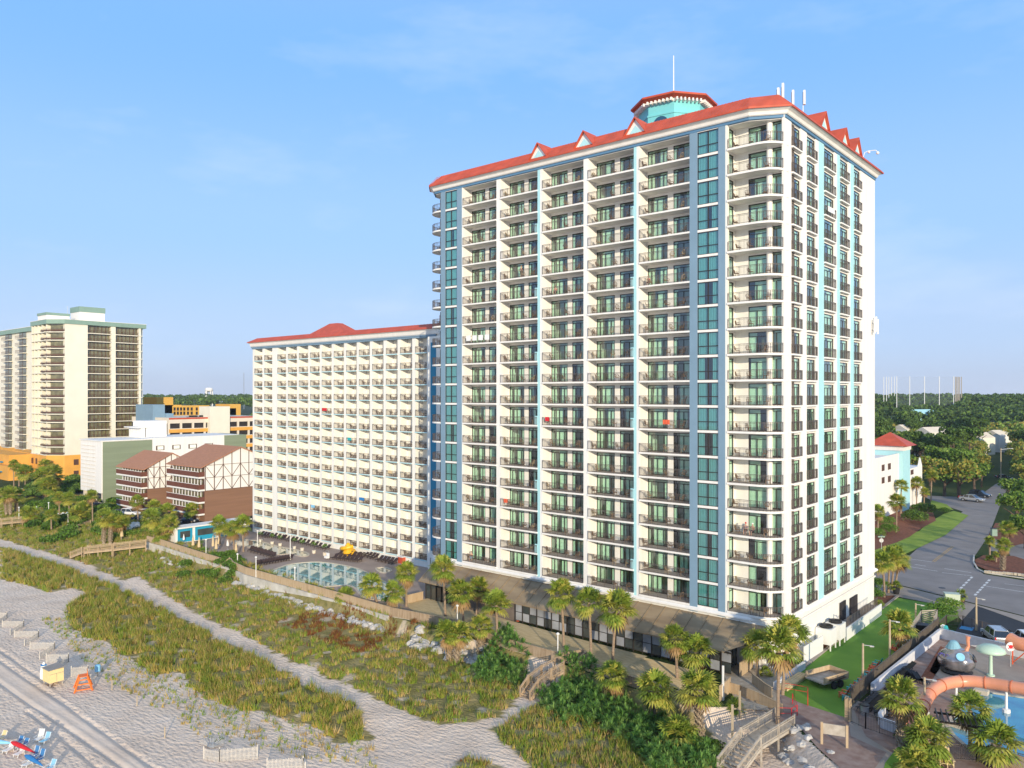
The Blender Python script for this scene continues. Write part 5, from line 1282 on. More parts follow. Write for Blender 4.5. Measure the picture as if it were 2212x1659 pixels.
tag(grass_field('beach_grass', G_SP, 2.6, .2, .55, [1.0,.8,.9,.0,.5], thr=-1), 'sparse grass tufts scattered on the sand at the dune foot', 'grass', None, 'stuff')
tag(grass_field('dune_grass', G_BT, 18, .3, .6, [1.2,.6,.4,.2,.3]), 'small grass clump on the sand at the bottom edge', 'grass', None, 'stuff')
G_FL = [(-300,70),(-300,94),(-262,100),(-205,96),(-170,82),(-162,77),(-163,62),(-230,58)]
veg_old = veg
def veg(x, y): return 1.
tag(grass_field('meadow_grass', [(-290,66),(-262,82),(-205,84),(-163,77.5),(-160,73),(-165,64),(-230,62)], 5, .3, .7, [1.0,1.6,.5,.0,.2], width=.08), 'green grass and weeds around the palms at the left', 'grass', None, 'stuff')
veg = veg_old
# ---- palms
def palm_crown(seed, nf=38, rad=1.95, dead=.15):
    rr = random.Random(seed); V = []; Fc = []; mi = []
    def tri(a, b, c, m): 
        n = len(V); V.extend([a,b,c]); Fc.append((n,n+1,n+2)); mi.append(m)
    for i in range(nf):
        az = rr.uniform(0, 2*pi); u = i/nf
        el = radians(82-128*u+rr.uniform(-10,10)); m = 0 if rr.random() < .72-.3*u else 1
        if u > 1-dead: el = radians(rr.uniform(-75,-40)); m = 2
        L_ = rad*rr.uniform(.42,.55)*(.75 if m == 2 else 1)
        d = Vector((cos(az)*cos(el), sin(az)*cos(el), sin(el))); side = Vector((-sin(az), cos(az), 0)); up = side.cross(d)*-1
        if up.z < 0: up = -up
        p = d*L_; s = side*.03
        tri(tuple(-s), tuple(s), tuple(p), m)
        bl = rad*rr.uniform(.5,.62); ns = 15
        for j in range(ns):
            a0 = radians(-105+210*j/(ns-1)); q = (d*cos(a0)+side*sin(a0)).normalized()
            droop = Vector((0,0,-1))*bl*(.14+.22*rr.random()+(.15 if m == 2 else 0)); lenj = bl*(1-.25*abs(a0)/1.83)
            fold = up*(.05*bl*(1 if j % 2 else -1))
            mid = p+q*lenj*.55+fold+droop*.15; tip = p+q*lenj+droop
            w = q.cross(up).normalized()*(.075*bl+.012)
            tri(tuple(p), tuple(mid-w), tuple(mid+w), m); tri(tuple(mid+w), tuple(mid-w), tuple(tip), m)
    return tri_mesh('crown', np.array(V), np.array(Fc), [M['p_green'],M['p_yel'],M['p_dead']], np.array(mi))
crowns = [palm_crown(10+i, 40+3*(i % 3), dead=[.05,.12,.18,.03][i % 4]) for i in range(6)]
lowcr = [palm_crown(40+i, 26, dead=.1) for i in range(2)]
def trunk_me(h, lean, r, boots, seed):
    rr = random.Random(seed); mb = MB(); n = 8; pts = []; rs = []
    for i in range(n+1):
        t = i/n; pts.append((lean[0]*t*t*.6+lean[0]*t*.4, lean[1]*t*t*.6+lean[1]*t*.4, -.35+(h+.35)*t)); rs.append(r*(1.25-.35*min(1,t*4))*(1 if t < .9 else 1.15))
    mb.tube(pts, rs, 8)
    if boots:
        k = int(h/.16)
        for i in range(k):
            t = (i+.5)/k; x = lean[0]*(t*t*.6+t*.4); y = lean[1]*(t*t*.6+t*.4); z = h*t
            for j in range(5):
                a = i*.9+j*1.257; mb.bar((x+cos(a)*r*.8,y+sin(a)*r*.8,z-.1),(x+cos(a)*r*1.75,y+sin(a)*r*1.75,z+.2),.14,.05)
    return mb.mesh('trunk', M['boots'] if boots else M['bark'])
np_ = [0]
def palm(cx, cy, bx, by, label, zb=None, r=None, boots=False, group='palm trees round the hotels', sc=1., tr=.17, low=False):
    if zb is None:
        z = 0.
        for _ in range(6): X, Y = P(bx, by, z); z = terrain_z(X, Y); z = -.0 if z > -.1 else z
    else: z = zb
    X, Y = P(bx, by, z); d = depth(X, Y)
    zt = H-(cy-HY)/F*d; h = max(.5, zt-z-.15); np_[0] += 1
    lx = (cx-bx)/F*d
    e = empty('palm_tree', (X,Y,z), label, 'palm tree', group, )
    lean = (lx*rt[0], lx*rt[1])
    t = place(trunk_me(h, lean, tr*(1.7 if boots else 1.), boots, np_[0]), 'trunk', e)
    c = place(R.choice(lowcr if low else crowns), 'crown', e, (lean[0],lean[1],h), R.uniform(0,6.28), sc*R.uniform(1.02,1.18))
    return e
PL = [
(957,1226,962,1331,'tall palm on the timber deck in front of the left end of the restaurant',0,0,1.05),
(876,1236,878,1310,'palm beside the right end of the big pool, left of the restaurant',0,0,1.),
(803,1262,820,1334,'leaning palm just outside the tan fence at the right end of the big pool',-1.8,0,.95),
(850,1278,853,1351,'palm with stout boot covered trunk at the joint of tan and grey fence',-1.8,1,.95),
(746,1286,747,1322,'short palm in front of the tan fence below the big pool',-1.8,0,.8),
(996,1280,1001,1348,'full crowned palm at the edge of the deck, left of a pair',0,0,1.05),
(1035,1270,1029,1327,'palm on the deck just behind the full crowned deck edge palm',0,0,.95),
(1072,1304,1074,1387,'palm at the middle of the timber deck edge beside the rail',0,0,1.),
(964,1366,972,1428,'left of two stout palms growing from the boulders below the deck',-1.9,1,1.),
(993,1368,986,1431,'right of two stout palms growing from the boulders below the deck',-1.9,1,.95),
(1040,1352,1038,1421,'stout palm between the boulders and the first yucca thicket',-1.9,1,.9),
(1212,1282,1218,1398,'leftmost of three tall palms in front of the middle of the restaurant',0,0,1.1),
(1272,1298,1277,1421,'middle of three tall palms in front of the restaurant windows',-.1,0,.95),
(1332,1313,1323,1432,'rightmost and widest of three tall palms in front of the restaurant windows',-.2,0,1.15),
(1322,1459,1327,1514,'low palm behind the top of the yucca thicket beside the picket fence',-1.2,0,.95),
(1459,1378,1463,1475,'tall palm at the restaurant corner, left and rear of the dense palm group',-.5,0,.95),
(1503,1406,1500,1490,'tall bushy palm in the middle of the dense palm group at the restaurant corner',-1,0,1.1),
(1414,1491,1414,1562,'wide palm at the left front of the dense palm group above the yuccas',-1.5,0,1.1),
(1506,1488,1512,1604,'palm with curved boot covered trunk at the right front of the dense palm group',-1.8,1,1.15),
(1463,1590,1470,1625,'low spreading palm sunk in the yucca thicket at the bottom',-2.,0,1.1),
(1683,1396,1680,1561,'tall single palm by the wooden ramp with a smooth slender trunk',0,0,1.15),
(1705,1368,1690,1500,'palm crown behind the tall single palm near the side wall base',0,0,1.),
(1634,1392,1637,1463,'palm beside the wooden ramp fence behind the restaurant corner',0,0,.95),
(1943,1350,1944,1407,'round palm standing alone on the turf lawn beside the screen fence',0,0,1.15),
(1948,1504,1948,1612,'palm with rough boot covered trunk beside the black gate of the water park',0,1,1.05),
(2095,1531,2096,1614,'palm at the near edge of the turquoise water park pool',0,0,.95),
(2006,1591,2006,1650,'palm beside the pair of wooden garden chairs at the bottom',-.2,0,1.05),
(2152,1604,2152,1665,'palm at the bottom right corner in front of the turquoise pool',-.2,1,1.1),
(1978,1652,1980,1675,'low palm cut by the bottom edge near the garden chairs',-.3,0,.9),
(1906,1212,1911,1290,'front left palm of the clump at the rear corner of the tower side',0,0,1.),
(1922,1204,1919,1280,'second palm of the clump at the rear corner of the tower side',0,0,1.),
(1934,1200,1926,1275,'third palm of the clump at the rear corner of the tower side',0,0,1.),
(1944,1212,1934,1266,'right palm of the clump at the rear corner of the tower side',0,0,1.),
(2138,1169,2138,1202,'left and smaller palm in the mulched street island',.1,0,.62),
(2168,1177,2166,1231,'right hand palm with pale trunk in the mulched street island',.1,1,.75),
(2151,1196,2152,1214,'tiny palm between the two palms of the street island',.1,0,.35),
(2176,1141,2179,1190,'palm near the right edge behind the street island',0,0,.95),
(1906,1058,1911,1108,'palm against the white annex wall, nearest the tower, rear one',0,0,1.),
(1897,1105,1896,1156,'palm at the tower edge above the street corner shrubs',0,0,.95),
(1938,1083,1936,1150,'front palm in the mulch bed before the turquoise stair tower',0,0,1.1),
(1947,1048,1946,1110,'palm right in front of the turquoise stair tower',0,0,1.),
(1980,1042,1980,1094,'palm with dense crown in front of the right wing of the white annex',0,0,1.),
(1997,1062,1996,1092,'short palm at the annex entrance right of the dense crowned palm',0,0,.8),
(2013,1026,2011,1083,'rightmost palm beside the white annex',0,0,1.),
(323,1044,328,1085,'straight palm in front of the gap between the two lodge gables',0,0,1.1),
(356,1042,346,1085,'slanting palm with little crown between the lodge gables',0,0,.55),
(199,1070,200,1130,'slender palm in front of the white motel face',-.2,0,.85),
(297,1083,298,1128,'palm before the left lodge balconies beside the white car',0,0,.95),
(432,1083,430,1125,'palm at the corner of the right hand lodge block',0,0,.95),
(333,1094,335,1150,'rear palm of the thick clump left of the turquoise cabin',0,0,1.),
(327,1120,334,1172,'left palm of the thick clump beside the turquoise cabin',-.2,0,1.25),
(365,1133,365,1175,'right palm of the thick clump beside the turquoise cabin',-.2,0,1.25),
(360,1106,362,1160,'upper palm of the thick clump beside the turquoise cabin',-.2,0,1.2),
(348,1152,360,1176,'low drooping palm under the thick clump beside the cabin',-.2,0,1.1),
(226,1117,224,1171,'left of two stout palms above the wooden beach walkway',-.6,1,1.1),
(240,1126,238,1171,'right of two stout palms above the wooden beach walkway',-.6,1,1.1),
(262,1128,262,1168,'drooping palm right of the two stout walkway palms',-.6,0,1.),
(474,1133,475,1177,'palm in front of the middle of the turquoise cabin',0,0,1.1),
(503,1143,506,1190,'middle palm between cabin and lazy river',0,0,1.),
(523,1133,526,1192,'palm at the left end of the hotel wing beside the lazy river',0,0,1.15),
(128,1073,128,1122,'left of two slim palms by the far left loungers',-.3,0,.95),
(148,1076,150,1124,'right of two slim palms by the far left loungers',-.3,0,.95),
(180,1100,181,1130,'bushy palm right of the slim pair at the left',-.3,0,1.2),
(165,1108,166,1134,'bushy low palm under the slim pair at the left',-.3,0,1.2),
(8,1070,14,1108,'leftmost leaning palm of the group at the left photo edge',-.5,1,1.2),
(22,1066,22,1108,'second palm of the group at the left photo edge',-.5,1,1.2),
(36,1068,35,1104,'third palm of the group at the left photo edge',-.5,1,1.2),
(58,1108,56,1130,'left of two short palms beside the far left boardwalk',-.8,0,1.),
(73,1108,74,1128,'right of two short palms beside the far left boardwalk',-.8,0,1.),
(29,1003,30,1050,'tall thin palm before the orange pavilion',0,0,1.1),
(41,1012,41,1050,'thin palm just right of the tall thin palm before the orange pavilion',0,0,1.1),
(55,1020,54,1055,'palm at the right end of the orange pavilion',0,0,1.5),
(92,1028,93,1082,'left palm of the large group between condo tower and motel',-.2,0,1.6),
(117,1024,118,1068,'tall palm of the large group between condo tower and motel',-.2,0,1.7),
(104,1052,105,1082,'lower palm of the large group between condo tower and motel',-.2,0,1.6),
(97,1005,97,1040,'rear palm at the foot of the condo tower',0,0,1.3),
(161,1002,161,1035,'rear palm at the foot of the condo tower beside the motel',0,0,1.),
(110,1112,111,1140,'short palm right of the far left pool',-.5,0,1.),
(413,1102,414,1128,'palm behind the turquoise cabin roof beside the lodge',0,0,1.),
]
for (cx, cy, bx, by, lab, zb, bo, sc) in PL: palm(cx, cy, bx, by, lab, zb, boots=bool(bo), sc=sc)
# low palmettos (no visible trunk)
for k, (x, y, s, lab) in enumerate(((1591,1562,.55,'small palmetto on the sand left of the lower stairs'),(1653,1458,.5,'small palmetto in the bed beside the wooden ramp'),(1700,1440,.8,'low palmetto under the palms at the side wall base'),(2138,1212,.6,'low sago in the mulched street island'),(1897,1310,.55,'left palmetto in the mulch bed at the rear corner of the tower'),(1880,1322,.45,'right palmetto in the mulch bed at the rear corner of the tower'),(1985,1628,.6,'palmetto in the bed below the black fence'))):
    X, Y = P(x, y, 0 if k else -1.6); z = 0 if k else terrain_z(X, Y)
    o = place(lowcr[k % 2], 'palmetto', None, (X,Y,z+.15), k, s); tag(o, lab, 'palmetto')
# ---- yuccas
def yucca_me(seed):
    rr = random.Random(seed); V = []; Fc = []; mY = []
    heads = [(0,0,.35),(.65,.3,-.15),(-.5,.5,-.35)]
    for i in range(120):
        hd = Vector(heads[i % 3]); az = rr.uniform(0,2*pi); el = radians(rr.uniform(-12,85)); L_ = rr.uniform(.5,.8); d = Vector((cos(az)*cos(el),sin(az)*cos(el),sin(el))); s = Vector((-sin(az),cos(az),0))*.042
        n = len(V); m_ = d*L_*.6; V += [tuple(hd-s*.8),tuple(hd+s*.8),tuple(hd+m_+s),tuple(hd+m_-s)]; Fc.append((n,n+1,n+2,n+3)); mY.extend([(i % 3) % 2]*2); t = hd+d*L_+Vector((0,0,-.08)); V += [tuple(hd+m_-s),tuple(hd+m_+s),tuple(t),tuple(t+s*.1)]; Fc.append((n+4,n+5,n+6,n+7))
    return tri_mesh('yucca', np.array(V), np.array(Fc), [M['yucca'],M['yucca_l']], np.array(mY))
yucs = [yucca_me(i) for i in range(5)]
def yucca_patch(poly, n, label, group, hh=1.0, z0=-1.8):
    for x, y in scatter(PP(poly, z0), n):
        z = terrain_z(x, y); h = R.uniform(.3, hh)
        o = place(yucs[R.randrange(5)], 'yucca', None, (x,y,z+h), R.uniform(0,6), R.uniform(.75,1.1)); tag(o, label, 'yucca', group)
yucca_patch([(1020,1470),(1035,1440),(1060,1425),(1075,1400),(1095,1405),(1110,1430),(1150,1450),(1145,1470),(1120,1485),(1080,1480),(1040,1482)], 75, 'spiky green yucca in the thicket below the deck fence, left of the wooden stairs', 'yuccas left of the stairs', 1.6)
yucca_patch([(1165,1520),(1190,1490),(1220,1470),(1260,1465),(1290,1490),(1330,1520),(1370,1540),(1440,1570),(1480,1600),(1530,1640),(1540,1675),(1440,1690),(1380,1640),(1340,1600),(1290,1570),(1230,1560),(1180,1540)], 215, 'spiky green yucca in the large thicket right of the wooden stairs', 'yuccas right of the stairs', 1.3)
# ---- leafy shrubs and trees
def leaf_cloud(seed, blobs, n, size, mats, w=None):
    rr = np.random.RandomState(seed); V = []; mi = []
    tot = sum(b[3]**2 for b in blobs)
    C = []; mids = []
    for bi, (bx, by, bz, br, bzz) in enumerate(blobs):
        k = int(n*br**2/tot); u = rr.normal(size=(k,3)); u /= np.linalg.norm(u,axis=1)[:,None]
        u[:,2] = np.where(u[:,2] < -.35, -u[:,2], u[:,2])
        rad = br*(.72+.33*rr.rand(k)); p = u*rad[:,None]; p[:,2] *= bzz; p += np.array([bx,by,bz]); C.append(p); mids.append(rr.choice(len(mats), k, p=(w or [1/len(mats)]*len(mats))))
    C = np.vstack(C); mi = np.concatenate(mids); k = len(C)
    a = rr.normal(size=(k,3)); a /= np.linalg.norm(a,axis=1)[:,None]; b_ = np.cross(a, rr.normal(size=(k,3))); b_ /= np.linalg.norm(b_,axis=1)[:,None]
    s = size*rr.uniform(.6,1.3,k)[:,None]
    V = np.stack([C-a*s*.5, C+b_*s*.4, C+a*s*.5, C-b_*s*.4], axis=1).reshape(-1,3)
    return V, mi
def cloud_mesh(name, *a, **k):
    V, mi = leaf_cloud(*a, **k); return tri_mesh(name, V, np.arange(len(V)).reshape(-1,4), a[4], mi)
def blobset(seed, r, h, n):
    rr = random.Random(seed); out = [(0,0,h,r*.62,.8)]
    for i in range(n):
        t = rr.uniform(0,6.28); q = rr.uniform(.35,.75)*r; out.append((q*cos(t),q*sin(t),h+rr.uniform(-.3,.35)*r,r*rr.uniform(.28,.48),.75))
    return out
def tree_template(seed, r, h, mats, w=None, nl=1500, sz=.5, pine=False):
    cr = cloud_mesh('crown', seed, blobset(seed, r, h-r*.55, 10), nl, sz, mats, w=w)
    mb = MB(); mb.tube([(0,0,-.4),(.1,0,h*.3),(.2,.1,h*.6),(.1,.1,h*.8)], [r*.10,r*.075,r*.055,r*.02], 7)
    rr = random.Random(seed)
    for i in range(6):
        t = rr.uniform(0,6.28); z = h*rr.uniform(.3,.55); mb.tube([(0.1,0,z),(r*.3*cos(t),r*.3*sin(t),z+r*.25),(r*.6*cos(t),r*.6*sin(t),z+r*.45)], [r*.045,r*.03,r*.012], 5)
    return cr, mb.mesh('trunk', M['tbark'])
kinds = {
 'green': ([tree_template(60+i, 4.6, 9.5, [M['t_mid'],M['t_light'],M['t_dark']], [.5,.3,.2], nl=1300, sz=.75) for i in range(3)], 'broadleaf tree'),
 'gold': ([tree_template(70+i, 5.2, 9., [M['t_gold'],M['t_light'],M['t_mid']], [.6,.2,.2], nl=1300, sz=.75) for i in range(3)], 'broadleaf tree'),
 'dark': ([tree_template(80+i, 4.2, 13., [M['t_dark'],M['t_mid']], [.65,.35], nl=1200, sz=.8) for i in range(3)], 'tree')}
def tree(kind, x, y, label, s=1., hs=1., group=None, z=-.05):
    cr, tk = R.choice(kinds[kind][0]); e = empty('tree', (x,y,z), label, 'tree', group, R.uniform(0,6.28)); e.scale = (s,s,s*hs)
    place(cr, 'crown', e); place(tk, 'trunk', e); return e
# named nearer trees
for (px, py, k, s, hs, lab) in ((2072,1076,'gold',1.25,.95,'wide spreading oak beside the parked silver car'),(2040,1072,'green',1.1,.9,'dense dark oak left of the silver parked car'),(2105,1062,'green',1.0,.9,'green tree right of the spreading oak by the street'),(2010,1050,'gold',1.1,1.,'yellow green tree behind the white annex'),
    (2195,1150,'green',.95,1.,'dense green tree at the right edge behind the street island'),(2215,1185,'green',.75,.9,'green tree cut by the right photo edge above the island'),(2190,1095,'green',.9,.9,'green tree at the right edge beside the side street'),(2222,1120,'green',1.,1.,'leafy tree cut by the right photo edge'),(2210,1060,'dark',.9,.8,'dark tree at the right edge near the street lamp'),(2120,1052,'dark',.8,.7,'dark small tree behind the spreading oak')):
    x, y = P(px, py, 0); tree(k, x, y, lab, s, hs)
nt_ = [0]; stuffV = []; stuffM = []; sn = 0
FM = [M['t_dark'],M['t_mid'],M['t_light'],M['t_gold']]
def far_tree(x, y, r, h, kind, seed):
    bl = blobset(seed, r, h-r*.6, 3); w = {'green':[.2,.5,.3,0],'gold':[.1,.2,.2,.5],'dark':[.75,.25,0,0]}[kind]
    V, mi = leaf_cloud(seed, bl, 70, 2.2*r/5, FM, w=w); V += np.array([x,y,0]); stuffV.append(V); stuffM.append(mi)
d = 232.
cand = []
while d < 1050:
    wpx0, wpx1 = 1830, 2480
    n = int((wpx1-wpx0)/F*d/8.2)
    for i in range(n):
        px = wpx0+(wpx1-wpx0)*(i+R.random())/n; x, y = atd(px, d+R.uniform(-5,5))
        dd = d
        if dd < 330 and 2105+(-.0) < px < 2212 and dd < 255: continue
        if x > -75 and dd < 300 and px < 2012: continue
        if dd < 300 and 2010 < px < 2195 and dd < 262: continue
        if 2125 < px < 2200 and dd < 420: continue
        q = noise.noise((x*.02, y*.02, 1)); k = 'gold' if (q+R.uniform(-.2,.2) > .0 and dd < 480) else ('dark' if dd > 520 or q < -.3 else 'green')
        cand.append((dd, x, y, k))
    d += 9.5 if d < 500 else 14
cand.sort()
for i, (dd, x, y, k) in enumerate(cand):
    hs = 1.+max(0, (dd-380)/420.)*.9
    if i < 290: tree(k, x, y, {'green':'bright green tree in the wooded neighbourhood right of the tower','gold':'olive gold tree in the wooded neighbourhood right of the tower','dark':'dark green tree in the wooded neighbourhood right of the tower'}[k], R.uniform(.85,1.25), min(hs,1.3)*R.uniform(.9,1.15), {'green':'bright green trees','gold':'olive gold trees','dark':'dark green trees'}[k]+' in the woods at the right')
    else: far_tree(x, y, R.uniform(4.5,7), (10 if k != 'dark' else 14)*min(hs,2.0)*R.uniform(.85,1.15), k, i)
for i in range(420):  # far wood at the left, seen between condo tower and hotel wing
    px = R.uniform(200,640); d = R.uniform(800,1500); x, y = atd(px, d); far_tree(x, y, R.uniform(5,8), R.uniform(24,31)*(.72+.28*d/1200), 'dark', 5000+i)
for i in range(120):
    px = R.uniform(480,600); d = R.uniform(450,700); x, y = atd(px, d); far_tree(x, y, R.uniform(4,6), R.uniform(9,14), 'green', 7000+i)
for i in range(500):
    px = R.uniform(1750,2400); d = R.uniform(1050,2200); x, y = atd(px, d); far_tree(x, y, R.uniform(8,12), R.uniform(22,30), 'dark', 9000+i)
V = np.vstack(stuffV); mi = np.concatenate(stuffM)
o = place(tri_mesh('far_woods', V, np.arange(len(V)).reshape(-1,4), FM, mi), 'far_woods'); tag(o, 'dark mass of far woodland along the horizon', 'woods', None, 'stuff')
# shrubs
def shrub(px, py, r, h, m, lab, z=0., group=None, n=900, sz=.16, cat='shrub'):
    X, Y = P(px, py, z)
    if z < -.1: z = terrain_z(X, Y)
    sz *= max(1., r/1.5); n *= max(1., r/1.1)
    me = cloud_mesh('shrub', R.randrange(9999), [(0,0,h*.45,min(r,h)*.62,.9)]+[(r*.55*cos(k*1.1),r*.55*sin(k*1.1),h*R.uniform(.3,.5),min(r,h*.9)*.55,.9) for k in range(6)], int(n), sz, m)
    o = place(me, 'shrub', None, (X,Y,z), R.uniform(0,6)); tag(o, lab, cat, group); return o
HG = [M['hedge'],M['t_mid']]
for a in ((2035,1336,1.9,2.3,HG,'large round clipped bush at the far end of the turf lawn, left of a pair'),(2052,1322,1.8,2.0,[M['hedge'],M['t_light']],'bright round bush at the far end of the turf lawn, right of a pair'),(2028,1360,.7,1.3,HG,'small bush at the corner of the screen fence and car park'),
    (1976,1128,3.,3.,[M['t_mid'],M['t_dark']],'big dark bush in the mulch bed before the annex, front one'),(1994,1112,3.,3.,[M['t_mid'],M['t_dark']],'big dark bush in the mulch bed before the annex, rear one'),(2040,1108,1.5,1.5,[M['t_dark'],M['hedge']],'small rounded shrub at the end of the verge'),
    (1912,1135,2.2,2.4,HG,'round bush left of the mulch bed palms, rear one'),(1920,1152,2.0,2.2,HG,'round bush left of the mulch bed palms, front one'),(1894,1160,1.8,2.,HG,'round bush at the tower edge by the stop sign'),
    (1900,1280,1.4,3.2,HG,'tall hedge at the rear corner of the tower side wall'),(1892,1296,1.2,2.6,HG,'hedge beside the mulch bed against the tower side wall'),
    (1995,1610,1.1,1.,[M['hedge'],M['t_dark']],'dark green low bush under the black fence, right one'),(1960,1602,1.1,1.,[M['hedge'],M['t_dark']],'dark green low bush under the black fence, left one'),(1720,1410,1.2,1.4,HG,'round bush by the white enclosure at the side wall')): shrub(*a)
for i in range(26):
    px, py = R.uniform(395,515), R.uniform(1222,1262)
    if py > 1250 and px < 470: continue
    shrub(px, py, 1.2, 1.3, [M['t_dark'],M['t_mid'],M['hedge']], 'leafy dark green bush in the thicket below the tan fence by the stairs', -1.8, 'thicket of bushes below the tan fence', 420, .26)
for i in range(16):
    px, py = R.uniform(255,350), R.uniform(1150,1163)
    shrub(px, py-(px-255)*.08, 1.1, 1.2, [M['t_light'],M['hedge']], 'clipped yellow green hedge bush above the wooden walkway', -.3, 'hedge above the walkway', 420, .22)
for i in range(44):
    px, py = R.uniform(70,260), R.uniform(1085,1160)
    shrub(px, py, 1.9, 1.8, [M['t_dark'],M['t_mid'],M['hedge']], 'rough green bush on the back dune around the left palms', -.6, 'bushes on the back dune at the left', 380, .4)
for i in range(20):
    px, py = R.uniform(60,175), R.uniform(1035,1078)
    shrub(px, py, 2.6, 2.4, [M['t_dark'],M['t_mid']], 'dark bush between the condo tower and the motel', -.05, 'dark bushes by the condo tower', 380, .5)
for i in range(14):
    px, py = R.uniform(1430,1560), R.uniform(1600,1650)
    shrub(px, py, .9, .9, [M['hedge'],M['t_dark']], 'low leafy bush among the bottom yuccas', -2., 'low bushes among the yuccas', 300, .18)
for i in range(7):
    px = 560+i*24+R.uniform(-4,4); X, Y = P(px, 1168+(px-560)*.213+2, 0)
    e = empty('potted_topiary', (X,Y,0), 'round potted topiary between lounger groups at the wing wall, %s from the left' % ORD[i+1], 'potted plant', 'potted topiaries along the hotel wing')
    mb = MB(); mb.lathe([(.3,0),(.38,.5),(.4,.55),(.3,.5)], n=10); mb.build('pot', M['brpk'], e)
    mb = MB(); mb.cyl(0,0,.4,1.5,.03,n=5); mb.build('stem', M['tbark'], e)
    place(cloud_mesh('foliage', i, [(0,0,1.7,.5,.9)], 160, .14, HG), 'foliage', e)
# ================================================================ props
M['orangep'] = mat('orange_painted_wood', (.85,.20,.03), .6, .08, 3)
M['yel'] = mat('pale_yellow_board', (.78,.62,.30), .8, .05, 2)
M['grroof'] = mat('grey_felt_roof', (.30,.27,.24), .9, .1, 1)
M['slat'] = mat('bleached_slats', (.50,.46,.40), .9, 0, 6, 0, col2=(.68,.63,.55))
M['bluec'] = mat('blue_canvas', (.03,.20,.48), .8, .08, 3)
M['lblue'] = mat('light_blue_canvas', (.25,.55,.75), .8, .08, 3)
M['redc'] = mat('red_canvas', (.60,.02,.03), .8, .08, 3)
M['beigec'] = mat('beige_canvas', (.62,.48,.28), .85, .08, 3)
M['lounger'] = mat('dark_brown_sling', (.05,.03,.028), .7, .1, 3)
M['tealp'] = mat('turquoise_plastic', (.03,.38,.40), .5, .1, 2)
M['ored'] = mat('coral_red_plastic', (.70,.12,.05), .5, .1, 2)
M['slide'] = mat('orange_slide_fibreglass', (.72,.29,.16), .35, .1, .8, spec=.6)
M['skin'] = mat('skin', (.55,.33,.24), .6, 0); M['rubber'] = mat('tyre_rubber', (.02,.02,.02), .8, 0)
M['car_w'] = mat('white_car_paint', (.75,.76,.78), .2, 0, spec=.7); M['car_s'] = mat('silver_car_paint', (.45,.47,.50), .22, 0, metal=.4); M['car_d'] = mat('dark_car_paint', (.02,.03,.05), .2, 0, spec=.7); M['carglass'] = mat('car_glass', (.015,.02,.025), .06, 0, spec=.9)
M['pole'] = mat('tan_wood_pole', (.45,.36,.24), .8, .1, 2)
def tz(px, py, z=-2.4):
    for _ in range(6): X, Y = P(px, py, z); z = terrain_z(X, Y)
    return X, Y, z
# sand fences
def slat_panel(e, a, b, h, org, sag=.0):
    mb = MB(); a = Vector(a); b = Vector(b); L_ = (b-a).length; d = (b-a)/L_; n = Vector((-d.y,d.x)); k = int(L_/.11)
    for i in range(k+1):
        t = i/max(1,k); p = a+d*L_*t+n*sag*sin(pi*t); z = terrain_z(p.x,p.y); hh = h*R.uniform(.93,1.04)
        mb.rbox((p.x-org[0],p.y-org[1],z-org[2]+hh/2-.1),(.045,.012,hh+.1),atan2(d.y,d.x),R.uniform(-.03,.03))
    for q in (.3,.8):
        pts = []
        for i in range(7):
            t = i/6; p = a+d*L_*t+n*sag*sin(pi*t); pts.append((p.x-org[0],p.y-org[1],terrain_z(p.x,p.y)-org[2]+h*q))
        mb.tube(pts, .012, 4)
    for t in (0,1):
        p = a+d*L_*t; mb.cyl(p.x-org[0],p.y-org[1],terrain_z(p.x,p.y)-org[2]-.3,terrain_z(p.x,p.y)-org[2]+h*1.15,.05,n=6)
    mb.build('slat_panel', M['slat'], e)
fen = [((0,1335),(15,1335),(-8,1352),.8,'first of the row of slatted sand fences, cut by the left photo edge'),((5,1354),(51,1354),(22,1372),.85,'second slatted sand fence from the left photo edge'),((31,1377),(83,1377),(53,1396),.9,'third slatted sand fence from the left photo edge'),((65,1403),(118,1403),(86,1424),.95,'fourth slatted sand fence, just behind the yellow hut row'),((100,1431),(148,1430),(120,1450),1.,'slatted sand fence directly behind the yellow hut'),((154,1461),(190,1458),(196,1470),1.05,'short slatted sand fence behind the orange lifeguard chair'),((474,1646),(556,1640),(440,1640),1.15,'wide slatted sand fence at the bottom beside the fan of fallen slats'),((577,1668),(655,1664),(660,1672),1.1,'slatted sand fence cut by the bottom photo edge')]
for a, b, c, h, lab in fen:
    X, Y, z = tz(*a); e = empty('sand_fence', (X,Y,z), lab, 'sand fence', 'slatted sand fences'); A_ = tz(*a)[:2]; B_ = tz(*b)[:2]; C_ = tz(*c)[:2]
    slat_panel(e, A_, B_, h, (X,Y,z), .12); 
    if lab.startswith('wide'): slat_panel(e, A_, C_, h*.9, (X,Y,z))
    else: slat_panel(e, B_, C_, h*.85, (X,Y,z))
X, Y, z = tz(456,1618); e = empty('fallen_sand_fence', (X,Y,z), 'fan of fallen splayed slats left of the wide sand fence', 'sand fence')
mb = MB()
for i in range(26):
    t = radians(60+i*5.5); mb.bar((.1*cos(t),.1*sin(t),.1),(1.3*cos(t)*R.uniform(.9,1.2),1.3*sin(t)*R.uniform(.9,1.2),.25+.25*abs(sin(i*.8))),.045,.015)
mb.build('slats', M['slat'], e)
for k, (px, py) in enumerate(((242,1491),(296,1525),(356,1594))):
    X, Y, z = tz(px, py); mb = MB(); mb.cyl(0,0,-.4,1.05,.055,n=7); o = mb.build('beach_post', M['pole']); o.location = (X,Y,z); tag(o, ('wooden post on the sand nearest the lifeguard chair','middle wooden post on the sand between lifeguard chair and wide fence','wooden post on the sand nearest the wide slatted fence')[k], 'post', 'wooden posts on the beach')
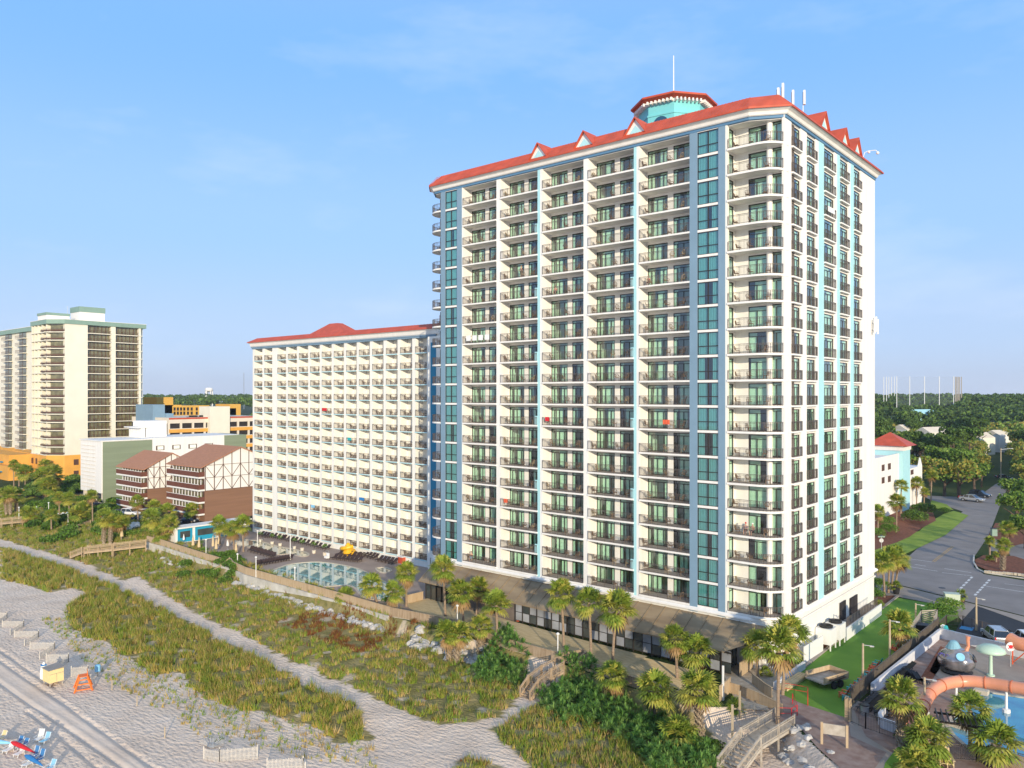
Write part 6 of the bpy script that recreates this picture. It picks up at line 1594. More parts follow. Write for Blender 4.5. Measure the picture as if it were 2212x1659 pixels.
# lifeguard chair
X, Y, z = tz(180,1488); e = empty('lifeguard_chair', (X,Y,z), 'bright orange wooden lifeguard chair on the sand', 'lifeguard chair', None, radians(-20)); e.scale = (1.1,1.1,.78)
mb = MB(); T4 = [(-.45,-.35),(.45,-.35),(.45,.35),(-.45,.35)]; B4 = [(-.95,-.8),(.95,-.8),(.95,.8),(-.95,.8)]
for a, b in zip(B4, T4): mb.bar(a+(0,), b+(1.9,), .12)
for i in range(4):
    for t in (.15,.5,.8): 
        a, b = B4[i], B4[(i+1) % 4]; c, d = T4[i], T4[(i+1) % 4]; mb.bar((a[0]+(c[0]-a[0])*t,a[1]+(c[1]-a[1])*t,1.9*t),(b[0]+(d[0]-b[0])*t,b[1]+(d[1]-b[1])*t,1.9*t),.05,.13)
mb.build('frame', M['orangep'], e)
mb = MB(); mb.box(-.5,.5,-.4,.35,1.88,1.94); mb.build('seat', M['orangep'], e); mb = MB(); mb.box(-.5,.5,.33,.38,1.94,2.6); mb.build('backrest', M['orangep'], e)
X, Y, z = tz(115,1478); e = empty('beach_hut', (X,Y,z), 'small pale yellow hut on wooden legs with grey flat roof', 'beach hut', None, radians(3)); e.scale = (.72,.72,.78)
mb = MB(); mb.box(-1.2,1.2,-1.05,1.05,.55,2.35); mb.build('wall', M['yel'], e)
mb = MB(); mb.add([(-1.35,-1.2,2.35),(1.35,-1.2,2.35),(1.35,1.2,2.5),(-1.35,1.2,2.5),(-1.35,-1.2,2.42),(1.35,-1.2,2.42),(1.35,1.2,2.57),(-1.35,1.2,2.57)],[(0,3,2,1),(4,5,6,7),(0,1,5,4),(1,2,6,5),(2,3,7,6),(3,0,4,7)]); mb.build('roof', M['grroof'], e)
mb = MB(); mb.box(1.2,1.22,-1.,1.,1.75,1.8); mb.box(1.2,1.23,-.02,.02,.6,1.8); mb.build('shutter_line', M['grroof'], e)
for sx in (-1,1):
    for sy in (-1,1): mb = MB(); mb.box(sx*1.05-.07,sx*1.05+.07,sy*.9-.07,sy*.9+.07,-.4,.56); mb.build('leg', M['greyw'], e)
X, Y, z = tz(92,1466); e = empty('boat', (X,Y,z), 'white surf boat with blue inside standing upright behind the yellow hut', 'boat')
mb = MB(); mb.tube([(0,0,-.2),(0,.05,.5),(0,.1,1.3),(0,.15,1.9)],[.25,.34,.30,.06],10); mb.build('hull', M['wht'], e); mb = MB(); mb.rbox((.0,.1,1.55),(.5,.5,.12)); mb.build('inside', M['bluec'], e)
X, Y, z = tz(211,1461); e = empty('litter_bin', (X,Y,z), 'pale blue litter barrel on a stake near the lifeguard chair', 'bin')
mb = MB(); mb.lathe([(.25,.55),(.3,.6),(.3,1.3),(.26,1.33)], n=12); mb.build('barrel', M['lblue'], e); mb = MB(); mb.cyl(0,0,-.2,.56,.05,n=6); mb.build('stake', M['pole'], e)
# beach chairs and furled umbrellas
def beach_chair(px, py, rz, mt, lab, back=.95):
    X, Y, z = tz(px, py, -2.5); e = empty('beach_chair', (X,Y,z), lab, 'beach chair', 'beach chairs at the lower left', rz); e.scale = (.8,.8,.8)
    for sx in (-1,1):
        mb = MB(); mb.bar((sx*.3,-.6,.32),(sx*.3,.35,.28),.05); mb.bar((sx*.3,.3,.28),(sx*.3,.62,back),.05); mb.bar((sx*.3,-.55,0),(sx*.3,-.35,.34),.05); mb.bar((sx*.3,.45,0),(sx*.3,.2,.4),.05); mb.bar((sx*.34,-.4,.55),(sx*.34,.4,.55),.07,.03); mb.build('side_frame', M['wht'], e)
    mb = MB()
    for k in range(6): mb.box(-.3,.3,-.58+k*.15,-.47+k*.15,.30,.33)
    mb.build('seat', M[mt], e)
    mb = MB()
    for k in range(5): mb.bar((-.28+.14*k,.32,.34),(-.28+.14*k,.62,back+.02),.1,.02)
    mb.build('backrest', M['wht'] if mt == 'wht' else M[mt], e)
beach_chair(84,1600,radians(35),'wht','white beach chair standing apart with back to the dune, left of a pair',1.15)
beach_chair(97,1604,radians(30),'lblue','light blue beach chair, right of the pair standing apart',1.)
beach_chair(38,1612,radians(25),'bluec','blue and white beach chair above the red furled umbrella, left one')
beach_chair(50,1617,radians(28),'bluec','blue and white beach chair above the red furled umbrella, right one')
beach_chair(18,1624,radians(25),'wht','white beach chair below the left end of the red furled umbrella')
beach_chair(42,1632,radians(25),'wht','white beach chair below the right end of the red furled umbrella')
beach_chair(72,1640,radians(25),'bluec','blue and white beach chair above the dark blue furled umbrella, left one',1.25)
beach_chair(84,1646,radians(25),'bluec','blue and white beach chair above the dark blue furled umbrella, right one',1.2)
beach_chair(60,1655,radians(25),'wht','white beach chair below the dark blue furled umbrella, at the bottom edge')
beach_chair(108,1664,radians(25),'lblue','pale blue beach chair cut by the bottom edge right of the dark blue umbrella')
beach_chair(2,1600,radians(25),'yel','yellow beach chair cut by the left photo edge')
for (a, b, m_, lab) in (((25,1603),(75,1624),'redc','red furled beach umbrella lying across white chairs'),((55,1632),(92,1652),'bluec','dark blue furled beach umbrella lying across white chairs'),((-20,1602),(28,1604),'lblue','light blue furled umbrella at the left photo edge')):
    p = P(a[0],a[1],-1.9); q = P(b[0],b[1],-1.9); L_ = hypot(q[0]-p[0],q[1]-p[1])
    e = empty('furled_umbrella', (p[0],p[1],-1.9), lab, 'umbrella', 'furled umbrellas on the beach', atan2(q[1]-p[1],q[0]-p[0]))
    mb = MB(); mb.tube([(0,0,0),(L_*.15,0,.02),(L_*.45,0,0),(L_*.85,0,-.05),(L_,0,-.1)],[.10,.20,.19,.10,.04],8); mb.build('canopy', M[m_], e)
    mb = MB(); mb.tube([(-.15,0,.03),(L_+.7,0,-.22)],.025,6); mb.build('pole', M['wht'], e)
# lamp posts round the pool
for k, (px, yb, yt) in enumerate(((627,1209,1157),(553,1247,1205),(637,1270,1228),(445,1203,1167),(513,1222,1198),(556,1190,1148),(1205,1422,1371),(988,1353,1310),(41,1118,1096),(105,1112,1086),(147,1136,1112))):
    X, Y = P(px, yb, 0 if k < 8 else -.6); h = (yb-yt)/F*depth(X,Y); zz = 0 if k < 8 else -.7
    e = empty('lamp_post', (X,Y,zz), 'white lamp post, %s' % ('between lazy river and big pool','left of the big pool by the tan fence','at the tan fence in front of the big pool','beside the folded beige umbrellas','right of the folded beige umbrellas','beside the upper end of the lazy river','at the corner of the raised deck','on the deck between the palms','at the far left boardwalk','at the far left terrace','by the steps to the walkway')[k], 'lamp post', 'white lamp posts')
    mb = MB(); mb.cyl(0,0,-.3,h,.07,n=8); mb.build('pole', M['wht'], e); mb = MB(); mb.lathe([(.08,h-.05),(.2,h+.05),(.2,h+.15),(.06,h+.25)],n=10); mb.build('lamp_head', M['wht'], e)
# folded umbrellas
for k, (px, py, s, m_) in enumerate(((417,1186,1.,'beigec'),(430,1190,1.,'beigec'),(460,1188,1.,'beigec'),(467,1194,1.,'beigec'),(492,1187,.9,'wht'),(510,1201,.95,'beigec'),(397,1174,.7,'wht'),(263,1162,1.2,'beigec'),(472,1183,.8,'beigec'))):
    X, Y = P(px, py, 0); e = empty('folded_umbrella', (X,Y,0 if k != 7 else -.4), 'folded %s patio umbrella, %s' % ('white' if m_ == 'wht' else 'beige', ('leftmost in front of the turquoise cabin','second from the left before the cabin','left of the close pair before the cabin','right of the close pair before the cabin','in the middle of the terrace','nearest the tan fence','small one against the cabin window','by the stout palms left of the walkway','half hidden behind the close pair')[k]), 'umbrella', 'folded patio umbrellas')
    mb = MB(); mb.lathe([(.30*s,.75),(.27*s,1.1),(.16*s,2.1*s),(.04,2.7*s)],n=10); mb.build('canopy', M[m_], e); mb = MB(); mb.cyl(0,0,0,.8,.03,n=6); mb.lathe([(.25,0),(.25,.06),(.05,.1)],n=10); mb.build('stand', M['steel'], e)
# loungers round the pool
def lounger_me(m_, back=.75):
    mb = MB()
    for sx in (-1,1):
        mb.bar((sx*.32,-.95,.33),(sx*.32,.35,.33),.05); mb.bar((sx*.32,.3,.33),(sx*.32,.9,back),.05)
        for y in (-.75,.3): mb.bar((sx*.32,y-.1,0),(sx*.32,y+.1,.33),.05)
    mb.box(-.3,.3,-.93,.33,.32,.35); mb.add([(-.3,.33,.34),(.3,.33,.34),(.3,.9,back),(-.3,.9,back),(-.3,.36,.31),(.3,.36,.31),(.3,.93,back-.03),(-.3,.93,back-.03)],[(0,1,2,3),(7,6,5,4),(0,4,5,1),(1,5,6,2),(2,6,7,3),(3,7,4,0)])
    mb.box(-.28,.28,.2,.3,.35,.40)
    return mb.mesh('lounger', M[m_])
lg = lounger_me('lounger', .85); lgw = lounger_me('wht', .7); lgk = lounger_me('black', .85)
def loungers(px0, py0, px1, py1, n, rz, lab, grp, me=lg, z=0.02, nm='sun_lounger'):
    a = P(px0,py0,z); b = P(px1,py1,z)
    for i in range(n):
        t = i/max(1,n-1); o = place(me, nm, None, (a[0]+(b[0]-a[0])*t,a[1]+(b[1]-a[1])*t,z), rz+R.uniform(-.05,.05)); tag(o, '%s of the %s' % (ORD[i+1], lab), 'lounger', grp)
D = radians
for (a, b, n, lab) in (((563,1157),(582,1161),4,'dark loungers in group one at the wing wall, far left'),((591,1161),(607,1165),3,'dark loungers in group two at the wing wall'),((612,1165),(628,1169),3,'dark loungers in group three at the wing wall'),((636,1170),(653,1174),3,'dark loungers in group four at the wing wall'),((662,1176),(680,1180),3,'dark loungers in group five at the wing wall'),((688,1183),(706,1187),3,'dark loungers in group six at the wing wall')):
    loungers(a[0],a[1],b[0],b[1],n,D(8),lab,'dark loungers along the hotel wing')
loungers(722,1207,776,1213,7,D(5),'front row of dark loungers behind the big pool','dark loungers behind the big pool'); loungers(733,1199,772,1204,5,D(5),'rear row of dark loungers by the yellow slide','dark loungers behind the big pool')
loungers(778,1197,810,1207,6,D(5),'dark loungers right of the yellow slide','dark loungers behind the big pool'); loungers(820,1211,851,1217,5,D(5),'dark loungers nearest the stair gate','dark loungers behind the big pool')
loungers(553,1222,626,1209,13,D(28),'long dark lounger row between river and big pool','dark loungers left of the big pool'); loungers(542,1190,590,1204,8,D(40),'dark lounger row beside the lazy river','dark loungers left of the big pool')
for (a, b, n, lab) in (((60,1092),(120,1087),9,'white loungers on the far left terrace, rear row'),((75,1100),(150,1094),10,'white loungers round the far left pool, middle row'),((100,1118),(150,1112),6,'white loungers beside the far left pool, front row')):
    loungers(a[0],a[1],b[0],b[1],n,D(20),lab,'white loungers at the far left', lgw, -.1)
# yellow kiddie slide
X, Y = P(752,1199,0); e = empty('kiddie_slide', (X,Y,0), 'bright yellow curled kiddie slide among the dark loungers', 'slide')
my = mat('yellow_plastic', (.80,.45,.02), .4, .05, 2)
mb = MB(); mb.tube([(cos(t)*1.3,sin(t)*1.1,.4+.22*t) for t in [k*.45 for k in range(15)]],[.38]*15,8); mb.build('slide_tube', my, e); mb = MB(); mb.lathe([(.9,0),(1.,.6),(.7,1.2),(.5,1.9),(.2,2.3)],n=12); mb.build('slide_body', my, e)
X, Y = P(868,1216,0); e = empty('towel_cart', (X,Y,0), 'dark red towel hut near the stair gate of the tower', 'cart'); mb = MB(); mb.box(-.6,.6,-.4,.4,0,1.1); mb.build('body', M['redroof'], e); mb = MB(); mb.box(-.7,.7,-.5,.5,1.1,1.2); mb.build('lid', M['wht'], e)
e = empty('stair_gate', (-88.5,87.5,0), 'white stair frame with lattice gate between hotel wing and tower', 'stairs')
mb = MB(); mb.box(-90.5,-90.2,-0,.3,0,4.6) if False else None
for (x, y) in ((-1.8,-1),(1.2,-1),(-1.8,1.4),(1.2,1.4)): mb.box(x-.12,x+.12,y-.12,y+.12,0,4.4)
mb.box(-1.9,1.3,-1.1,1.5,4.3,4.5); mb.box(-1.8,-.2,-1,-.95,0,3.4); mb.build('frame', M['white'], e)
mb = MB()
for k in range(12): mb.box(-.1,1.1,-.9+k*.18,-.75+k*.18,.25+k*.3,.30+k*.3)
mb.build('steps', M['steel'], e)
X, Y = P(706,1209,0); e = empty('pool_lift', (X,Y,0), 'white pool access chair at the upper rim of the big pool', 'pool lift'); mb = MB(); mb.box(-.4,.4,-.3,.3,.3,.7); mb.box(-.4,.4,.2,.3,.7,1.2); mb.build('seat', M['wht'], e); mb = MB(); mb.tube([(0,.4,0),(0,.4,1.6),(0,-.3,1.7)],.06,6); mb.build('arm', M['steel'], e)
# planter shrubs by the umbrellas
for k, (px, py) in enumerate(((403,1190),(432,1176),(455,1205),(478,1200),(525,1215),(486,1210),(440,1192),(835,1302),(1030,1345))):
    shrub(px, py, .7, .9, HG, 'small planted bush on the pool terrace, %s of nine from left' % ORD[k+1], 0., 'bushes on the pool terrace', 220, .2)
# traffic cone on deck
X, Y = P(1119,1342,0); e = empty('traffic_cone', (X,Y,.03), 'orange red traffic cone in front of the restaurant door', 'cone'); mb = MB(); mb.lathe([(.16,.03),(.03,.72)],n=10); mb.build('cone', M['ored'], e); mb = MB(); mb.box(-.2,.2,-.2,.2,0,.03); mb.build('base', M['ored'], e)
# wooden walkways and stairs
def walkway(name, pts, w, label, rail=1.05, posts=2.0, steps=0, zg=-2.2, mt='fencet'):
    ox, oy, oz = pts[0]; e = empty(name, (ox,oy,oz), label, 'walkway' if not steps else 'stairs'); dk = MB(); rl_ = MB(); ps = MB(); bl = MB()
    for i in range(len(pts)-1):
        a = Vector(pts[i])-Vector((ox,oy,oz)); b = Vector(pts[i+1])-Vector((ox,oy,oz)); L_ = (b-a).length; d = (b-a)/L_; n = Vector((-d.y,d.x,0)).normalized(); k = max(2,int(L_/.16))
        st = abs(d.z) > .2
        if st: k = max(3,int(abs(b.z-a.z)/.18))
        for j in range(k):
            p = a+d*L_*(j+.5)/k; q = L_/k*hypot(d.x,d.y); dk.rbox((p.x,p.y,p.z),(q*.92,w,.05),atan2(d.y,d.x))
        for s in (-1,1):
            A_ = a+n*s*w/2; B_ = b+n*s*w/2; U = Vector((0,0,1))
            rl_.bar(tuple(A_+U*rail),tuple(B_+U*rail),.12,.06); rl_.bar(tuple(A_+U*.15),tuple(B_+U*.15),.05,.1); rl_.bar(tuple(A_+U*rail*.82),tuple(B_+U*rail*.82),.05,.1); rl_.bar(tuple(A_-U*.12),tuple(B_-U*.12),.06,.24)
            m = max(1,int(L_/posts))
            for j in range(m+1): p = A_+(B_-A_)*(j/m); ps.bar((p.x,p.y,zg-oz-.3),(p.x,p.y,p.z+rail+.08),.13)
            m = int(L_/.22)
            for j in range(m): p = A_+(B_-A_)*((j+.5)/m); bl.bar((p.x,p.y,p.z+.12),(p.x,p.y,p.z+rail*.85),.04)
    dk.build('deck', M[mt], e); rl_.build('handrail', M[mt], e); ps.build('posts', M[mt], e); bl.build('balusters', M[mt], e)
def Pz(px, py, z): a = P(px, py, z); return (a[0],a[1],z)
walkway('beach_walkway', [Pz(315,1178,-.2),Pz(245,1186,-.5),Pz(185,1192,-.9)], 1.7, 'tan wooden walkway with rails from the fence corner to the dunes', zg=-2.2)
walkway('beach_walkway_stairs', [Pz(185,1192,-.9),Pz(160,1202,-2.1)], 1.7, 'wooden steps at the dune end of the tan walkway', steps=1)
walkway('boardwalk', [Pz(-20,1132,-.6),Pz(90,1122,-.6),Pz(100,1118,-.4)], 1.6, 'long weathered boardwalk with rails at the far left', zg=-1.5)
walkway('boardwalk', [Pz(150,1148,-1.1),Pz(190,1133,-.5)], 1.3, 'narrow ramp with rails right of the left palms', zg=-1.5)
walkway('deck_stairs', [Pz(1208,1446,-.1),Pz(1180,1462,-.5),Pz(1152,1484,-1.)], 1.5, 'grey wooden landing with rails going down from the raised deck corner', mt='fencew', zg=-2)
walkway('deck_stairs_lower', [Pz(1152,1484,-1.),Pz(1134,1510,-2.)], 1.6, 'grey wooden bottom steps onto the sand right of the first yuccas', steps=1, mt='fencew', zg=-2.1)
walkway('pool_steps', [(-128.2,73.8,0),(-129.8,71.9,-1.7)], 1.2, 'small wooden steps through the tan fence by the folded umbrellas', steps=1)
walkway('beach_ramp', [Pz(1695,1562,-.1),Pz(1622,1606,-.3)], 2.0, 'bare timber walkway with rails below the tall single palm', zg=-1.8, mt='greyw')
walkway('beach_ramp_stairs', [Pz(1622,1606,-.3),Pz(1572,1672,-1.9)], 2.0, 'bare timber stairs with rails going down at the bottom edge', steps=1, zg=-2.2, mt='greyw')
# fences and bits by the restaurant corner
def PF(pts, z=0): return [P(x,y,z) for x, y in pts]
picket('wooden_fence', PF([(1600,1462),(1632,1440),(1668,1415)]), 0, 1.5, 'fencet', 'tall tan board fence beside the palm behind the restaurant corner')
picket('wooden_fence', PF([(1625,1478),(1652,1500),(1668,1510)]), 0, 1.1, 'fencet', 'low tan board fence sloping beside the small palmetto bed')
picket('wooden_fence', PF([(1578,1497),(1600,1503),(1640,1520),(1690,1545)]), 0, 1., 'fencet', 'tan horizontal fence behind the steel crowd barrier')
picket('wooden_fence', PF([(1556,1515),(1578,1495)]), 0, 1.5, 'fencet', 'short tall fence panel at the restaurant corner')
X, Y = P(1628,1545,0); e = empty('crowd_barrier', (X,Y,0), 'galvanised steel crowd barrier among tan fences', 'barrier', None, atan2(-.25,1)+.3)
mb = MB(); rail_line(mb, [(-1.3,0),(1.3,0)], .1, 1.0, .13, w=.05); mb.build('frame', M['steel'], e); mb = MB(); mb.bar((-1,-.3,.05),(-1,.3,.05),.05); mb.bar((1,-.3,.05),(1,.3,.05),.05); mb.build('feet', M['steel'], e)
for k, (px, yb, yt) in enumerate(((1582,1594,1522),(1562,1518,1438),(1598,1545,1492))):
    X, Y = P(px, yb, -.3); h = (yb-yt)/F*depth(X,Y); mb = MB(); mb.bar((0,0,-.3),(0,0,h),.16); o = mb.build('timber_post', M['pole'] if k != 1 else M['wht']); o.location = (X,Y,-.3); tag(o, ('tall bare timber post at the sand beside the stairs','white post with fittings at the restaurant corner','short timber post beside the crowd barrier')[k], 'post')
e = empty('motorcycle', P(1600,1432,0)+(0,), 'dark and red motor scooter parked under the restaurant corner roof', 'scooter', None, 1.2)
for s in (-.6,.6): mb = MB(); mb.tube([(s+.3*cos(t),0,.3+.3*sin(t)) for t in [k*pi/6 for k in range(13)]],.07,6); mb.build('wheel', M['rubber'], e)
mb = MB(); mb.ellips((0,0,.6),(.6,.2,.28)); mb.bar((.45,0,.5),(.6,0,1.05),.08); mb.bar((.55,-.3,1.05),(.55,.3,1.05),.05); mb.build('body', M['redc'], e); mb = MB(); mb.ellips((-.3,0,.85),(.4,.17,.1)); mb.build('seat', M['black'], e)
# red pipe railings
e = empty('pipe_railing', P(1728,1558,0)+(0,), 'red painted pipe railing beside the tall single palm', 'railing')
o0 = P(1728,1558,0); mb = MB()
for pts in ([(1690,1496),(1745,1506),(1745,1524)],[(1680,1552),(1710,1553),(1722,1546),(1712,1520)]):
    q = PF(pts); 
    for i in range(len(q)-1):
        for zz in (.5,1.0): mb.bar((q[i][0]-o0[0],q[i][1]-o0[1],zz),(q[i+1][0]-o0[0],q[i+1][1]-o0[1],zz),.035)
    for p in q: mb.bar((p[0]-o0[0],p[1]-o0[1],0),(p[0]-o0[0],p[1]-o0[1],1.),.06)
mb.build('rails', M['redc'], e)
# enclosures and machines at the side wall
wallthing('enclosure_wall', PP([(1737,1434),(1777,1408)]), 0, 1.9, .12, 'wht', 'white panel enclosure screen standing beside the lawn at the side wall')
wallthing('enclosure_wall', PP([(1674,1490),(1737,1444)]), 0, .75, .3, 'whitewall', 'low white wall between lawn end and palms')
wallthing('ramp_wall', [(-31.0,99.6),(-31.0,114.5)], 0, 1.5, .15, 'wht', 'long white ramp wall along the tower side')
mb = MB(); rail_line(mb, [(0,0),(0,13)], 0, 1.0, .15); o = mb.build('ramp_railing', M['rail']); o.location = (-31.3,101,1.4); tag(o, 'dark railing on top of the side ramp beside the lawn', 'railing')
mb = MB(); mb.box(XS,XS+1.5,101,114.4,-.1,1.2); o = mb.build('ramp', M['concrete']); tag(o, 'raised concrete ramp landing against the tower side wall', 'ramp')
mb = MB(); mb.box(XS,XS+.08,103,105.2,1.2,3.6); mb.box(XS,XS+.08,107,110,1.2,3.4); o = mb.build('service_door', M['darkopen']); tag(o, 'dark service doors in the tower side wall above the ramp', 'door')
for k, (x, y) in enumerate(((-31.9,95.2),(-31.7,97.9))):
    e = empty('cooling_unit', (x,y,0), ('big white cooling unit with round fan, nearer one at the side wall','big white cooling unit with round fan, farther one at the side wall')[k], 'cooling unit', 'white cooling units')
    mb = MB(); mb.box(-.9,.9,-1.0,1.0,.7,2.5); mb.box(-.6,.6,-1.01,-.99,.9,2.2); mb.build('casing', M['wht'], e)
    mb = MB(); mb.lathe([(.75,2.5),(.8,2.75),(.7,2.78),(.6,2.6)],n=16); mb.build('fan', M['black'], e)
    for sx in (-1,1):
        for sy in (-1,1): mb = MB(); mb.box(sx*.8-.06,sx*.8+.06,sy*.9-.06,sy*.9+.06,0,.7); mb.build('leg', M['wht'], e)
mb = MB(); mb.rbox((0,0,.35),(1.1,5.2,.12)); 
for k in range(7): mb.rbox((-.4+.14*k,0,.42+.02*(k % 2)),(.12,5.2,.07))
mb.rbox((0,0,.15),(.9,5,.3)); o = mb.build('lumber_stack', M['plank']); o.location = P(1713,1477,0)+(0,); a_=P(1688,1492,0); b_=P(1738,1460,0); o.rotation_euler = (0,0,atan2(b_[1]-a_[1],b_[0]-a_[0])-pi/2); tag(o, 'stack of pale planks on the turf beside the low white wall', 'lumber')
# trailer
e = empty('utility_trailer', (-27.9,83.5,0), 'twin axle utility trailer with wooden sides parked on the turf lawn', 'trailer', None, radians(-20))
mb = MB(); mb.box(-1.15,1.15,-1.9,1.9,.55,.68); mb.build('bed', M['greyw'], e)
for (a, b, c, d) in ((-1.2,-1.12,-1.9,1.9),(1.12,1.2,-1.9,1.9),(-1.12,1.12,1.84,1.92)): mb = MB(); mb.box(a,b,c,d,.68,1.3); mb.build('side_board', M['fencet'], e)
mb = MB(); mb.box(1.22,1.55,-1.2,1.1,.95,1.02); mb.box(-1.55,-1.22,-1.2,1.1,.95,1.02); mb.bar((-.7,1.9,.6),(0,3.1,.55),.1); mb.bar((.7,1.9,.6),(0,3.1,.55),.1); mb.build('mudguard', M['black'], e)
for sx in (-1.38,1.38):
    for y in (-.6,.35): mb = MB(); mb.tube([(sx-.12,y,.38),(sx+.12,y,.38)],[.38,.38],14); mb.build('wheel', M['rubber'], e)
# lawn light poles
for k, (px, yb, yt) in enumerate(((1864,1492,1390),(1922,1430,1338),(1978,1345,1303),(2109,1362,1290),(1997,1545,1463))):
    X, Y = P(px, yb, 0); h = (yb-yt)/F*depth(X,Y)
    e = empty('light_pole', (X,Y,0), ('wooden light pole nearest the trailer on the lawn','middle wooden light pole on the lawn beside the round palm','farthest wooden light pole on the lawn','wooden light pole at the edge of the dark car park','wooden light pole inside the water park by the slide end')[k], 'light pole', 'wooden light poles')
    mb = MB(); mb.cyl(0,0,-.2,h,.13,.10,8); mb.build('pole', M['pole'], e); mb = MB(); mb.bar((0,0,h-.15),(.9*rt[0],.9*rt[1],h-.25),.06); mb.build('bracket', M['steel'], e); mb = MB(); mb.rbox((.9*rt[0],.9*rt[1],h-.3),(.4,.2,.1),AZ); mb.build('lamp', M['steel'], e)
# adirondack chairs along the screen fence
def adirondack_me(m_):
    mb = MB(); 
    for k in range(5): mb.bar((-.26+.13*k,.2,.3),(-.3+.15*k,.55,1.0+.06*(2-abs(k-2))),.11,.025)
    for k in range(4): mb.box(-.3,.3,-.35+k*.15,-.23+k*.15,.33-.02*k,.36-.02*k)
    for sx in (-1,1): mb.box(sx*.4-.07,sx*.4+.07,-.4,.4,.56,.59); mb.bar((sx*.38,-.35,0),(sx*.38,-.35,.57),.09,.04); mb.bar((sx*.34,-.4,.34),(sx*.34,.7,.03),.04,.12); mb.bar((sx*.38,.35,.1),(sx*.38,.3,.57),.05)
    return mb.mesh('garden_chair', M[m_])
ad = {k: adirondack_me(k) for k in ('tealp','ored','wht','beigec')}
ch = [(1845,1513,'ored'),(1853,1520,'tealp'),(1862,1502,'tealp'),(1870,1496,'ored'),(1878,1488,'tealp'),(1885,1482,'ored'),(1893,1471,'tealp'),(1900,1464,'ored'),(1908,1453,'ored'),(1915,1446,'tealp'),(1951,1411,'ored'),(1964,1402,'tealp')]
for k, (px, py, m_) in enumerate(ch):
    X, Y = P(px, py, 0); o = place(ad[m_], 'garden_chair', None, (X-1.0,Y+.2,.01), radians(-95)); tag(o, '%s plastic garden chair along the screen fence, %s counted from the near end' % ({'ored':'coral red','tealp':'turquoise'}[m_], ORD[k+1]), 'chair', 'garden chairs along the screen fence')
for k, (px, py, m_, lab) in enumerate(((2044,1372,'wht','white garden chair on top of the park wall corner'),(2050,1374,'tealp','turquoise garden chair beside the white one at the park wall corner'),(2028,1655,'beigec','left of the two natural wood garden chairs at the bottom'),(2042,1657,'beigec','right of the two natural wood garden chairs at the bottom'),(288,1142,'wht','white garden chair left of a row behind the clipped hedge'),(296,1142,'wht','white garden chair right of a row behind the clipped hedge'),(280,1147,'wht','white garden chair at the hedge end nearest the palms'))):
    X, Y = P(px, py, 0); o = place(ad[m_], 'garden_chair', None, (X,Y,.01 if k > 1 else .1), radians([60,60,30,25,60,60,60][k]), 1.3 if k > 1 else 1); tag(o, lab, 'chair')
loungers(1925,1476,1960,1448,6,D(-40),'black loungers in the row against the white park wall','black loungers in the water park', lgk, .02)
loungers(1968,1466,1990,1475,5,D(60),'black loungers stacked in front of the brown paving strip','black loungers in the water park', lgk, .02)
loungers(1872,1535,1905,1502,7,D(-40),'black loungers along the screen fence near the gate','black loungers in the water park', lgk, .02)
loungers(1898,1550,1935,1530,6,D(30),'black loungers crowded behind the rough palm','black loungers in the water park', lgk, .02)
X, Y = P(1868,1545,0); e = empty('litter_bin', (X,Y,0), 'round metal litter bin behind the black gate', 'bin'); mb = MB(); mb.lathe([(.35,0),(.38,.9),(.4,.95)],n=14); mb.build('barrel', M['steel'], e); mb = MB(); mb.lathe([(.42,.95),(.42,1.02),(.2,1.05)],n=14); mb.build('lid', M['black'], e)
# dumpster enclosure at far end of lawn
e = empty('slatted_enclosure', P(2005,1372,0)+(0,), 'grey slatted timber enclosure behind the screen fence by the round palm', 'enclosure')
o0 = P(2005,1372,0); mb = MB()
for (a, b) in (((1990,1352),(2025,1350)),((1990,1352),(1968,1385)),((2025,1350),(2018,1368))):
    p, q = P(*a), P(*b)
    for k in range(8): mb.bar((p[0]-o0[0],p[1]-o0[1],.25+k*.24),(q[0]-o0[0],q[1]-o0[1],.25+k*.24),.05,.15)
    for s in (p, q): mb.bar((s[0]-o0[0],s[1]-o0[1],0),(s[0]-o0[0],s[1]-o0[1],2.2),.12)
mb.build('slats', M['greyw'], e)
mb = MB(); mb.rbox((-.8,.2,.6),(1.6,1.4,1.2),.4); mb.build('dumpster', M['black'], e)
mb = MB(); mb.rbox((0,0,.55),(1.2,.8,1.1),.4); o = mb.build('white_cabinet', M['wht']); o.location = P(1963,1404,0)+(0,); tag(o, 'white cabinet on the lawn beside the turquoise chair and round palm', 'cabinet')
# ---- water park play things
X, Y = P(2066,1452,0); e = empty('play_fish', (X,Y,0), 'large shiny dark metal play bubble with portholes and a pale blue cone hat', 'play structure'); e.scale = (.84,.84,.84)
chrome = mat('shiny_patchwork_metal', (.10,.11,.12), .15, 0, .9, metal=.7, col2=(.55,.50,.50), spec=.8, detail=2)
mb = MB(); mb.ellips((0,0,1.55),(2.2,1.8,1.65),24,14); mb.build('body', chrome, e, smooth=True)
mb = MB(); mb.lathe([(1.75,0),(1.9,.25),(1.7,.5)],n=24); mb.build('base_ring', M['black'], e)
mb = MB(); mb.lathe([(.8,2.95),(.95,3.0),(.85,3.15),(.55,3.7),(.4,3.9),(.15,4.0)],(-.35,.2,0),14); mb.build('cone_hat', mat('faded_blue_paint', (.22,.42,.50), .5, .1, 2), e)
mb = MB(); mb.tube([(.9,.6,2.6),(1.2,.8,3.4),(1.15,.7,4.2),(1.2,.7,4.7)],[.28,.2,.22,.3],8); mb.build('arm', M['slide'], e)
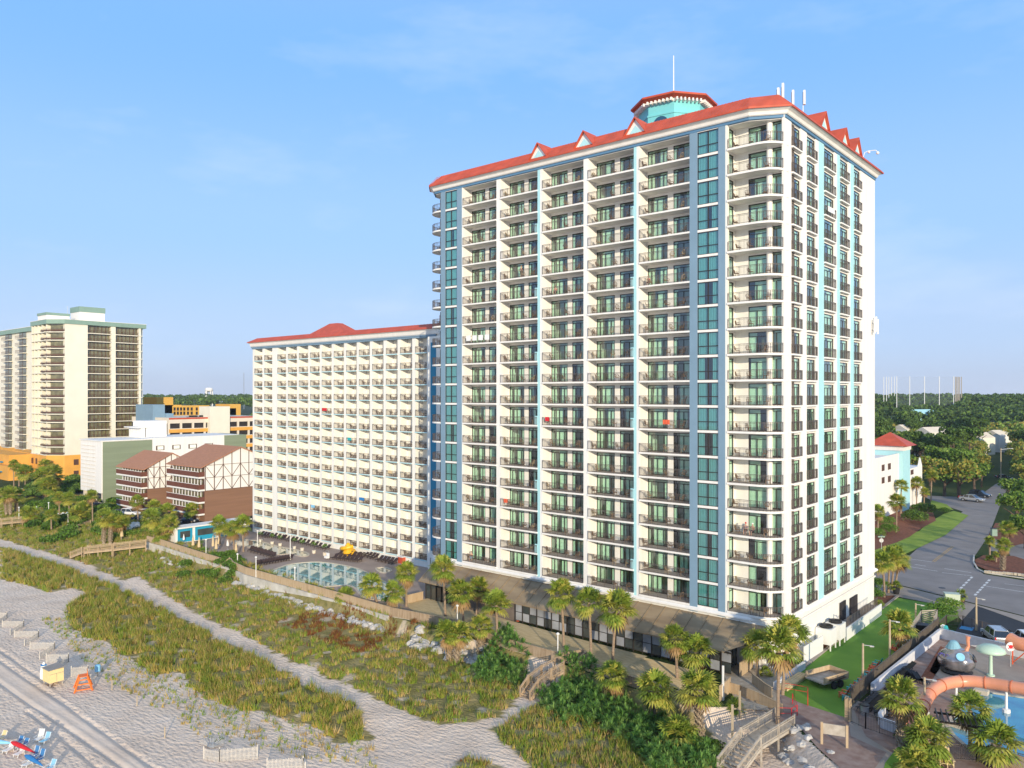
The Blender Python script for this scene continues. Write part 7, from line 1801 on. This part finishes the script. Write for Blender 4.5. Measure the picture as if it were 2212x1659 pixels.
for k, (a, b, r_) in enumerate(((-.3,-.75,.5),(.8,-.3,.42),(1.35,-.9,.38))):
    d = Vector((sin(a+AZ)*cos(b*0)-.0, -cos(a+AZ), .35+.3*(k == 0))).normalized(); c = Vector((d.x*2.2,d.y*1.8,1.55+d.z*1.65)); mb = MB(); mb.tube([tuple(c-d*.1),tuple(c+d*.08)],[r_,r_],16); mb.build('porthole', M['lblue'] if k == 0 else M['carglass'], e)
mb = MB()
for k in range(8): t = k*pi/4; mb.tube([(-1.1,-1.1,2.3),(-1.1+.5*cos(t),-1.1+.4*sin(t),2.45),(-1.1+.8*cos(t),-1.1+.6*sin(t),2.2)],[.08,.06,.03],5)
mb.build('starfish', mat('violet_plastic', (.10,.08,.35), .4, 0), e)
X, Y = P(2140,1460,0); e = empty('mushroom_fountain', (X,Y,0), 'pale green mushroom shaped fountain on the splash pad', 'fountain')
mb = MB(); mb.lathe([(.25,2.55),(1.3,2.55),(1.45,2.65),(1.3,2.95),(.8,3.25),(.2,3.35)],n=24); mb.build('cap', mat('mint_green_paint', (.50,.66,.52), .4, .05, 1), e, smooth=True); mb = MB(); mb.cyl(0,0,0,2.6,.2,.16,12); mb.lathe([(.4,0),(.4,.15),(.2,.2)],n=12); mb.build('stem', MATS['mint_green_paint'], e)
e = empty('water_slide', P(2100,1485,0)+(0,), 'long orange tube water slide curving round the turquoise pool', 'water slide')
o0 = P(2100,1485,0)
sp_ = [(1950,1585,.55),(1968,1567,.75),(1985,1545,.95),(1997,1518,1.3),(2012,1495,1.7),(2040,1478,2.0),(2085,1471,2.2),(2140,1476,2.4),(2200,1486,2.6),(2290,1500,2.9),(2400,1520,3.3),(2560,1560,4.)]
q = []
for px, py, z in sp_: a = P(px, py, z); q.append((a[0]-o0[0],a[1]-o0[1],z))
q = spline(q, 5, False)
mb = MB(); mb.tube(q[12:], .56, 14, cap=False); mb.build('tube', M['slide'], e, smooth=True)
mb = MB()
for i in range(14, len(q), 5): 
    d = (Vector(q[i+1])-Vector(q[i])).normalized() if i+1 < len(q) else Vector((1,0,0)); c = Vector(q[i]); mb.tube([tuple(c-d*.05),tuple(c+d*.05)],[.61,.61],14)
mb.build('flange', mat('darker_orange_flange', (.50,.14,.06), .5, 0), e)
mb = MB(); vs = []
for i in range(0, 13):
    c = Vector(q[i]); d = (Vector(q[i+1])-c).normalized(); s = Vector((-d.y,d.x,0)).normalized()
    for k in range(7): t = pi+pi*k/6; vs.append(tuple(c+s*.62*cos(t)+Vector((0,0,1))*(.55*sin(t)+.1)))
mb.add(vs, [(i*7+k,i*7+k+1,(i+1)*7+k+1,(i+1)*7+k) for i in range(12) for k in range(6)]); mb.build('open_chute', M['slide'], e, smooth=True)
mb = MB()
for i in (16, 28, 38, 46): 
    if i < len(q): mb.cyl(q[i][0],q[i][1],0,q[i][2]-.5,.12,n=8); mb.lathe([(.35,0),(.35,.3),(.15,.35)],(q[i][0],q[i][1],0),10)
mb.build('support', M['wht'], e)
e = empty('slide_entry', P(2200,1440,0)+(0,), 'upper mouth of a second orange slide at the right photo edge', 'water slide')
o0 = P(2200,1440,0); mb = MB(); a = Vector((0,0,2.6)); mb.tube([(-.9,.6,2.7),(0,.1,2.5),(1.2,-.2,2.6),(3,.2,3.0)],[.75,.75,.75,.75],14,cap=False); mb.build('tube', M['slide'], e, smooth=True); mb = MB()
for s in ((-.6,.4),(.8,0),(2.4,0)): mb.bar((s[0],s[1],0),(s[0],s[1],2.),.12)
mb.bar((-.6,.4,.2),(.8,0,1.9),.1); mb.bar((.8,0,.2),(2.4,0,2.),.1); mb.build('frame', M['ored'], e)
X, Y = P(2183,1440,0); e = empty('round_sign', (X,Y,0), 'round white sign with a red crab shape on the park wall', 'sign'); n_ = Vector((-fw[0],-fw[1],0))
mb = MB(); c = Vector((0,0,2.2)); mb.tube([tuple(c-n_*.03),tuple(c+n_*.03)],[.5,.5],20); mb.build('disc', M['wht'], e); mb = MB(); c = c+n_*.05; mb.tube([tuple(c),tuple(c+n_*.02)],[.22,.22],10)
for s in (-1,1): mb.bar(tuple(c),tuple(c+Vector((rt[0]*s*.32,rt[1]*s*.32,.18))),.08); mb.bar(tuple(c),tuple(c+Vector((rt[0]*s*.3,rt[1]*s*.3,-.2))),.06)
mb.build('crab_mark', M['redc'], e); mb = MB(); mb.cyl(0,0,0,1.8,.05,n=6); mb.build('pole', M['steel'], e)
sheet('brown_paving_strip', PP([(1990,1462),(2012,1470),(2058,1408),(2032,1396)]), .03, 'mulch')
for (a, b, lab) in (((2050,1565),(2092,1578),'pale coping block at the near step of the turquoise pool'),((2105,1495),(2135,1502),'pale coping block under the orange slide at the pool corner')):
    p, q_ = P(*a), P(*b); mb = MB(); mb.bar(p+(.2,), q_+(.2,), .8, .45); o = mb.build('pool_block', M['coping']); tag(o, lab, 'block')
# pergola
X, Y = P(2075,1625,0); e = empty('pergola', (X,Y,0), 'small dark timber pergola between the two near pool palms', 'pergola', None, .3)
for sx in (-1.4,1.4):
    for sy in (-1,1): mb = MB(); mb.box(sx-.09,sx+.09,sy-.09,sy+.09,-.2,2.6); mb.build('post', M['greyw'], e)
mb = MB()
for sy in (-1,1): mb.box(-1.9,1.9,sy-.05,sy+.05,2.6,2.78)
for k in range(10): mb.box(-1.8+k*.4,-1.7+k*.4,-1.5,1.5,2.78,2.92)
mb.build('beams', M['frame'], e)
metal_fence('metal_fence', PP([(2040,1640),(2110,1645),(2160,1650),(2260,1680)]), 0, 1.3, 'black metal fence behind the garden chairs and pergola at the bottom')
sheet('turf_patch', PP([(1938,1615),(1960,1600),(2010,1630),(2040,1659),(2060,1700),(1900,1700),(1912,1648)]), .01, 'lawn')
# gate post and sign frame
X, Y = P(1829,1556,0); e = empty('gate_post', (X,Y,0), 'thick timber gate post at the near end of the screen fence', 'post'); mb = MB(); mb.box(-.14,.14,-.14,.14,0,2.2); mb.box(.2,.42,-.14,.14,0,2.1); mb.build('post', M['fencet'], e)
X, Y = P(1778,1612,-.2); e = empty('sign_frame', (X,Y,-.2), 'wooden sign frame with dark blank board on a pale slab', 'sign', None, radians(18))
for sx in (-.1,1.9): mb = MB(); mb.box(sx-.1,sx+.1,-.1,.1,0,2.1); mb.build('post', M['fencet'], e)
mb = MB(); mb.box(0,1.8,-.04,.04,1.1,2.0); mb.build('board', M['greyw'], e); mb = MB(); mb.box(-.8,2.8,-.7,.7,-.05,.06); mb.build('slab', M['whitewall'], e)
# ---- vehicles
def car(px, py, rz, m_, label, suv=True, z=0.015, s=1.):
    X, Y = P(px, py, z); e = empty('parked_car', (X,Y,z), label, 'car', 'parked cars', rz); e.scale = (s,s,s)
    L_, w = (4.7,.92) if suv else (4.6,.88); hb = 1.0 if suv else .85; ht = 1.72 if suv else 1.42
    prof = [(-L_/2,.35),(-L_/2-.02,hb-.05),(-L_/2+.15,hb),(L_/2-1.15,hb),(L_/2-.1,hb-.25),(L_/2,.55),(L_/2-.05,.3)]
    mb = MB(); n = len(prof)
    vs = [(x,-w,z_) for x, z_ in prof]+[(x,w,z_) for x, z_ in prof]; mb.add(vs, [tuple(range(n)), tuple(range(2*n-1,n-1,-1))]+[(i,n+i,n+(i+1) % n,(i+1) % n) for i in range(n)]); o = mb.build('body', M[m_], e)
    bv = o.modifiers.new('b','BEVEL'); bv.width = .09; bv.segments = 2
    a0 = -L_/2+(.12 if suv else .75); a1 = L_/2-1.2; mb = MB(); g = .18
    lo = [(a0,-w+.05),(a1,-w+.05),(a1,w-.05),(a0,w-.05)]; hi = [(a0+(.25 if suv else .6),-w+g),(a1-.75,-w+g),(a1-.75,w-g),(a0+(.25 if suv else .6),w-g)]
    mb.add([(x,y,hb-.01) for x, y in lo]+[(x,y,ht-.06) for x, y in hi],[(0,1,5,4),(1,2,6,5),(2,3,7,6),(3,0,4,7),(4,5,6,7)]); mb.build('windows', M['carglass'], e)
    mb = MB(); mb.prism(hi, ht-.06, ht)
    if suv: mb.box(hi[0][0]+.2,hi[1][0]-.2,-w+g+.03,-w+g+.08,ht,ht+.06); mb.box(hi[0][0]+.2,hi[1][0]-.2,w-g-.08,w-g-.03,ht,ht+.06)
    for xx in (a0+.1, (a0+a1)/2-.1): 
        for sy in (-1,1): mb.bar((xx if xx < 0 and xx == a0+.1 else xx,sy*(w-.04),hb-.02),(xx+.2 if xx == a0+.1 else xx-.02,sy*(w-g+.01),ht-.05),.09,.05)
    for sy in (-1,1): mb.bar((a1-.02,sy*(w-.06),hb-.02),(a1-.76,sy*(w-g+.01),ht-.05),.06,.05)
    mb.build('roof', M[m_], e)
    for sx in (-L_/2+.85, L_/2-.9):
        for sy in (-1,1): mb = MB(); mb.tube([(sx,sy*(w-.2),.34),(sx,sy*(w+.02),.34)],[.34,.34],14); wh = mb.build('wheel', M['rubber'], e); mb = MB(); mb.tube([(sx,sy*(w+.02),.34),(sx,sy*(w+.03),.34)],[.2,.2],10); mb.build('rim', M['steel'], wh)
    for sy in (-1,1): mb = MB(); mb.box(L_/2-.12,L_/2-.0,sy*.7-.14,sy*.7+.14,.62,.76); mb.build('headlight', M['wht'], e); mb = MB(); mb.box(-L_/2-.04,-L_/2+.05,sy*.78-.08,sy*.78+.08,.7,.98); mb.build('tail_light', M['redc'], e)
    return e
car(2150,1383,radians(118),'car_s','silver blue sport utility car behind the black fence, left of the two',True)
car(2216,1393,radians(118),'car_w','white car cut by the right photo edge in the dark car park',True)
car(2100,1083,radians(-12),'car_s','silver saloon parked under the oak on the side street',False,s=1.35); car(2117,1074,radians(-12),'car_d','dark pickup behind the silver saloon',True,s=1.2); car(2165,1033,radians(40),'car_d','small dark blue car under the street lamp',False)
car(259,1112,radians(70),'car_d','dark blue car in front of the left lodge block',False); car(282,1113,radians(25),'car_w','white sport utility car in front of the left lodge block'); car(215,1122,radians(60),'car_d','dark car half hidden behind palms below the white motel',False); car(305,1125,radians(20),'car_d','dark car beside the lodge palm, front one',False); car(240,1124,radians(20),'car_w','white car behind the yellow green hedge below the lodge',False)
car(405,1128,radians(70),'car_d','dark car between lodge corner and turquoise cabin',False); car(205,1093,radians(60),'car_d','dark car under the raised motel block',False)
# street furniture
X, Y = P(2162,1037,0); h = (1037-968)/F*depth(X,Y); e = empty('street_lamp', (X,Y,0), 'tall pale street lamp with single arm at the side street', 'street lamp'); mb = MB(); mb.cyl(0,0,0,h,.22,.14,8); mb.build('pole', M['pole'], e); mb = MB(); mb.bar((0,0,h-.5),(3.6*rt[0],3.6*rt[1],h-.1),.12); mb.build('arm', M['steel'], e); mb = MB(); mb.rbox((3.8*rt[0],3.8*rt[1],h-.1),(.9,.35,.18),AZ); mb.build('lamp_head', M['steel'], e)
X, Y = P(1904,1196,0); e = empty('stop_sign', (X,Y,0), 'stop sign seen from behind with green street name blade on top', 'sign')
mb = MB(); mb.cyl(0,0,0,3.3,.05,n=6); mb.build('pole', M['steel'], e); mb = MB(); c = Vector((0,0,2.5)); mb.tube([tuple(c-n_*.02),tuple(c+n_*.02)],[.42,.42],8); mb.build('octagon', M['steel'], e); mb = MB(); mb.rbox((0,0,3.2),(1.3,.03,.25),AZ); mb.rbox((0,0,3.45),(.9,.03,.2),AZ+1.5); mb.build('name_blade', MATS['green_roof_band'], e)
for k, (px, py, s) in enumerate(((2017,1150,1.),(2010,1160,1.))): pass
X, Y = P(2056,1338,0); e = empty('utility_box', P(2056,1305,0)+(0,), 'pale green utility cabinet by the sidewalk planter', 'utility box'); mb = MB(); mb.rbox((0,0,.75),(1.9,1.3,1.5),.4); mb.build('cabinet', mat('pale_green_metal', (.48,.55,.45), .5, .05, 1), e); mb = MB(); mb.rbox((0,0,1.53),(2.,1.4,.08),.4); mb.build('lid', MATS['pale_green_metal'], e)
for k, (px, py, lab) in enumerate(((2077,1302,'black planter pot with a small palm beside the pale green cabinet'),(1936,1283,'black planter pot with a small palm by the palm clump at the rear corner'))):
    X, Y = P(px, py, 0); e = empty('planter', (X,Y,0), lab, 'planter'); mb = MB(); mb.lathe([(.4,0),(.55,.95),(.6,1.0),(.5,.95)],n=12); mb.build('pot', M['black'], e); place(lowcr[k], 'palm_plant', e, (0,0,1.1), k, .55)
X, Y = P(2150,1164,0); e = empty('wheeled_bin', P(2147,1158,0)+(0,), 'dark green wheeled bin beside the right hand mulch bed', 'bin'); mb = MB(); mb.rbox((0,0,.8),(1.,1.,1.5),.5); mb.build('body', MATS['green_roof_band'], e); mb = MB(); mb.rbox((0,0,1.6),(1.1,1.1,.12),.5); mb.build('lid', M['black'], e)
mb = MB(); p = P(2034,1321.5,0); p = P(2035,1321,0); q_ = P(2034.5,1321.5,0); X, Y = P(2035,1321,0)
X, Y = P(2084,1315,0); X, Y = P(2035,1321.6,0)
mb = MB(); mb.cyl(0,0,0,.012,.5,n=16); o = mb.build('manhole_cover', M['black']); o.location = P(2034,1319.5,0)+(0,) if False else P(2085-0,1254.5,0)+(0,); o.location = P(2085-50,1270,0)+(0,); tag(o, 'dark round manhole cover in the boulevard', 'manhole cover')
# low stone edging on the island
mb = MB(); pts = PP([(2126,1238),(2150,1240),(2190,1243),(2240,1250)])
for i in range(len(pts)-1):
    a = Vector(pts[i]); b = Vector(pts[i+1]); k = int((b-a).length/.5)
    for j in range(k): p = a+(b-a)*(j+.5)/k; mb.rbox((p.x,p.y,.25+R.uniform(-.04,.04)),(.48,.4,.4),R.uniform(-.2,.2))
o = mb.build('stone_edging', M['coping']); tag(o, 'low pale stone edging round the street island', 'edging')
# ---- people: one skinned surface per body, clothes as child shells
def person(x, y, z, rz, pose, shirt, pants, label, hair='wicker'):
    e = empty('person', (x,y,z), label, 'person', None, rz)
    hip = .47 if pose == 'sit' else .92
    J = {'pelvis':(0,0,hip),'waist':(0,.02,hip+.18),'chest':(0,.02,hip+.40),'neck':(0,.0,hip+.54),'head0':(0,-.02,hip+.62),'head1':(0,-.03,hip+.80)}
    rad = {'pelvis':.15,'waist':.13,'chest':.155,'neck':.055,'head0':.085,'head1':.085}
    E_ = [('pelvis','waist'),('waist','chest'),('chest','neck'),('neck','head0'),('head0','head1')]
    for s, n in ((-1,'l'),(1,'r')):
        J['sh'+n] = (s*.19,.02,hip+.46); rad['sh'+n] = .06; E_.append(('chest','sh'+n))
        J['el'+n] = (s*.24,-.02 if pose != 'sit' else .0,hip+.20); rad['el'+n] = .045; J['wr'+n] = (s*.20,-.22,hip+.12 if pose == 'sit' else hip+.15); rad['wr'+n] = .03; J['ha'+n] = (s*.17,-.30,hip+.12 if pose == 'sit' else hip+.16); rad['ha'+n] = .035
        E_ += [('sh'+n,'el'+n),('el'+n,'wr'+n),('wr'+n,'ha'+n)]
        if pose == 'sit': J['kn'+n] = (s*.13,-.45,hip+.04); J['an'+n] = (s*.12,-.48,.08); J['to'+n] = (s*.12,-.62,.04)
        else: J['kn'+n] = (s*.10,-.02,.5); J['an'+n] = (s*.11,.02,.08); J['to'+n] = (s*.12,-.13,.04)
        rad['kn'+n] = .065; rad['an'+n] = .045; rad['to'+n] = .04; J['hp'+n] = (s*.09,0,hip-.03); rad['hp'+n] = .095
        E_ += [('pelvis','hp'+n),('hp'+n,'kn'+n),('kn'+n,'an'+n),('an'+n,'to'+n)]
    def skin(keys, m_, nm, grow_, par):
        ks = [k for k in J if k in keys]; idx = {k: i for i, k in enumerate(ks)}
        me = bpy.data.meshes.new(nm); me.from_pydata([J[k] for k in ks], [(idx[a],idx[b]) for a, b in E_ if a in idx and b in idx], []); me.materials.append(m_)
        o = place(me, nm, par); sk = o.modifiers.new('skin','SKIN'); 
        if not me.skin_vertices: bpy.context.view_layer.objects.active = o
        for i, k in enumerate(ks):
            v = me.skin_vertices[0].data[i]; v.radius = (rad[k]+grow_, rad[k]+grow_); v.use_root = (i == 0)
        sb_ = o.modifiers.new('sub','SUBSURF'); sb_.levels = sb_.render_levels = 1
        return o
    try:
        b_ = skin(set(J), M['skin'], 'body', 0, e); skin({'waist','chest','shl','shr','ell','elr'} if pose == 'stand' else {'waist','chest','shl','shr'}, shirt, 'shirt', .015, e); skin({'pelvis','hpl','hpr','knl','knr'}, pants, 'trousers', .012, e)
    except Exception as ex: print('person', ex)
    mb = MB(); mb.ellips((0,.0,hip+.80),(.105,.115,.10),10,6); mb.build('hair', M[hair], e)
    return e
W2, B2 = M['wht'], M['car_d']
person(-36.9,83.9,Z0+FH*3+.0,0.2,'sit',M['bluec'],B2,'person in blue shirt and red cap sitting on the fourth corner balcony','redc')
person(-36.1,83.9,Z0+FH*3+.0,-.1,'sit',M['beigec'],B2,'person in pale shirt sitting right of the one in blue on the corner balcony','wht')
person(-69.4,83.9,Z0+FH*14,0.1,'stand',M['black'],M['black'],'person in black standing on a high balcony of the second column','wicker')
person(-78.9,83.9,Z0,0.5,'sit',M['skin'],M['lblue'],'person without shirt sitting on the lowest leftmost balcony','wicker')
person(-63.5,83.9,Z0+FH*13,0.3,'sit',M['ored'],B2,'person in orange red top sitting on a third column balcony','wicker')
person(-49.3,83.9,Z0+FH*13,0.3,'sit',M['redc'],B2,'person in red top sitting on a high fifth column balcony','wicker')
person(-79.6+.5,83.2,0,0,'stand',W2,M['bluec'],'person in white shirt standing on the deck by the glass doors','wicker') if False else None
# towels hung over rails
for k, (x0, x1, y, z, m_, lab) in enumerate(((-79.,-74.5,YF-.14,Z0+FH*11,'wht','row of white towels hung over the leftmost balcony rail halfway up'),(-71.8,-71.1,YF-.14,Z0+FH*3,'ored','orange towel over a low second column rail'),(-46.8,-45.9,YF-.14,Z0+FH*7,'ored','coral towel over a fifth column rail'),(-64.5,-63.8,YF-.14,Z0+FH*7,'redc','pink red towel over a third column rail'),(-118.,-116.5,LF-.16,LZ+LH*3,'bluec','blue and white towel on a hotel wing rail'),(-133.2,-132.,LF-.16,LZ+LH*2,'lblue','light blue towel on a low hotel wing rail'),(-129.5,-128,LF-.16,LZ+LH*9,'redc','red towel on a high hotel wing rail'),(-109.8,-108.6,LF-.16,LZ+LH*5,'beigec','beige towel on a hotel wing rail'),(-121.5,-120.3,LF-.16,LZ+LH*7,'tealp','turquoise towel on a hotel wing rail'),(XS+.1,XS+.14,98.,Z0+FH*16,'wht','white towel over a high rail of the side facade'))):
    mb = MB()
    if k == 9: mb.box(XS+.25,XS+.29,97.8,100.2,z+.45,z+1.1)
    elif k == 0:
        for j in range(4): fold_sheet(mb, x0+j*1.2, x0+j*1.2+.9, y, z+.35, z+1.1, pitch=.3, amp=.015)
    else: fold_sheet(mb, x0, x1, y, z+.55, z+1.1, pitch=.3, amp=.015)
    o = mb.build('towel', M[m_]); tag(o, lab, 'towel')
# air: thin haze over the whole scene
hm = bpy.data.materials.new('thin_air_haze'); hm.use_nodes = True; nt = hm.node_tree; nt.nodes.remove(nt.nodes['Principled BSDF'])
pv = nt.nodes.new('ShaderNodeVolumePrincipled'); pv.inputs['Color'].default_value = (.80,.87,.97,1); pv.inputs['Density'].default_value = .00011; pv.inputs['Anisotropy'].default_value = .2
nt.links.new(pv.outputs[0], nt.nodes['Material Output'].inputs['Volume'])
hz = MB(); hz.box(-3020,1520,-620,2620,-4.5,96); ho = hz.build('haze', hm); tag(ho, 'thin pale haze in the air over the far woods', 'haze', None, 'stuff')
